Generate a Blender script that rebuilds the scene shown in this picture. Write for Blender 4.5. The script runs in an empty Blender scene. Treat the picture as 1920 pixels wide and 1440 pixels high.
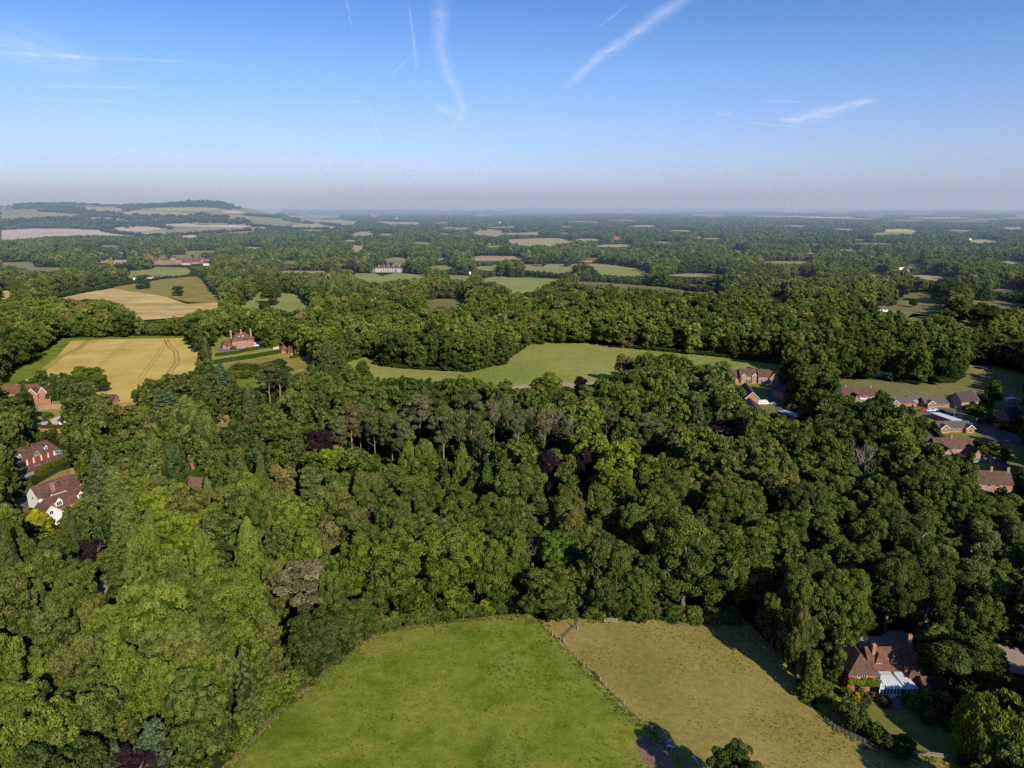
import bpy, bmesh, math, random
import numpy as np
from mathutils import Vector, Matrix
from mathutils.geometry import delaunay_2d_cdt

random.seed(7)
RNG = np.random.default_rng(11)
scene = bpy.context.scene
COL = scene.collection
R = math.radians

# ------------------------------------------------------------------ camera
CAM_H = 110.0
F = 1333.0                      # focal length in photo pixels (1920 wide)
HORIZON = 388.0
PITCH = math.atan((720 - HORIZON) / F)
CP, SP = math.cos(PITCH), math.sin(PITCH)

def ray(px, py):
    xc, yc = (px - 960) / F, -(py - 720) / F
    return xc, CP + yc * SP, -SP + yc * CP

def proj(x, y, z):
    """world -> photo pixels (arrays or scalars)"""
    dz = z - CAM_H
    dep = y * CP - dz * SP
    up = y * SP + dz * CP
    return 960 + F * x / dep, 720 - F * up / dep

def sstep(a, b, t):
    t = np.clip((t - a) / (b - a), 0, 1)
    return t * t * (3 - 2 * t)

def terrain(x, y):
    """gentle ground; chalk downs on the left beyond 2.9 km, low ridges far off"""
    x = np.asarray(x, float); y = np.asarray(y, float)
    sx_ = x / np.maximum(y, 1.0)
    side = (1 - sstep(-0.40, -0.262, sx_)) * (0.86 + 0.05 * np.sin(sx_ * 31.0 + 2.2)) + 0.13 * np.exp(-((sx_ + 0.445) / 0.06) ** 2) + 0.05 * np.exp(-((sx_ + 0.66) / 0.025) ** 2)
    rise = sstep(2700, 5600, y)
    back = 1 - 0.35 * sstep(5900, 8500, y)
    z = 132 * side * rise * back
    m = sstep(2900, 4200, y) * (1 - sstep(9000, 12000, y)) * np.clip(side, 0, 1)
    z = z + m * (5 * np.sin(x / 260.0 + y / 410.0) + 6 * np.sin(y / 230.0 - x / 520.0 + 1.1) + 3 * np.sin(x / 95.0 + 0.5))
    far = sstep(7000, 13000, y)
    z = z + far * (14 * np.sin(y / 1900.0 + x / 5200.0) + 10 * np.sin(x / 2300.0 - y / 3100.0 + 2.0)) - far * 6
    z = z + 26 * np.exp(-((y - 26000) / 3500.0) ** 2) * (0.6 + 0.4 * np.sin(x / 3800.0))
    z = z + 40 * np.exp(-((y - 40000) / 4000.0) ** 2) * (0.7 + 0.3 * np.sin(x / 6100.0 + 1))
    return z

def parcel(x, y):
    """0..1: how open the land is (1 = inside a small field); irregular hedged parcels on the plain beyond 1.25 km"""
    x = np.asarray(x, float); y = np.asarray(y, float)
    u = x * 0.96 + y * 0.28 + 35 * np.sin(y / 210.0); v = -x * 0.28 + y * 0.96 + 30 * np.sin(x / 240.0)
    sx, sy = 250.0, 170.0; j = np.floor(v / sy); uu = u / sx + 0.37 * j; i = np.floor(uu)
    fx, fy = np.abs(uu - i - 0.5) * 2, np.abs(v / sy - j - 0.5) * 2
    def hh(a, b, s): w = np.sin(a * 127.1 + b * 311.7 + s) * 43758.5453; return w - np.floor(w)
    h_ = hh(i, j, 3.3); big = hh(np.floor(i / 3), np.floor(j / 3), 9.1)
    p = 0.10 + 0.30 * (big > 0.55) + 0.08 * (y > 2600)
    lim = (1250 < y) & (y < 9000) & ~((x / np.maximum(y, 1) < -0.262) & (y > 2900))
    edge = np.clip((1 - np.maximum(fx, fy)) / 0.10, 0, 1)
    return np.where(lim & (h_ < p), np.where(edge > 0.55, 1.0, 0.0), 0.0), hh(i, j, 51.7)

def at(px, py, h=0.0):
    """where the sight line through a photo pixel meets the ground (or a level h above it)"""
    dx, dy, dz = ray(px, py)
    if dz > -1e-4: dz = -1e-4
    t = (CAM_H - h) / -dz
    if t * dy > 2600:
        lo, n, tt = 2400.0, 2400, 0
        prev = None
        ts = np.geomspace(2400, 60000, 1600)
        zz = CAM_H + dz * ts - (terrain(dx * ts, dy * ts) + h)
        hit = np.where(zz < 0)[0]
        t = ts[hit[0]] if len(hit) else ts[-1]
        if len(hit) and hit[0] > 0:
            i = hit[0]; a, b = zz[i - 1], zz[i]
            t = ts[i - 1] + (ts[i] - ts[i - 1]) * a / (a - b)
    x, y = dx * t, dy * t
    return Vector((x, y, float(terrain(x, y))))

# ------------------------------------------------------------------ materials
def new_mat(name):
    m = bpy.data.materials.new(name); m.use_nodes = True
    nt = m.node_tree; nt.nodes.clear()
    return m, nt, nt.nodes, nt.links

def N(nodes, t, **kw):
    n = nodes.new(t)
    for k, v in kw.items():
        if k == 'ins':
            for i, x in v.items(): n.inputs[i].default_value = x
        else: setattr(n, k, v)
    return n

def rgb(c): return (c[0], c[1], c[2], 1)

def ramp(nodes, stops, interp='LINEAR'):
    r = nodes.new('ShaderNodeValToRGB'); r.color_ramp.interpolation = interp
    e = r.color_ramp.elements
    while len(e) < len(stops): e.new(0.5)
    for i, (p, c) in enumerate(stops): e[i].position = p; e[i].color = rgb(c)
    return r

def mix(nodes, links, a, b, f, mode='MIX'):
    m = nodes.new('ShaderNodeMix'); m.data_type = 'RGBA'; m.blend_type = mode
    for i, v in ((0, f), (6, a), (7, b)):
        if isinstance(v, (int, float)): m.inputs[i].default_value = v
        elif isinstance(v, tuple): m.inputs[i].default_value = rgb(v)
        else: links.new(v, m.inputs[i])
    return m.outputs[2]

def noise(nodes, links, scale, detail=3, rough=0.55, vec=None, dist=0.0):
    n = nodes.new('ShaderNodeTexNoise'); n.inputs['Scale'].default_value = scale
    n.inputs['Detail'].default_value = detail; n.inputs['Roughness'].default_value = rough
    n.inputs['Distortion'].default_value = dist
    if vec is not None: links.new(vec, n.inputs['Vector'])
    return n.outputs['Fac']

def math_node(nodes, links, op, a, b=None, c=None):
    m = nodes.new('ShaderNodeMath'); m.operation = op
    for i, v in enumerate((a, b, c)):
        if v is None: continue
        if isinstance(v, (int, float)): m.inputs[i].default_value = v
        else: links.new(v, m.inputs[i])
    return m.outputs[0]

def world_pos(nodes, links, scale=(1, 1, 1), rot=0.0):
    g = nodes.new('ShaderNodeNewGeometry'); mp = nodes.new('ShaderNodeMapping')
    mp.inputs['Scale'].default_value = scale; mp.inputs['Rotation'].default_value = (0, 0, rot)
    links.new(g.outputs['Position'], mp.inputs['Vector'])
    return mp.outputs['Vector']

LEAF_GAIN = 1.0
def leaf_mat(name, dark, light, instanced, transl=0.26):
    """foliage: tone per clump, tint per tree, mix of diffuse and translucent light"""
    m, nt, n, l = new_mat(name)
    out = n.new('ShaderNodeOutputMaterial')
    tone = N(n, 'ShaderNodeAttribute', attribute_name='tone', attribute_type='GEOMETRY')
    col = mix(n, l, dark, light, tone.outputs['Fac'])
    if instanced:
        t = N(n, 'ShaderNodeAttribute', attribute_name='tint', attribute_type='INSTANCER')
        tint = t.outputs['Color']
    else:
        t = N(n, 'ShaderNodeObjectInfo'); tint = t.outputs['Color']
    col = mix(n, l, col, tint, 1.0, 'MULTIPLY')
    d = n.new('ShaderNodeBsdfDiffuse'); tr = n.new('ShaderNodeBsdfTranslucent')
    l.new(col, d.inputs[0])
    tc = mix(n, l, col, (1.25, 1.35, 0.55), 1.0, 'MULTIPLY')
    l.new(tc, tr.inputs[0])
    ms = n.new('ShaderNodeMixShader'); ms.inputs[0].default_value = transl
    l.new(d.outputs[0], ms.inputs[1]); l.new(tr.outputs[0], ms.inputs[2])
    l.new(ms.outputs[0], out.inputs[0])
    return m

def plain(name, c, rough=0.8, var=0.15, scale=1.5, metallic=0.0, bump=0.0, spec=0.3, c2=None):
    m, nt, n, l = new_mat(name)
    out = n.new('ShaderNodeOutputMaterial'); b = n.new('ShaderNodeBsdfPrincipled')
    tc = n.new('ShaderNodeTexCoord')
    f = noise(n, l, scale, 4, 0.6, tc.outputs['Object'])
    lo = tuple(x * (1 - var) for x in c); hi = tuple(min(1, x * (1 + var)) for x in (c2 or c))
    r = ramp(n, [(0.3, lo), (0.7, hi)]); l.new(f, r.inputs[0])
    l.new(r.outputs[0], b.inputs['Base Color'])
    b.inputs['Roughness'].default_value = rough; b.inputs['Metallic'].default_value = metallic
    b.inputs['Specular IOR Level'].default_value = spec
    if bump:
        bp = n.new('ShaderNodeBump'); bp.inputs['Strength'].default_value = bump
        l.new(f, bp.inputs['Height']); l.new(bp.outputs[0], b.inputs['Normal'])
    l.new(b.outputs[0], out.inputs[0])
    return m

def brick_mat(name, c1, c2, mortar, row=0.075, wid=0.225, rough=0.9, rot=None, var=0.5):
    m, nt, n, l = new_mat(name)
    out = n.new('ShaderNodeOutputMaterial'); b = n.new('ShaderNodeBsdfPrincipled')
    tc = n.new('ShaderNodeTexCoord')
    # use x+y along the wall, z up
    sx = n.new('ShaderNodeSeparateXYZ'); l.new(tc.outputs['Object'], sx.inputs[0])
    s = math_node(n, l, 'ADD', sx.outputs[0], sx.outputs[1])
    cx = n.new('ShaderNodeCombineXYZ'); l.new(s, cx.inputs[0]); l.new(sx.outputs[2], cx.inputs[1])
    br = n.new('ShaderNodeTexBrick'); l.new(cx.outputs[0], br.inputs['Vector'])
    br.inputs['Color1'].default_value = rgb(c1); br.inputs['Color2'].default_value = rgb(c2)
    br.inputs['Mortar'].default_value = rgb(mortar); br.inputs['Scale'].default_value = 1.0
    br.inputs['Brick Width'].default_value = wid; br.inputs['Row Height'].default_value = row
    br.inputs['Mortar Size'].default_value = 0.008
    big = noise(n, l, 0.7, 4, 0.6, tc.outputs['Object'])
    r = ramp(n, [(0.3, (1 - var * 0.5,) * 3), (0.7, (1 + var * 0.3,) * 3)]); l.new(big, r.inputs[0])
    sm = noise(n, l, 6.0, 3, 0.6, tc.outputs['Object'])
    r2 = ramp(n, [(0.3, (1 - var * 0.4,) * 3), (0.7, (1 + var * 0.35,) * 3)]); l.new(sm, r2.inputs[0])
    c = mix(n, l, br.outputs['Color'], r.outputs[0], 1.0, 'MULTIPLY')
    c = mix(n, l, c, r2.outputs[0], 1.0, 'MULTIPLY')
    l.new(c, b.inputs['Base Color']); b.inputs['Roughness'].default_value = rough
    b.inputs['Specular IOR Level'].default_value = 0.2
    l.new(b.outputs[0], out.inputs[0])
    return m

def ground_mat(name, stops, big=0.02, small=0.6, streak=None, rough=0.95, small_amt=0.35, fine=None, extra=None):
    """grass/crop/earth: large patches + fine mottling, optional streaks (scale xy, rot)"""
    m, nt, n, l = new_mat(name)
    out = n.new('ShaderNodeOutputMaterial'); d = n.new('ShaderNodeBsdfDiffuse')
    p = world_pos(n, l)
    f1 = noise(n, l, big, 5, 0.62, p, 0.4)
    r = ramp(n, stops); l.new(f1, r.inputs[0])
    f2 = noise(n, l, small, 4, 0.7, p)
    r2 = ramp(n, [(0.3, (1 - small_amt,) * 3), (0.7, (1 + small_amt,) * 3)]); l.new(f2, r2.inputs[0])
    c = mix(n, l, r.outputs[0], r2.outputs[0], 1.0, 'MULTIPLY')
    if fine:
        f3 = noise(n, l, fine, 3, 0.7, p)
        r3 = ramp(n, [(0.32, (0.72, 0.78, 0.7)), (0.62, (1.15, 1.12, 1.1))]); l.new(f3, r3.inputs[0])
        c = mix(n, l, c, r3.outputs[0], 1.0, 'MULTIPLY')
    if streak:
        sp = world_pos(n, l, streak[0], streak[1])
        f4 = noise(n, l, 1.0, 4, 0.6, sp)
        r4 = ramp(n, [(0.35, (1 - streak[2],) * 3), (0.65, (1 + streak[2],) * 3)]); l.new(f4, r4.inputs[0])
        c = mix(n, l, c, r4.outputs[0], 1.0, 'MULTIPLY')
    l.new(c, d.inputs[0]); l.new(d.outputs[0], out.inputs[0])
    return m

# ------------------------------------------------------------------ objects
def tag(o, label=None, cat=None, group=None, kind=None):
    if label: o['label'] = label
    if cat: o['category'] = cat
    if group: o['group'] = group
    if kind: o['kind'] = kind
    return o

def empty(name, loc, rz=0.0, **kw):
    o = bpy.data.objects.new(name, None); COL.objects.link(o)
    o.empty_display_size = 0.5
    o.location = loc; o.rotation_euler = (0, 0, rz)
    return tag(o, **kw)

def link_mesh(name, me, parent=None, **kw):
    o = bpy.data.objects.new(name, me); COL.objects.link(o)
    if parent is not None: o.parent = parent
    return tag(o, **kw)

def np_mesh(name, verts, faces_flat, counts, mats, mat_idx=None, tone=None, smooth=False):
    """fast mesh from arrays"""
    me = bpy.data.meshes.new(name)
    nv = len(verts); nl = len(faces_flat); nf = len(counts)
    me.vertices.add(nv); me.loops.add(nl); me.polygons.add(nf)
    me.vertices.foreach_set('co', np.asarray(verts, np.float32).ravel())
    me.loops.foreach_set('vertex_index', np.asarray(faces_flat, np.int32))
    starts = np.concatenate(([0], np.cumsum(counts)[:-1])).astype(np.int32)
    me.polygons.foreach_set('loop_start', starts)
    me.polygons.foreach_set('loop_total', np.asarray(counts, np.int32))
    for m in mats: me.materials.append(m)
    if mat_idx is not None: me.polygons.foreach_set('material_index', np.asarray(mat_idx, np.int32))
    me.update(calc_edges=True)
    me.polygons.foreach_set('use_smooth', np.full(nf, smooth))
    if tone is not None:
        a = me.attributes.new('tone', 'FLOAT', 'FACE'); a.data.foreach_set('value', np.asarray(tone, np.float32))
    me.validate()
    return me

class MB:
    """collects faces, builds one mesh"""
    def __init__(s): s.v = []; s.f = []; s.mi = []; s.cur = 0; s.T = None
    def add(s, vs, fs):
        o = len(s.v)
        s.v += [tuple(s.T @ Vector(p)) if s.T is not None else tuple(p) for p in vs]
        for f in fs: s.f.append(tuple(i + o for i in f)); s.mi.append(s.cur)
        return s
    def box(s, x0, x1, y0, y1, z0, z1):
        vs = [(x, y, z) for z in (z0, z1) for y in (y0, y1) for x in (x0, x1)]
        return s.add(vs, [(0, 2, 3, 1), (4, 5, 7, 6), (0, 1, 5, 4), (2, 6, 7, 3), (0, 4, 6, 2), (1, 3, 7, 5)])
    def bar(s, a, b, w, h=None):
        a, b = Vector(a), Vector(b); d = (b - a)
        if d.length < 1e-6: return s
        h = h or w; d.normalize()
        up = Vector((0, 0, 1)) if abs(d.z) < 0.95 else Vector((0, 1, 0))
        u = d.cross(up).normalized(); v = u.cross(d).normalized()
        vs = [tuple(p + u * su * w / 2 + v * sv * h / 2) for p in (a, b) for su, sv in ((-1, -1), (1, -1), (1, 1), (-1, 1))]
        return s.add(vs, [(0, 1, 2, 3), (7, 6, 5, 4), (0, 4, 5, 1), (1, 5, 6, 2), (2, 6, 7, 3), (3, 7, 4, 0)])
    def tube(s, pts, rad, n=6, cap=True):
        pts = [Vector(p) for p in pts]; vs = []; fs = []
        for i, p in enumerate(pts):
            d = (pts[min(i + 1, len(pts) - 1)] - pts[max(i - 1, 0)])
            d = d.normalized() if d.length > 1e-9 else Vector((0, 0, 1))
            up = Vector((0, 0, 1)) if abs(d.z) < 0.9 else Vector((1, 0, 0))
            u = d.cross(up).normalized(); v = d.cross(u).normalized()
            for k in range(n):
                a = 2 * math.pi * k / n
                vs.append(tuple(p + (u * math.cos(a) + v * math.sin(a)) * rad[i]))
        for i in range(len(pts) - 1):
            for k in range(n):
                fs.append((i * n + k, i * n + (k + 1) % n, (i + 1) * n + (k + 1) % n, (i + 1) * n + k))
        if cap: fs.append(tuple(range(n))[::-1]); fs.append(tuple(range((len(pts) - 1) * n, len(pts) * n)))
        return s.add(vs, fs)
    def sphere(s, c, r, n=8, m=6):
        c = Vector(c); rx, ry, rz = r if isinstance(r, tuple) else (r, r, r)
        vs = [(c.x, c.y, c.z - rz)]
        for j in range(1, m):
            t = math.pi * j / m
            for k in range(n):
                a = 2 * math.pi * k / n
                vs.append((c.x + rx * math.sin(t) * math.cos(a), c.y + ry * math.sin(t) * math.sin(a), c.z - rz * math.cos(t)))
        vs.append((c.x, c.y, c.z + rz)); L = len(vs) - 1
        fs = [(0, 1 + (k + 1) % n, 1 + k) for k in range(n)]
        for j in range(m - 2):
            for k in range(n):
                a = 1 + j * n
                fs.append((a + k, a + (k + 1) % n, a + n + (k + 1) % n, a + n + k))
        a = 1 + (m - 2) * n
        fs += [(a + k, a + (k + 1) % n, L) for k in range(n)]
        return s.add(vs, fs)
    def mesh(s, name, mats, smooth=False):
        me = bpy.data.meshes.new(name); me.from_pydata(s.v, [], s.f)
        for m in (mats if isinstance(mats, (list, tuple)) else [mats]): me.materials.append(m)
        me.polygons.foreach_set('material_index', s.mi)
        if smooth: me.polygons.foreach_set('use_smooth', [True] * len(s.f))
        me.update()
        return me
    def build(s, name, mats, parent=None, smooth=False, **kw):
        return link_mesh(name, s.mesh(name, mats, smooth), parent, **kw)

def copy_tree(o, parent=None):
    c = o.copy(); COL.objects.link(c); c.parent = parent
    for ch in list(o.children): copy_tree(ch, c)
    return c

# ------------------------------------------------------------------ foliage meshes
def unit(v): return v / np.maximum(np.linalg.norm(v, axis=-1, keepdims=True), 1e-9)

ICO = None
def ico(sub=1):
    bm = bmesh.new(); bmesh.ops.create_icosphere(bm, subdivisions=sub, radius=1)
    v = np.array([tuple(p.co) for p in bm.verts]); f = np.array([[q.index for q in p.verts] for p in bm.faces]); bm.free()
    return v, f
ICO1 = ico(1); ICO2 = ico(2); ICO3 = ico(3)

def foliage_mesh(name, clumps, leaf, mats, rng, cores, per=None, spread=0.9, squash=1.0, up_bias=0.0, core_tone=0.0, stretch=1.5, droop=False):
    """clumps: list of (centre, (rx,ry,rz), tone, outward dir). Each clump is a shell of small leaf faces; cores are dark blobs inside, their tone painting the shade of the gaps."""
    V = []; Fc = []; Cn = []; T = []; MI = []; base = 0
    for (c, r, tn, outw) in clumps:
        c = np.asarray(c); r = np.asarray(r, float)
        area = 4 * math.pi * (((r[0] * r[1]) ** 1.6 + (r[0] * r[2]) ** 1.6 + (r[1] * r[2]) ** 1.6) / 3) ** (1 / 1.6)
        n = per if per else max(8, int(area / (leaf * leaf) * 1.1))
        d = unit(rng.normal(size=(n, 3)))
        flip = (d @ outw) < -0.25
        d[flip] *= -1
        rad = 0.72 + 0.34 * rng.random((n, 1)) ** 0.7
        pos = c + d * r * rad
        nor = unit(unit(d / r) + spread * rng.normal(size=(n, 3)) * 0.55 + np.array([0, 0, up_bias]))
        a = unit(np.cross(nor, rng.normal(size=(n, 3))))
        if droop: a = unit(np.array([0, 0, -1.0]) + 0.25 * rng.normal(size=(n, 3))); 
        b = unit(np.cross(nor, a))
        if droop: nor = unit(np.cross(a, b))
        sz = leaf * (0.6 + 0.7 * rng.random((n, 1)))
        q = np.stack([pos - a * sz * 0.5 * stretch, pos + b * sz * 0.5 - a * sz * 0.1, pos + a * sz * 0.5 * stretch, pos - b * sz * 0.5 + a * sz * 0.08], 1)
        V.append(q.reshape(-1, 3)); k = np.arange(n * 4) + base; Fc.append(k); Cn.append(np.full(n, 4)); base += n * 4
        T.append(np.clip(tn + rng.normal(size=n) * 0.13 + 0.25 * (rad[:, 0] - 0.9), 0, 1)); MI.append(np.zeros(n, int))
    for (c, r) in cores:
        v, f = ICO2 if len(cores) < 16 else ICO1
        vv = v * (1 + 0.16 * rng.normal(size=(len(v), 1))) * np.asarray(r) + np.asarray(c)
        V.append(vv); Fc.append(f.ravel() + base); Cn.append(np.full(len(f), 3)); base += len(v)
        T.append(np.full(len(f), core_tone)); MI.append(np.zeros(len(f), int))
    return np_mesh(name, np.concatenate(V), np.concatenate(Fc), np.concatenate(Cn), mats, np.concatenate(MI), np.concatenate(T))

def broadleaf_clumps(rng, h, r, lobes=9, nclump=80, csize=0.2, low=0.14, flat=1.0):
    """major lobes filling an uneven dome; clumps over their union surface"""
    L = []
    cz0, cz1 = low * h, h
    mid = (cz0 + cz1) / 2; hz = (cz1 - cz0) / 2
    L.append((np.array([0, 0, mid]), np.array([r * 0.62, r * 0.62, hz * 0.72])))
    for i in range(lobes):
        t = (i + 0.5) / lobes; ang = i * 2.4 + rng.random() * 0.9
        zz = -0.75 + 1.62 * t + 0.12 * rng.normal()
        zz = float(np.clip(zz, -0.8, 0.78))
        w = math.sqrt(max(0.03, 1 - (abs(zz) ** 2.2))) * (0.52 + 0.22 * rng.random())
        s = (0.34 + 0.16 * rng.random()) * r
        L.append((np.array([math.cos(ang) * w * r, math.sin(ang) * w * r, mid + zz * hz]), np.array([s, s, s * (0.8 + 0.35 * rng.random()) * flat])))
    tip = max(L, key=lambda q: q[0][2])
    out = []; tries = 0
    while len(out) < nclump and tries < nclump * 14:
        tries += 1
        c, s = L[rng.integers(len(L))]
        d = unit(rng.normal(size=3)); 
        if d[2] < -0.55: continue
        p = c + d * s * 0.93
        if any((((p - c2) / s2) ** 2).sum() < 0.72 for c2, s2 in L): continue
        cs = csize * r * (0.7 + 0.7 * rng.random())
        if any(np.linalg.norm(p - q[0]) < 0.62 * (cs + q[1][0]) for q in out): continue
        if p[2] < low * h * 0.6: continue
        outw = unit(p - np.array([0, 0, mid - 0.15 * hz]))
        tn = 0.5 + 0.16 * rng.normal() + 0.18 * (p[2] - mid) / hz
        out.append((p, (cs, cs, cs * (0.75 + 0.2 * rng.random())), tn, outw))
    for c, s in L: out.append((c, tuple(s * 0.85), 0.14, unit(c - np.array([0, 0, mid - 0.6 * hz]) + 1e-3)))  # recessed lobe coat in a dark tone, painted shade between the clumps
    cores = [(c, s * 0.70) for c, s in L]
    return out, cores

def conifer_clumps(rng, h, r, n=90, power=0.85, low=0.05, droop=0.55):
    out = []
    for i in range(n):
        t = (i + rng.random()) / n; t = t ** 0.8
        ang = i * 2.399 + rng.normal() * 0.3
        rr = r * (1 - t) ** power * (0.72 + 0.42 * rng.random()) + 0.1
        z = low * h + (h * (1 - low)) * t
        p = np.array([math.cos(ang) * rr, math.sin(ang) * rr, z - 0.12 * rr])
        s = (0.10 + 0.16 * (1 - t)) * r * (0.9 + 0.4 * rng.random()) + 0.15
        out.append((p, (s, s, s * droop * 1.2), 0.45 + 0.15 * rng.normal() + 0.15 * t, unit(np.array([math.cos(ang), math.sin(ang), 0.35]))))
    cores = []
    for k in range(8):
        t = k / 8.0; rr = r * (1 - t) ** power * 0.72 + 0.15
        cores.append((np.array([0, 0, low * h + h * (1 - low) * t + 0.02 * h]), np.array([rr, rr, h * 0.10])))
    return out, cores

def column_clumps(rng, h, r, n=90, low=0.05):
    out = []
    for i in range(n):
        t = (i + rng.random()) / n; ang = i * 2.399 + rng.normal() * 0.3
        prof = (0.62 + 0.38 * math.sin(math.pi * min(1, t * 1.25 + 0.12))) * min(1, ((1 - t) / 0.28)) ** 0.7
        rr = r * prof * (0.8 + 0.3 * rng.random())
        p = np.array([math.cos(ang) * rr, math.sin(ang) * rr, low * h + h * (0.97 - low) * t])
        s = 0.2 * r * (0.8 + 0.5 * rng.random())
        out.append((p, (s, s, s * 1.7), 0.5 + 0.17 * rng.normal() + 0.15 * (t - 0.5), unit(np.array([math.cos(ang), math.sin(ang), 0.25]))))
    cores = []
    for k in range(7):
        t = k / 7.0; prof = (0.62 + 0.38 * math.sin(math.pi * min(1, t * 1.25 + 0.12))) * min(1, ((1 - t) / 0.28)) ** 0.7
        cores.append((np.array([0, 0, low * h + h * (0.97 - low) * (t + 0.05)]), np.array([r * prof * 0.85, r * prof * 0.85, h * 0.1])))
    return out, cores

def pine_clumps(rng, h, r, n=46):
    """flat-topped plates of needles on the upper part of a bare trunk"""
    out = []; cores = []
    for i in range(n):
        t = rng.random(); z = h * (0.48 + 0.50 * t)
        ang = rng.random() * 6.283; rr = r * math.sqrt(max(0.02, 1 - ((t - 0.35) / 0.72) ** 2)) * (0.25 + 0.75 * rng.random() ** 0.6)
        s = (0.22 + 0.14 * rng.random()) * r
        p = np.array([math.cos(ang) * rr, math.sin(ang) * rr, z])
        out.append((p, (s, s, s * 0.75), 0.45 + 0.2 * rng.normal() + 0.15 * t, unit(np.array([math.cos(ang) * 0.5, math.sin(ang) * 0.5, 0.8]))))
        if i % 3 == 0: cores.append((p - np.array([0, 0, 0.1 * s]), np.array([s, s, s * 0.5]) * 0.7))
    return out, cores

def willow_clumps(rng, h, r, n=70):
    out = []; 
    for i in range(n):
        u = rng.random(); ang = i * 2.399
        t = (i + 0.5) / n
        rr = r * (0.25 + 0.75 * math.sqrt(1 - t)) * (0.85 + 0.25 * rng.random()); z = h * (0.34 + 0.58 * t ** 0.8)
        p = np.array([math.cos(ang) * rr, math.sin(ang) * rr, z])
        s = 0.17 * r * (0.8 + 0.5 * rng.random())
        out.append((p, (s, s, s * 2.6), 0.55 + 0.16 * rng.normal(), unit(np.array([math.cos(ang), math.sin(ang), 0.3]))))
    cores = [(np.array([0, 0, h * 0.45]), np.array([r * 0.8, r * 0.8, h * 0.36])), (np.array([r * 0.2, 0, h * 0.68]), np.array([r * 0.55, r * 0.5, h * 0.22]))]
    return out, cores

def trunk_mesh(name, rng, h, r, mat, top=0.75, limbs=6, girth=0.028, lean=0.0, bare=False, depth=2):
    b = MB()
    pts = []; x = y = 0.0
    K = 7
    for i in range(K):
        z = h * top * i / (K - 1)
        pts.append((x, y, z - (0.4 if i == 0 else 0))); x += rng.normal() * h * 0.008 + lean * h / K; y += rng.normal() * h * 0.008
    rad = [h * girth * (1.25 if i == 0 else 1) * (1 - 0.8 * i / (K - 1)) for i in range(K)]
    b.tube(pts, rad, 7)
    def limb(p, d, L, rr, lv):
        q = [p]; dd = Vector(d)
        for k in range(4):
            dd = (dd + Vector(rng.normal(size=3)) * 0.16 + Vector((0, 0, 0.1))).normalized()
            q.append(q[-1] + dd * L / 4)
        b.tube(q, [rr * (1 - 0.2 * k) for k in range(5)], 5 if lv == 0 else 4)
        if lv < depth:
            for k in (2, 3, 4):
                for _ in range(2 if bare else 1):
                    nd = (dd + Vector(rng.normal(size=3)) * 0.6).normalized()
                    limb(q[k], nd, L * 0.5, rr * 0.45, lv + 1)
    for i in range(limbs):
        t = 0.32 + 0.62 * (i + rng.random() * 0.6) / limbs
        zi = t * (K - 1); k = min(K - 2, int(zi)); p = Vector(pts[k]).lerp(Vector(pts[k + 1]), zi - k)
        ang = i * 2.4 + rng.random()
        d = Vector((math.cos(ang), math.sin(ang), 0.55 + 0.5 * rng.random())).normalized()
        limb(p, d, r * (1.12 - 0.3 * t) * (0.9 + 0.35 * rng.random()), h * girth * 0.42, 0 if bare else 1 if depth < 2 else 1)
    return b.mesh(name, mat, smooth=True)

# ================================================================== WORLD, SUN, HAZE
SUN_AZ, SUN_EL = 152.0, 30.0       # clockwise from the view direction
SUN_STRENGTH, SKY_STRENGTH = 5.0, 0.108
sv = Vector((math.sin(R(SUN_AZ)) * math.cos(R(SUN_EL)), math.cos(R(SUN_AZ)) * math.cos(R(SUN_EL)), math.sin(R(SUN_EL))))
world = bpy.data.worlds.new("World"); scene.world = world; world.use_nodes = True
wn, wl = world.node_tree.nodes, world.node_tree.links
wn.clear()
wo = wn.new('ShaderNodeOutputWorld'); bg = wn.new('ShaderNodeBackground'); sky = wn.new('ShaderNodeTexSky')
sky.sky_type = 'NISHITA'; sky.sun_disc = False
sky.sun_elevation = R(SUN_EL); sky.sun_rotation = R(SUN_AZ)
sky.altitude = 100; sky.air_density = 1.0; sky.dust_density = 0.25; sky.ozone_density = 6.0
bg.inputs['Strength'].default_value = SKY_STRENGTH
wt = mix(wn, wl, sky.outputs[0], (1.15, 1.33, 1.78), 1.0, 'MULTIPLY')
# dusty lilac band close to the horizon
wtc = wn.new('ShaderNodeTexCoord'); wsx = wn.new('ShaderNodeSeparateXYZ'); wl.new(wtc.outputs['Generated'], wsx.inputs[0])
wr = ramp(wn, [(0.0, (0.47, 0.39, 0.42)), (0.03, (0.80, 0.66, 0.66)), (0.066, (0.95, 0.77, 0.71)), (0.10, (0.99, 0.80, 0.72)), (0.17, (0.91, 0.81, 0.72)), (0.27, (0.63, 0.66, 0.68))]); wl.new(wsx.outputs[2], wr.inputs[0])
wt = mix(wn, wl, wt, wr.outputs[0], 1.0, 'MULTIPLY'); wl.new(wt, bg.inputs[0]); wl.new(bg.outputs[0], wo.inputs[0])

sun = bpy.data.lights.new('sun', 'SUN'); sun.energy = SUN_STRENGTH; sun.angle = R(0.53); sun.color = (1.0, 0.93, 0.80)
so = bpy.data.objects.new('sun', sun); COL.objects.link(so)
so.rotation_euler = (-sv).to_track_quat('-Z', 'Y').to_euler(); so.location = (0, -50, 200)

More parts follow.
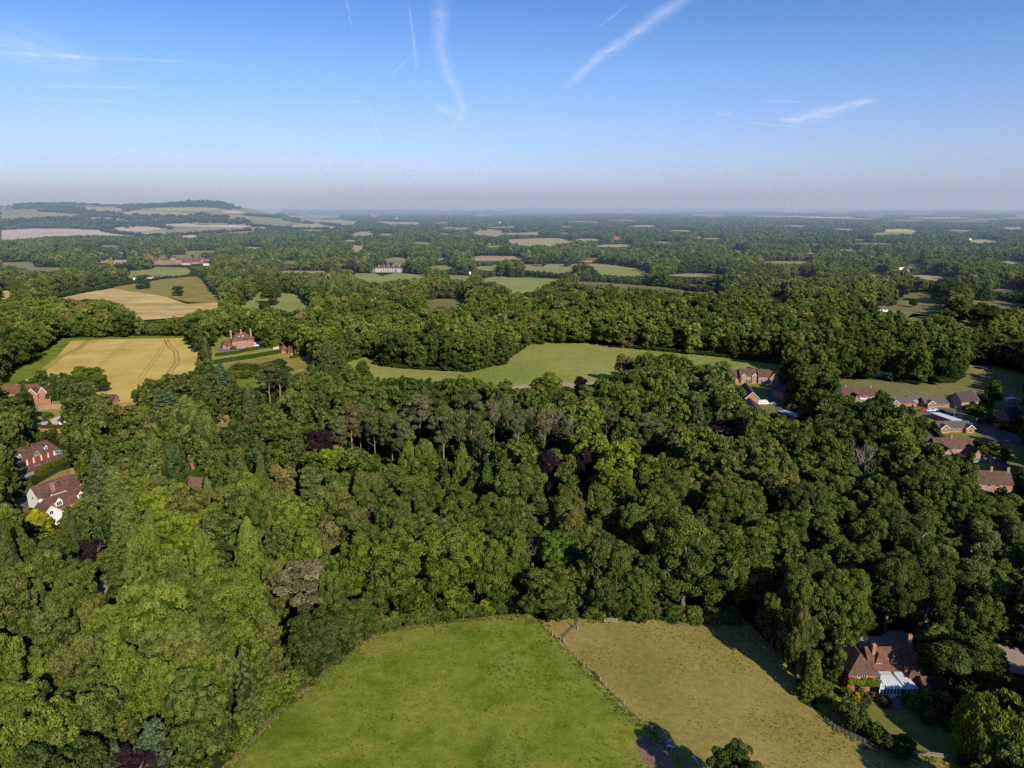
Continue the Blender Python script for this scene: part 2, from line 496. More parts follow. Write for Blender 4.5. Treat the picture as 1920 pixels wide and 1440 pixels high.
cam = bpy.data.cameras.new('camera'); co = bpy.data.objects.new('camera', cam); COL.objects.link(co)
cam.sensor_width = 36; cam.lens = 36 * F / 1920; cam.clip_start = 1; cam.clip_end = 300000
co.location = (0, 0, CAM_H); co.rotation_euler = (R(90) - PITCH, 0, 0)
scene.camera = co
scene.render.resolution_x, scene.render.resolution_y = 1024, 768
scene.view_settings.view_transform = 'Standard'; scene.view_settings.look = 'None'
scene.view_settings.exposure = 0; scene.view_settings.gamma = 1
cy = scene.cycles
cy.max_bounces = 5; cy.diffuse_bounces = 2; cy.glossy_bounces = 2; cy.transmission_bounces = 4
cy.transparent_max_bounces = 8; cy.volume_bounces = 1
cy.use_denoising = False
try: cy.denoiser = 'OPENIMAGEDENOISE'
except Exception: pass
cy.use_adaptive_sampling = True; cy.adaptive_threshold = 0.012
cy.caustics_reflective = False; cy.caustics_refractive = False
cy.sample_clamp_indirect = 4

# morning haze: one homogeneous layer of air over the plain
hm, hnt, hn, hl = new_mat('haze_air')
ho = hn.new('ShaderNodeOutputMaterial'); hv = hn.new('ShaderNodeVolumeScatter')
hv.inputs['Color'].default_value = (0.58, 0.74, 1.0, 1); hv.inputs['Density'].default_value = 0.000130
hv.inputs['Anisotropy'].default_value = 0.05
ha = hn.new('ShaderNodeVolumeAbsorption'); ha.inputs['Color'].default_value = (0.90, 0.90, 1.0, 1); ha.inputs['Density'].default_value = 0.0001
hs = hn.new('ShaderNodeAddShader'); hl.new(hv.outputs[0], hs.inputs[0]); hl.new(ha.outputs[0], hs.inputs[1]); hl.new(hs.outputs[0], ho.inputs['Volume'])
HZ = MB().box(-75000, 75000, 700, 75000, -400, 340)
haze = HZ.build('haze', hm, kind='stuff', label='thin blue morning haze over the whole countryside', cat='haze')

# ================================================================== GROUND
def polar_ground():
    rs = np.concatenate((np.geomspace(12, 1230, 50), np.linspace(1240, 4200, 210), np.linspace(4215, 9000, 200), np.geomspace(9100, 72000, 150)))
    front = np.radians(np.linspace(-48, 48, 420)); back = np.radians(np.linspace(48, 312, 60)[1:-1])
    az = np.concatenate((front, back)); na = len(az)
    X = np.outer(rs, np.sin(az)); Y = np.outer(rs, np.cos(az)); Z = terrain(X, Y)
    v = np.stack((X, Y, Z), -1).reshape(-1, 3)
    v = np.concatenate((v, [[0, 0, 0]])); c = len(v) - 1
    i = np.arange(len(rs) - 1)[:, None]; j = np.arange(na)[None, :]
    a = i * na + j; b = i * na + (j + 1) % na
    q = np.stack((a, a + na, b + na, b), -1).reshape(-1, 4)
    fan = np.stack((np.full(na, c), np.arange(na), (np.arange(na) + 1) % na), -1)
    me = np_mesh('ground', v, np.concatenate((q.ravel(), fan.ravel())), np.concatenate((np.full(len(q), 4), np.full(na, 3))), [GROUND_M], smooth=True)
    o_, k_ = parcel(v[:, 0], v[:, 1]); o_[v[:, 1] < 1200] = 0
    for nm, ar in (('open_land', o_), ('crop', k_)):
        a_ = me.attributes.new(nm, 'FLOAT', 'POINT'); a_.data.foreach_set('value', ar.astype(np.float32))
    return me

# woodland floor near; patchwork of woods, pasture and stubble far away
gm, gnt, gn, gl = new_mat('woodland_floor')
go = gn.new('ShaderNodeOutputMaterial'); gd = gn.new('ShaderNodeBsdfDiffuse')
gp = world_pos(gn, gl)
g1 = noise(gn, gl, 0.05, 5, 0.65, gp)
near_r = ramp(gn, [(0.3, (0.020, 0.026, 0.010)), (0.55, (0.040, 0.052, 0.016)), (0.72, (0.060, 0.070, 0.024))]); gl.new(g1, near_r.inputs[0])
sp = world_pos(gn, gl, (0.0011, 0.0026, 1), 0.15)
vo = gn.new('ShaderNodeTexVoronoi'); vo.inputs['Scale'].default_value = 1.0; gl.new(sp, vo.inputs['Vector'])
vs_ = gn.new('ShaderNodeSeparateColor'); gl.new(vo.outputs['Color'], vs_.inputs[0])
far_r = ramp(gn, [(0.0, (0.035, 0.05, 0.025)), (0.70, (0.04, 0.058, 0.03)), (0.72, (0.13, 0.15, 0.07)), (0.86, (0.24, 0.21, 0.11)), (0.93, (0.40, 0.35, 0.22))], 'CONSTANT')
gl.new(vs_.outputs[0], far_r.inputs[0])
bigf = noise(gn, gl, 0.00028, 3, 0.6, gp)
bm_ = ramp(gn, [(0.50, (0, 0, 0)), (0.56, (1, 1, 1))]); gl.new(bigf, bm_.inputs[0])
gsx = gn.new('ShaderNodeSeparateXYZ'); gl.new(gp, gsx.inputs[0])
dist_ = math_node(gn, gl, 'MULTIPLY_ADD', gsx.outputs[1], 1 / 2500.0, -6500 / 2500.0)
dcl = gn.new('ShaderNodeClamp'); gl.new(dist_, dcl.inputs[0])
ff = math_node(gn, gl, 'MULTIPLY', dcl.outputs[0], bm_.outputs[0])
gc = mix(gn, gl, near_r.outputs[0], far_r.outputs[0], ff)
ratio = math_node(gn, gl, 'DIVIDE', gsx.outputs[0], math_node(gn, gl, 'MAXIMUM', gsx.outputs[1], 1.0))
isd = math_node(gn, gl, 'MULTIPLY', math_node(gn, gl, 'LESS_THAN', ratio, -0.262), math_node(gn, gl, 'GREATER_THAN', gsx.outputs[1], 2950.0))
isd = math_node(gn, gl, 'MULTIPLY', isd, math_node(gn, gl, 'LESS_THAN', gsx.outputs[1], 9500.0))
dvo = gn.new('ShaderNodeTexVoronoi'); dvo.inputs['Scale'].default_value = 1.0; gl.new(world_pos(gn, gl, (0.0032, 0.0028, 1), 0.5), dvo.inputs['Vector'])
dsc = gn.new('ShaderNodeSeparateColor'); gl.new(dvo.outputs['Color'], dsc.inputs[0])
dr = ramp(gn, [(0.0, (0.19, 0.20, 0.09)), (0.35, (0.26, 0.255, 0.12)), (0.62, (0.35, 0.31, 0.15)), (0.85, (0.45, 0.37, 0.24))], 'CONSTANT'); gl.new(dsc.outputs[0], dr.inputs[0])
gc = mix(gn, gl, gc, dr.outputs[0], isd)
oa = N(gn, 'ShaderNodeAttribute', attribute_name='open_land', attribute_type='GEOMETRY'); ka = N(gn, 'ShaderNodeAttribute', attribute_name='crop', attribute_type='GEOMETRY')
kr = ramp(gn, [(0.0, (0.20, 0.215, 0.075)), (0.4, (0.26, 0.245, 0.10)), (0.62, (0.36, 0.29, 0.14)), (0.85, (0.48, 0.36, 0.20))], 'CONSTANT'); gl.new(ka.outputs['Fac'], kr.inputs[0])
gc = mix(gn, gl, gc, kr.outputs[0], oa.outputs['Fac'])
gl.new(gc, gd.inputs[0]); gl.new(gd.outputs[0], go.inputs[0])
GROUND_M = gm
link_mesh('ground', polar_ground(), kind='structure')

# ---- field surfaces
M = {}
M['meadow'] = ground_mat('green_meadow_grass', [(0.34, (0.120, 0.165, 0.018)), (0.45, (0.172, 0.203, 0.028)), (0.56, (0.224, 0.230, 0.040)), (0.72, (0.265, 0.243, 0.054))], 0.07, 0.42, small_amt=0.24, fine=1.9)
M['paddock'] = ground_mat('dry_paddock_grass', [(0.30, (0.23, 0.205, 0.050)), (0.45, (0.29, 0.235, 0.066)), (0.58, (0.34, 0.26, 0.082)), (0.72, (0.38, 0.28, 0.10))], 0.05, 0.6, small_amt=0.2, fine=2.2)
M['lawn'] = ground_mat('garden_lawn', [(0.35, (0.145, 0.165, 0.036)), (0.65, (0.23, 0.205, 0.062))], 0.12, 0.8, small_amt=0.15)
M['wheat'] = ground_mat('ripening_wheat', [(0.3, (0.46, 0.33, 0.085)), (0.45, (0.58, 0.40, 0.11)), (0.58, (0.64, 0.45, 0.13)), (0.72, (0.72, 0.53, 0.20))], 0.03, 0.35, streak=((0.02, 0.5, 1), 0.5, 0.06), small_amt=0.09)
M['barley'] = ground_mat('pale_barley', [(0.3, (0.40, 0.30, 0.10)), (0.42, (0.52, 0.37, 0.14)), (0.7, (0.64, 0.46, 0.22))], 0.012, 0.05, streak=((0.008, 0.06, 1), 0.2, 0.22), small_amt=0.12)
M['pasture'] = ground_mat('mid_pasture', [(0.3, (0.22, 0.245, 0.055)), (0.5, (0.295, 0.29, 0.075)), (0.72, (0.36, 0.325, 0.105))], 0.012, 0.12, small_amt=0.12, fine=0.5)
M['rough'] = ground_mat('rough_pasture', [(0.3, (0.15, 0.16, 0.055)), (0.5, (0.21, 0.19, 0.075)), (0.7, (0.27, 0.225, 0.10))], 0.02, 0.15, small_amt=0.16, fine=0.5)
M['park'] = ground_mat('park_grass', [(0.3, (0.23, 0.265, 0.075)), (0.7, (0.34, 0.335, 0.11))], 0.01, 0.1, small_amt=0.1)
M['tan'] = ground_mat('dry_stubble', [(0.3, (0.36, 0.27, 0.14)), (0.7, (0.47, 0.35, 0.20))], 0.006, 0.05, small_amt=0.08)
M['pink'] = ground_mat('pale_chalk_stubble', [(0.3, (0.52, 0.41, 0.30)), (0.7, (0.62, 0.50, 0.38))], 0.005, 0.05, small_amt=0.07)
M['down'] = ground_mat('downland_grass', [(0.3, (0.23, 0.235, 0.10)), (0.7, (0.33, 0.30, 0.15))], 0.004, 0.03, small_amt=0.1)
M['downtan'] = ground_mat('downland_crop', [(0.3, (0.36, 0.31, 0.14)), (0.7, (0.44, 0.37, 0.19))], 0.004, 0.03, small_amt=0.07)
M['earth'] = ground_mat('bare_earth', [(0.3, (0.21, 0.13, 0.085)), (0.7, (0.30, 0.19, 0.125))], 0.15, 1.2, small_amt=0.2)
M['track'] = ground_mat('stony_track', [(0.3, (0.25, 0.17, 0.14)), (0.7, (0.34, 0.24, 0.20))], 0.3, 1.5, small_amt=0.2)
M['verge'] = ground_mat('dry_verge', [(0.3, (0.15, 0.155, 0.05)), (0.6, (0.26, 0.21, 0.09)), (0.8, (0.34, 0.25, 0.13))], 0.12, 0.8, small_amt=0.25)
M['tarmac'] = ground_mat('worn_tarmac', [(0.3, (0.105, 0.098, 0.10)), (0.7, (0.150, 0.138, 0.138))], 0.1, 1.0, small_amt=0.12)
M['gravel'] = ground_mat('gravel', [(0.3, (0.34, 0.25, 0.19)), (0.7, (0.44, 0.33, 0.26))], 0.2, 2.0, small_amt=0.15)
M['palegravel'] = ground_mat('pale_gravel', [(0.3, (0.62, 0.48, 0.38)), (0.7, (0.72, 0.58, 0.46))], 0.2, 2.0, small_amt=0.1)
M['patio'] = ground_mat('stone_patio', [(0.3, (0.16, 0.13, 0.13)), (0.7, (0.26, 0.22, 0.21))], 0.8, 2.0, small_amt=0.3)

CLEAR = []          # photo polygons where no tree may show
def inside(poly, px, py):
    px = np.asarray(px, float); py = np.asarray(py, float); r = np.zeros(px.shape, bool); n = len(poly); j = n - 1
    for i in range(n):
        xi, yi = poly[i]; xj, yj = poly[j]
        if yi != yj:
            c = ((yi > py) != (yj > py)) & (px < (xj - xi) * (py - yi) / (yj - yi) + xi)
            r ^= c
        j = i
    return r

def sheet(name, poly, mat, z=0.03, clear=True, step=None, **kw):
    """a ground surface outlined by the points where sight lines meet the ground"""
    P = [at(*p) for p in poly]
    if clear: CLEAR.append(poly)
    y0 = min(p.y for p in P); far = y0 > 2300 or max(p.y for p in P) > 2600
    pts = [Vector((p.x, p.y)) for p in P]; e = []; n = len(pts)
    if far:
        q = []
        for i in range(n):
            a, b = pts[i], pts[(i + 1) % n]; k = max(1, int((b - a).length / 60))
            q += [a.lerp(b, t / k) for t in range(k)]
        pts = q; n = len(pts)
    e = [(i, (i + 1) % n) for i in range(n)]
    if far:
        xs = [p.x for p in pts]; ys = [p.y for p in pts]
        wx = min(xs); sx_ = max(40, (max(xs) - wx) / 40); sy_ = max(40, (max(ys) - min(ys)) / 40)
        g = [(wx + i * sx_, min(ys) + j * sy_) for i in range(41) for j in range(41)]
        ins = inside([(p.x, p.y) for p in pts], [a[0] for a in g], [a[1] for a in g])
        pts = pts + [Vector(a) for a, k in zip(g, ins) if k]
    v, _, f, *_r = delaunay_2d_cdt(pts, e, [list(range(n))], 1, 1e-4)
    V = np.array([(a.x, a.y) for a in v]); zz = terrain(V[:, 0], V[:, 1])
    off = z + (np.maximum(0, V[:, 1] - 2000) / 1000.0) * 0.5
    b = MB(); b.v = [(a[0], a[1], float(q + o)) for a, q, o in zip(V, zz, off)]
    for t in f:
        t = list(t); a, c, d = (V[t[0]], V[t[1]], V[t[2]])
        if (c[0] - a[0]) * (d[1] - a[1]) - (c[1] - a[1]) * (d[0] - a[0]) < 0: t.reverse()
        b.f.append(tuple(t)); b.mi.append(0)
    kw.setdefault('kind', 'structure')
    return b.build(name, mat, **kw)

# ---- foreground
MEADOW = [(425, 1440), (462, 1398), (508, 1352), (560, 1305), (610, 1262), (655, 1224), (700, 1192), (745, 1179), (810, 1170), (870, 1164), (930, 1158), (985, 1155), (1012, 1165),
          (1037, 1190), (1060, 1218), (1090, 1248), (1120, 1283), (1160, 1322), (1200, 1356), (1245, 1394), (1290, 1440), (1420, 1600), (1500, 1800), (-60, 1800), (250, 1600)]
sheet('meadow', MEADOW, M['meadow'], 0.03)
PADDOCK = [(1012, 1165), (1030, 1160), (1085, 1158), (1130, 1166), (1180, 1157), (1225, 1157), (1262, 1166), (1315, 1166), (1350, 1160), (1400, 1165), (1465, 1230), (1500, 1290), (1530, 1335), (1560, 1365), (1610, 1388),
           (1665, 1408), (1720, 1418), (1785, 1424), (1830, 1470), (1900, 1600), (1960, 1800), (1500, 1800), (1420, 1600), (1290, 1440), (1245, 1394), (1200, 1356), (1160, 1322), (1120, 1283), (1090, 1248), (1060, 1218), (1037, 1190)]
sheet('paddock', PADDOCK, M['paddock'], 0.03)
sheet('field_edge', [(660, 1216), (700, 1188), (745, 1176), (812, 1167), (870, 1161), (930, 1154), (985, 1150), (1012, 1158), (1012, 1166), (985, 1158), (930, 1161), (870, 1167), (812, 1173), (745, 1182), (703, 1194), (655, 1228), (610, 1267), (560, 1311), (508, 1358), (462, 1405), (425, 1448), (380, 1500), (368, 1490), (415, 1440), (455, 1394), (502, 1346), (556, 1298), (608, 1257)], M['verge'], 0.05, clear=False)
sheet('bare_ground', [(1192, 1386), (1208, 1378), (1222, 1388), (1242, 1396), (1250, 1412), (1262, 1432), (1275, 1450), (1262, 1475), (1230, 1460), (1212, 1436), (1196, 1412)], M['earth'], 0.05, clear=False)
sheet('bare_ground', [(664, 1216), (669, 1204), (680, 1197), (706, 1188), (718, 1190), (702, 1199), (684, 1206)], M['earth'], 0.07, clear=False)
sheet('bare_ground', [(1240, 1160), (1262, 1158), (1285, 1170), (1270, 1176), (1250, 1172)], M['earth'], 0.05, clear=False)
TRACK = [(430, 1356), (437, 1334), (470, 1300), (496, 1275), (520, 1256), (560, 1230), (610, 1203), (664, 1180), (690, 1172), (740, 1158), (765, 1152), (808, 1144), (870, 1136), (930, 1128), (1000, 1124), (1000, 1130), (930, 1135), (870, 1143), (808, 1151), (765, 1160), (740, 1166), (694, 1184), (672, 1192), (618, 1217), (570, 1245), (536, 1271), (510, 1290), (480, 1316), (455, 1345), (445, 1365)]
sheet('track', TRACK, M['track'], 0.04, clear=False)
for p in ([(500, 1272), (515, 1262), (533, 1262), (530, 1275), (508, 1287)], [(667, 1182), (690, 1174), (697, 1178), (672, 1192)], [(433, 1330), (443, 1325), (455, 1345), (445, 1355)], [(752, 1150), (790, 1143), (792, 1150), (760, 1157)], [(845, 1134), (880, 1131), (885, 1137), (850, 1142)]):
    CLEAR.append(p)
# garden of the conservatory house
GARDEN = [(1545, 1330), (1552, 1295), (1570, 1270), (1575, 1230), (1600, 1195), (1665, 1200), (1800, 1260), (1880, 1400), (1835, 1445), (1785, 1424), (1720, 1418), (1665, 1408), (1610, 1388), (1560, 1365)]
sheet('lawn', [(1530, 1322), (1552, 1290), (1572, 1250), (1576, 1225), (1600, 1198), (1700, 1205), (1790, 1240), (1850, 1300), (1890, 1420), (1840, 1462), (1785, 1424), (1720, 1418), (1665, 1408), (1610, 1388), (1560, 1365)], M['lawn'], 0.04, clear=False)
CLEAR.append([(1548, 1318), (1560, 1290), (1596, 1300), (1660, 1318), (1700, 1340), (1760, 1400), (1740, 1415), (1665, 1404), (1612, 1384), (1562, 1358)])
sheet('gravel_yard', [(1608, 1200), (1618, 1192), (1650, 1194), (1665, 1184), (1690, 1180), (1712, 1192), (1712, 1216), (1690, 1225), (1640, 1222), (1612, 1218)], M['gravel'], 0.06)
sheet('gravel_yard', [(1866, 1215), (1875, 1204), (1925, 1222), (1990, 1245), (1990, 1280), (1900, 1262), (1870, 1245)], M['gravel'], 0.06)
sheet('patio', [(1648, 1306), (1692, 1302), (1700, 1330), (1668, 1328)], M['patio'], 0.07, clear=False)
sheet('patio', [(1596, 1300), (1620, 1298), (1632, 1310), (1606, 1312)], M['patio'], 0.07, clear=False)

sheet('lawn', [(50, 812), (50, 770), (62, 752), (125, 750), (130, 815)], M['pasture'], 0.035, clear=False)
sheet('bare_ground', [(176, 1090), (184, 1074), (196, 1070), (204, 1100), (196, 1118), (186, 1112)], M['gravel'], 0.05)
sheet('bare_ground', [(338, 884), (362, 878), (392, 886), (392, 905), (372, 922), (350, 910)], M['earth'], 0.05)
# ---- left, white house and coach house
sheet('lawn', [(45, 925), (75, 905), (110, 885), (150, 872), (158, 885), (142, 905), (100, 915), (60, 928)], M['paddock'], 0.04)
sheet('lawn', [(28, 935), (62, 930), (62, 948), (40, 962), (26, 955)], M['paddock'], 0.045)
sheet('drive', [(15, 920), (40, 912), (90, 908), (140, 900), (160, 895), (162, 902), (138, 908), (92, 917), (60, 926), (62, 945), (40, 960), (36, 966), (30, 958), (52, 940), (38, 926)], M['tarmac'], 0.06, clear=False)
sheet('yard', [(40, 888), (70, 870), (108, 852), (128, 846), (136, 852), (134, 860), (112, 868), (75, 884), (50, 898)], M['tarmac'], 0.05, clear=False)
sheet('gravel_yard', [(72, 800), (78, 792), (95, 788), (100, 784), (118, 778), (122, 782), (108, 791), (122, 800), (120, 804), (74, 804)], M['palegravel'], 0.06, clear=False)
sheet('lawn', [(84, 790), (90, 776), (112, 778), (100, 786)], M['pasture'], 0.05, clear=False)
for p in ([(58, 762), (80, 752), (118, 752), (118, 802), (72, 804), (58, 790)], [(25, 876), (50, 850), (92, 826), (110, 838), (130, 846), (133, 852), (110, 862), (60, 898), (32, 896)], [(60, 925), (100, 900), (120, 888), (136, 905), (140, 940), (104, 958), (70, 965)], [(92, 975), (112, 965), (113, 985), (98, 996)],
          [(0, 733), (30, 736), (30, 747), (0, 748)], [(58, 748), (95, 748), (95, 764), (60, 764)]):
    CLEAR.append(p)
CLEAR.append([(208, 756), (262, 756), (262, 763), (208, 763)])
sheet('lawn', [(240, 790), (258, 765), (290, 766), (285, 790), (262, 800)], M['pasture'], 0.04, clear=False)
sheet('tennis_lawn', [(395, 790), (405, 778), (430, 778), (442, 785), (430, 800), (410, 802)], M['paddock'], 0.04)

# ---- left middle
WHEAT = [(62, 692), (92, 662), (125, 637), (180, 634), (260, 633), (345, 633), (356, 645), (372, 660), (378, 672), (372, 692), (350, 700), (325, 705), (290, 712), (262, 722), (240, 740), (225, 745), (185, 742), (178, 722), (160, 702), (120, 700), (90, 706)]
sheet('wheat_field', [(62, 692), (92, 662), (125, 637), (180, 634), (260, 633), (345, 633), (358, 645), (380, 658), (385, 690), (375, 720), (350, 745), (225, 765), (150, 760), (60, 735), (20, 740)], M['wheat'], 0.04, clear=False)
CLEAR.append(WHEAT)
sheet('field_margin', [(0, 712), (40, 690), (90, 652), (118, 634), (250, 630), (345, 630), (345, 634), (200, 636), (132, 640), (108, 668), (80, 698), (30, 720), (0, 730)], M['meadow'], 0.06)
sheet('wheat_field', [(0, 716), (28, 712), (34, 722), (30, 735), (0, 735)], M['wheat'], 0.05)
def tramline(pts, w=0.7):
    for o in (-1.3, 1.3):
        b = MB(); L = [at(*p) for p in pts]
        for i in range(len(L) - 1):
            d = (L[i + 1] - L[i]).normalized(); s = Vector((-d.y, d.x, 0)); 
            a0, a1 = L[i] + s * (o - w / 2), L[i] + s * (o + w / 2); b0, b1 = L[i + 1] + s * (o - w / 2), L[i + 1] + s * (o + w / 2)
            b.add([(q.x, q.y, 0.09) for q in (a0, b0, b1, a1)], [(0, 1, 2, 3)])
        b.build('tractor_track', M['tramline'], kind='structure')
M['tramline'] = ground_mat('tramline', [(0.3, (0.32, 0.26, 0.075)), (0.7, (0.46, 0.34, 0.10))], 0.1, 0.6, small_amt=0.2)
tramline([(167, 703), (200, 674), (243, 639)]); tramline([(82, 694), (112, 670), (150, 652), (165, 638)], 2.2)
tramline([(262, 710), (292, 672), (312, 638)]); tramline([(318, 698), (332, 680), (330, 660), (318, 650), (312, 638)], 1.4)
MANOR = [(393, 662), (398, 640), (412, 628), (435, 630), (432, 640), (490, 645), (500, 650), (520, 650), (553, 655), (556, 668), (590, 672), (585, 688), (560, 700), (530, 694), (505, 692), (470, 690), (440, 688), (400, 694)]
sheet('manor_lawn', [(388, 690), (395, 650), (412, 628), (450, 630), (560, 650), (598, 670), (592, 700), (520, 712), (400, 706)], M['pasture'], 0.04, clear=False)
sheet('manor_paddock', [(418, 688), (430, 680), (500, 670), (585, 672), (592, 690), (560, 705), (430, 700)], M['paddock'], 0.06, clear=False)
CLEAR.append(MANOR)
sheet('terrace', [(404, 655), (414, 650), (433, 655), (470, 648), (500, 648), (500, 651), (470, 653), (440, 660), (415, 661)], M['patio'], 0.07, clear=False)
sheet('lawn', [(438, 712), (445, 710), (510, 712), (512, 722), (500, 730), (452, 730)], M['meadow'], 0.04)
sheet('barley_field', [(85, 560), (130, 548), (205, 538), (225, 536), (300, 552), (350, 570), (408, 567), (412, 575), (402, 582), (380, 584), (345, 594), (300, 598), (265, 600), (250, 592), (240, 580), (222, 568), (190, 564), (160, 560), (140, 566)], M['barley'], 0.05)
sheet('pasture', [(205, 538), (240, 530), (300, 522), (372, 516), (382, 522), (392, 540), (410, 556), (412, 567), (380, 568), (350, 566), (320, 558), (285, 552), (235, 545)], M['paddock'], 0.09)
sheet('pasture', [(240, 519), (243, 508), (285, 504), (290, 500), (350, 502), (358, 508), (350, 516), (310, 520), (280, 524), (250, 524)], M['park'], 0.05)
sheet('pasture', [(448, 576), (470, 562), (482, 552), (484, 546), (560, 551), (582, 578), (556, 583), (540, 586), (520, 578), (470, 580)], M['park'], 0.05)
sheet('pasture', [(0, 492), (60, 490), (65, 494), (62, 503), (0, 503)], M['down'], 0.05)
sheet('barley_field', [(0, 543), (28, 546), (20, 556), (0, 566)], M['wheat'], 0.05)
# ---- middle
MEAD2 = [(648, 680), (662, 670), (690, 669), (720, 680), (745, 689), (790, 692), (840, 695), (880, 697), (905, 692), (940, 680), (965, 665), (992, 645), (1030, 643), (1090, 645), (1180, 652), (1250, 657), (1330, 665), (1400, 674), (1470, 682), (1478, 692), (1440, 696), (1375, 697), (1362, 690), (1330, 684), (1295, 684), (1280, 672), (1240, 668), (1195, 670), (1190, 690), (1160, 700), (1152, 712), (1075, 716), (1010, 714), (955, 722), (925, 722), (880, 712), (800, 718), (755, 714), (690, 704), (650, 692)]
sheet('meadow', [(640, 700), (648, 676), (662, 669), (690, 667), (745, 687), (840, 693), (880, 695), (905, 690), (940, 678), (965, 663), (992, 643), (1030, 641), (1090, 643), (1180, 650), (1330, 663), (1470, 680), (1500, 690), (1490, 715), (1300, 730), (1000, 745), (800, 740), (690, 720)], M['pasture'], 0.05, clear=False)
CLEAR.append(MEAD2)
sheet('paddock', [(950, 726), (1010, 716), (1075, 717), (1180, 716), (1200, 716), (1180, 745), (1050, 750), (960, 745)], M['tan'], 0.09, clear=False)
CLEAR.append([(958, 722), (990, 719), (994, 728), (960, 730)]); CLEAR.append([(1052, 718), (1080, 717), (1105, 718), (1104, 728), (1078, 734), (1054, 728)])
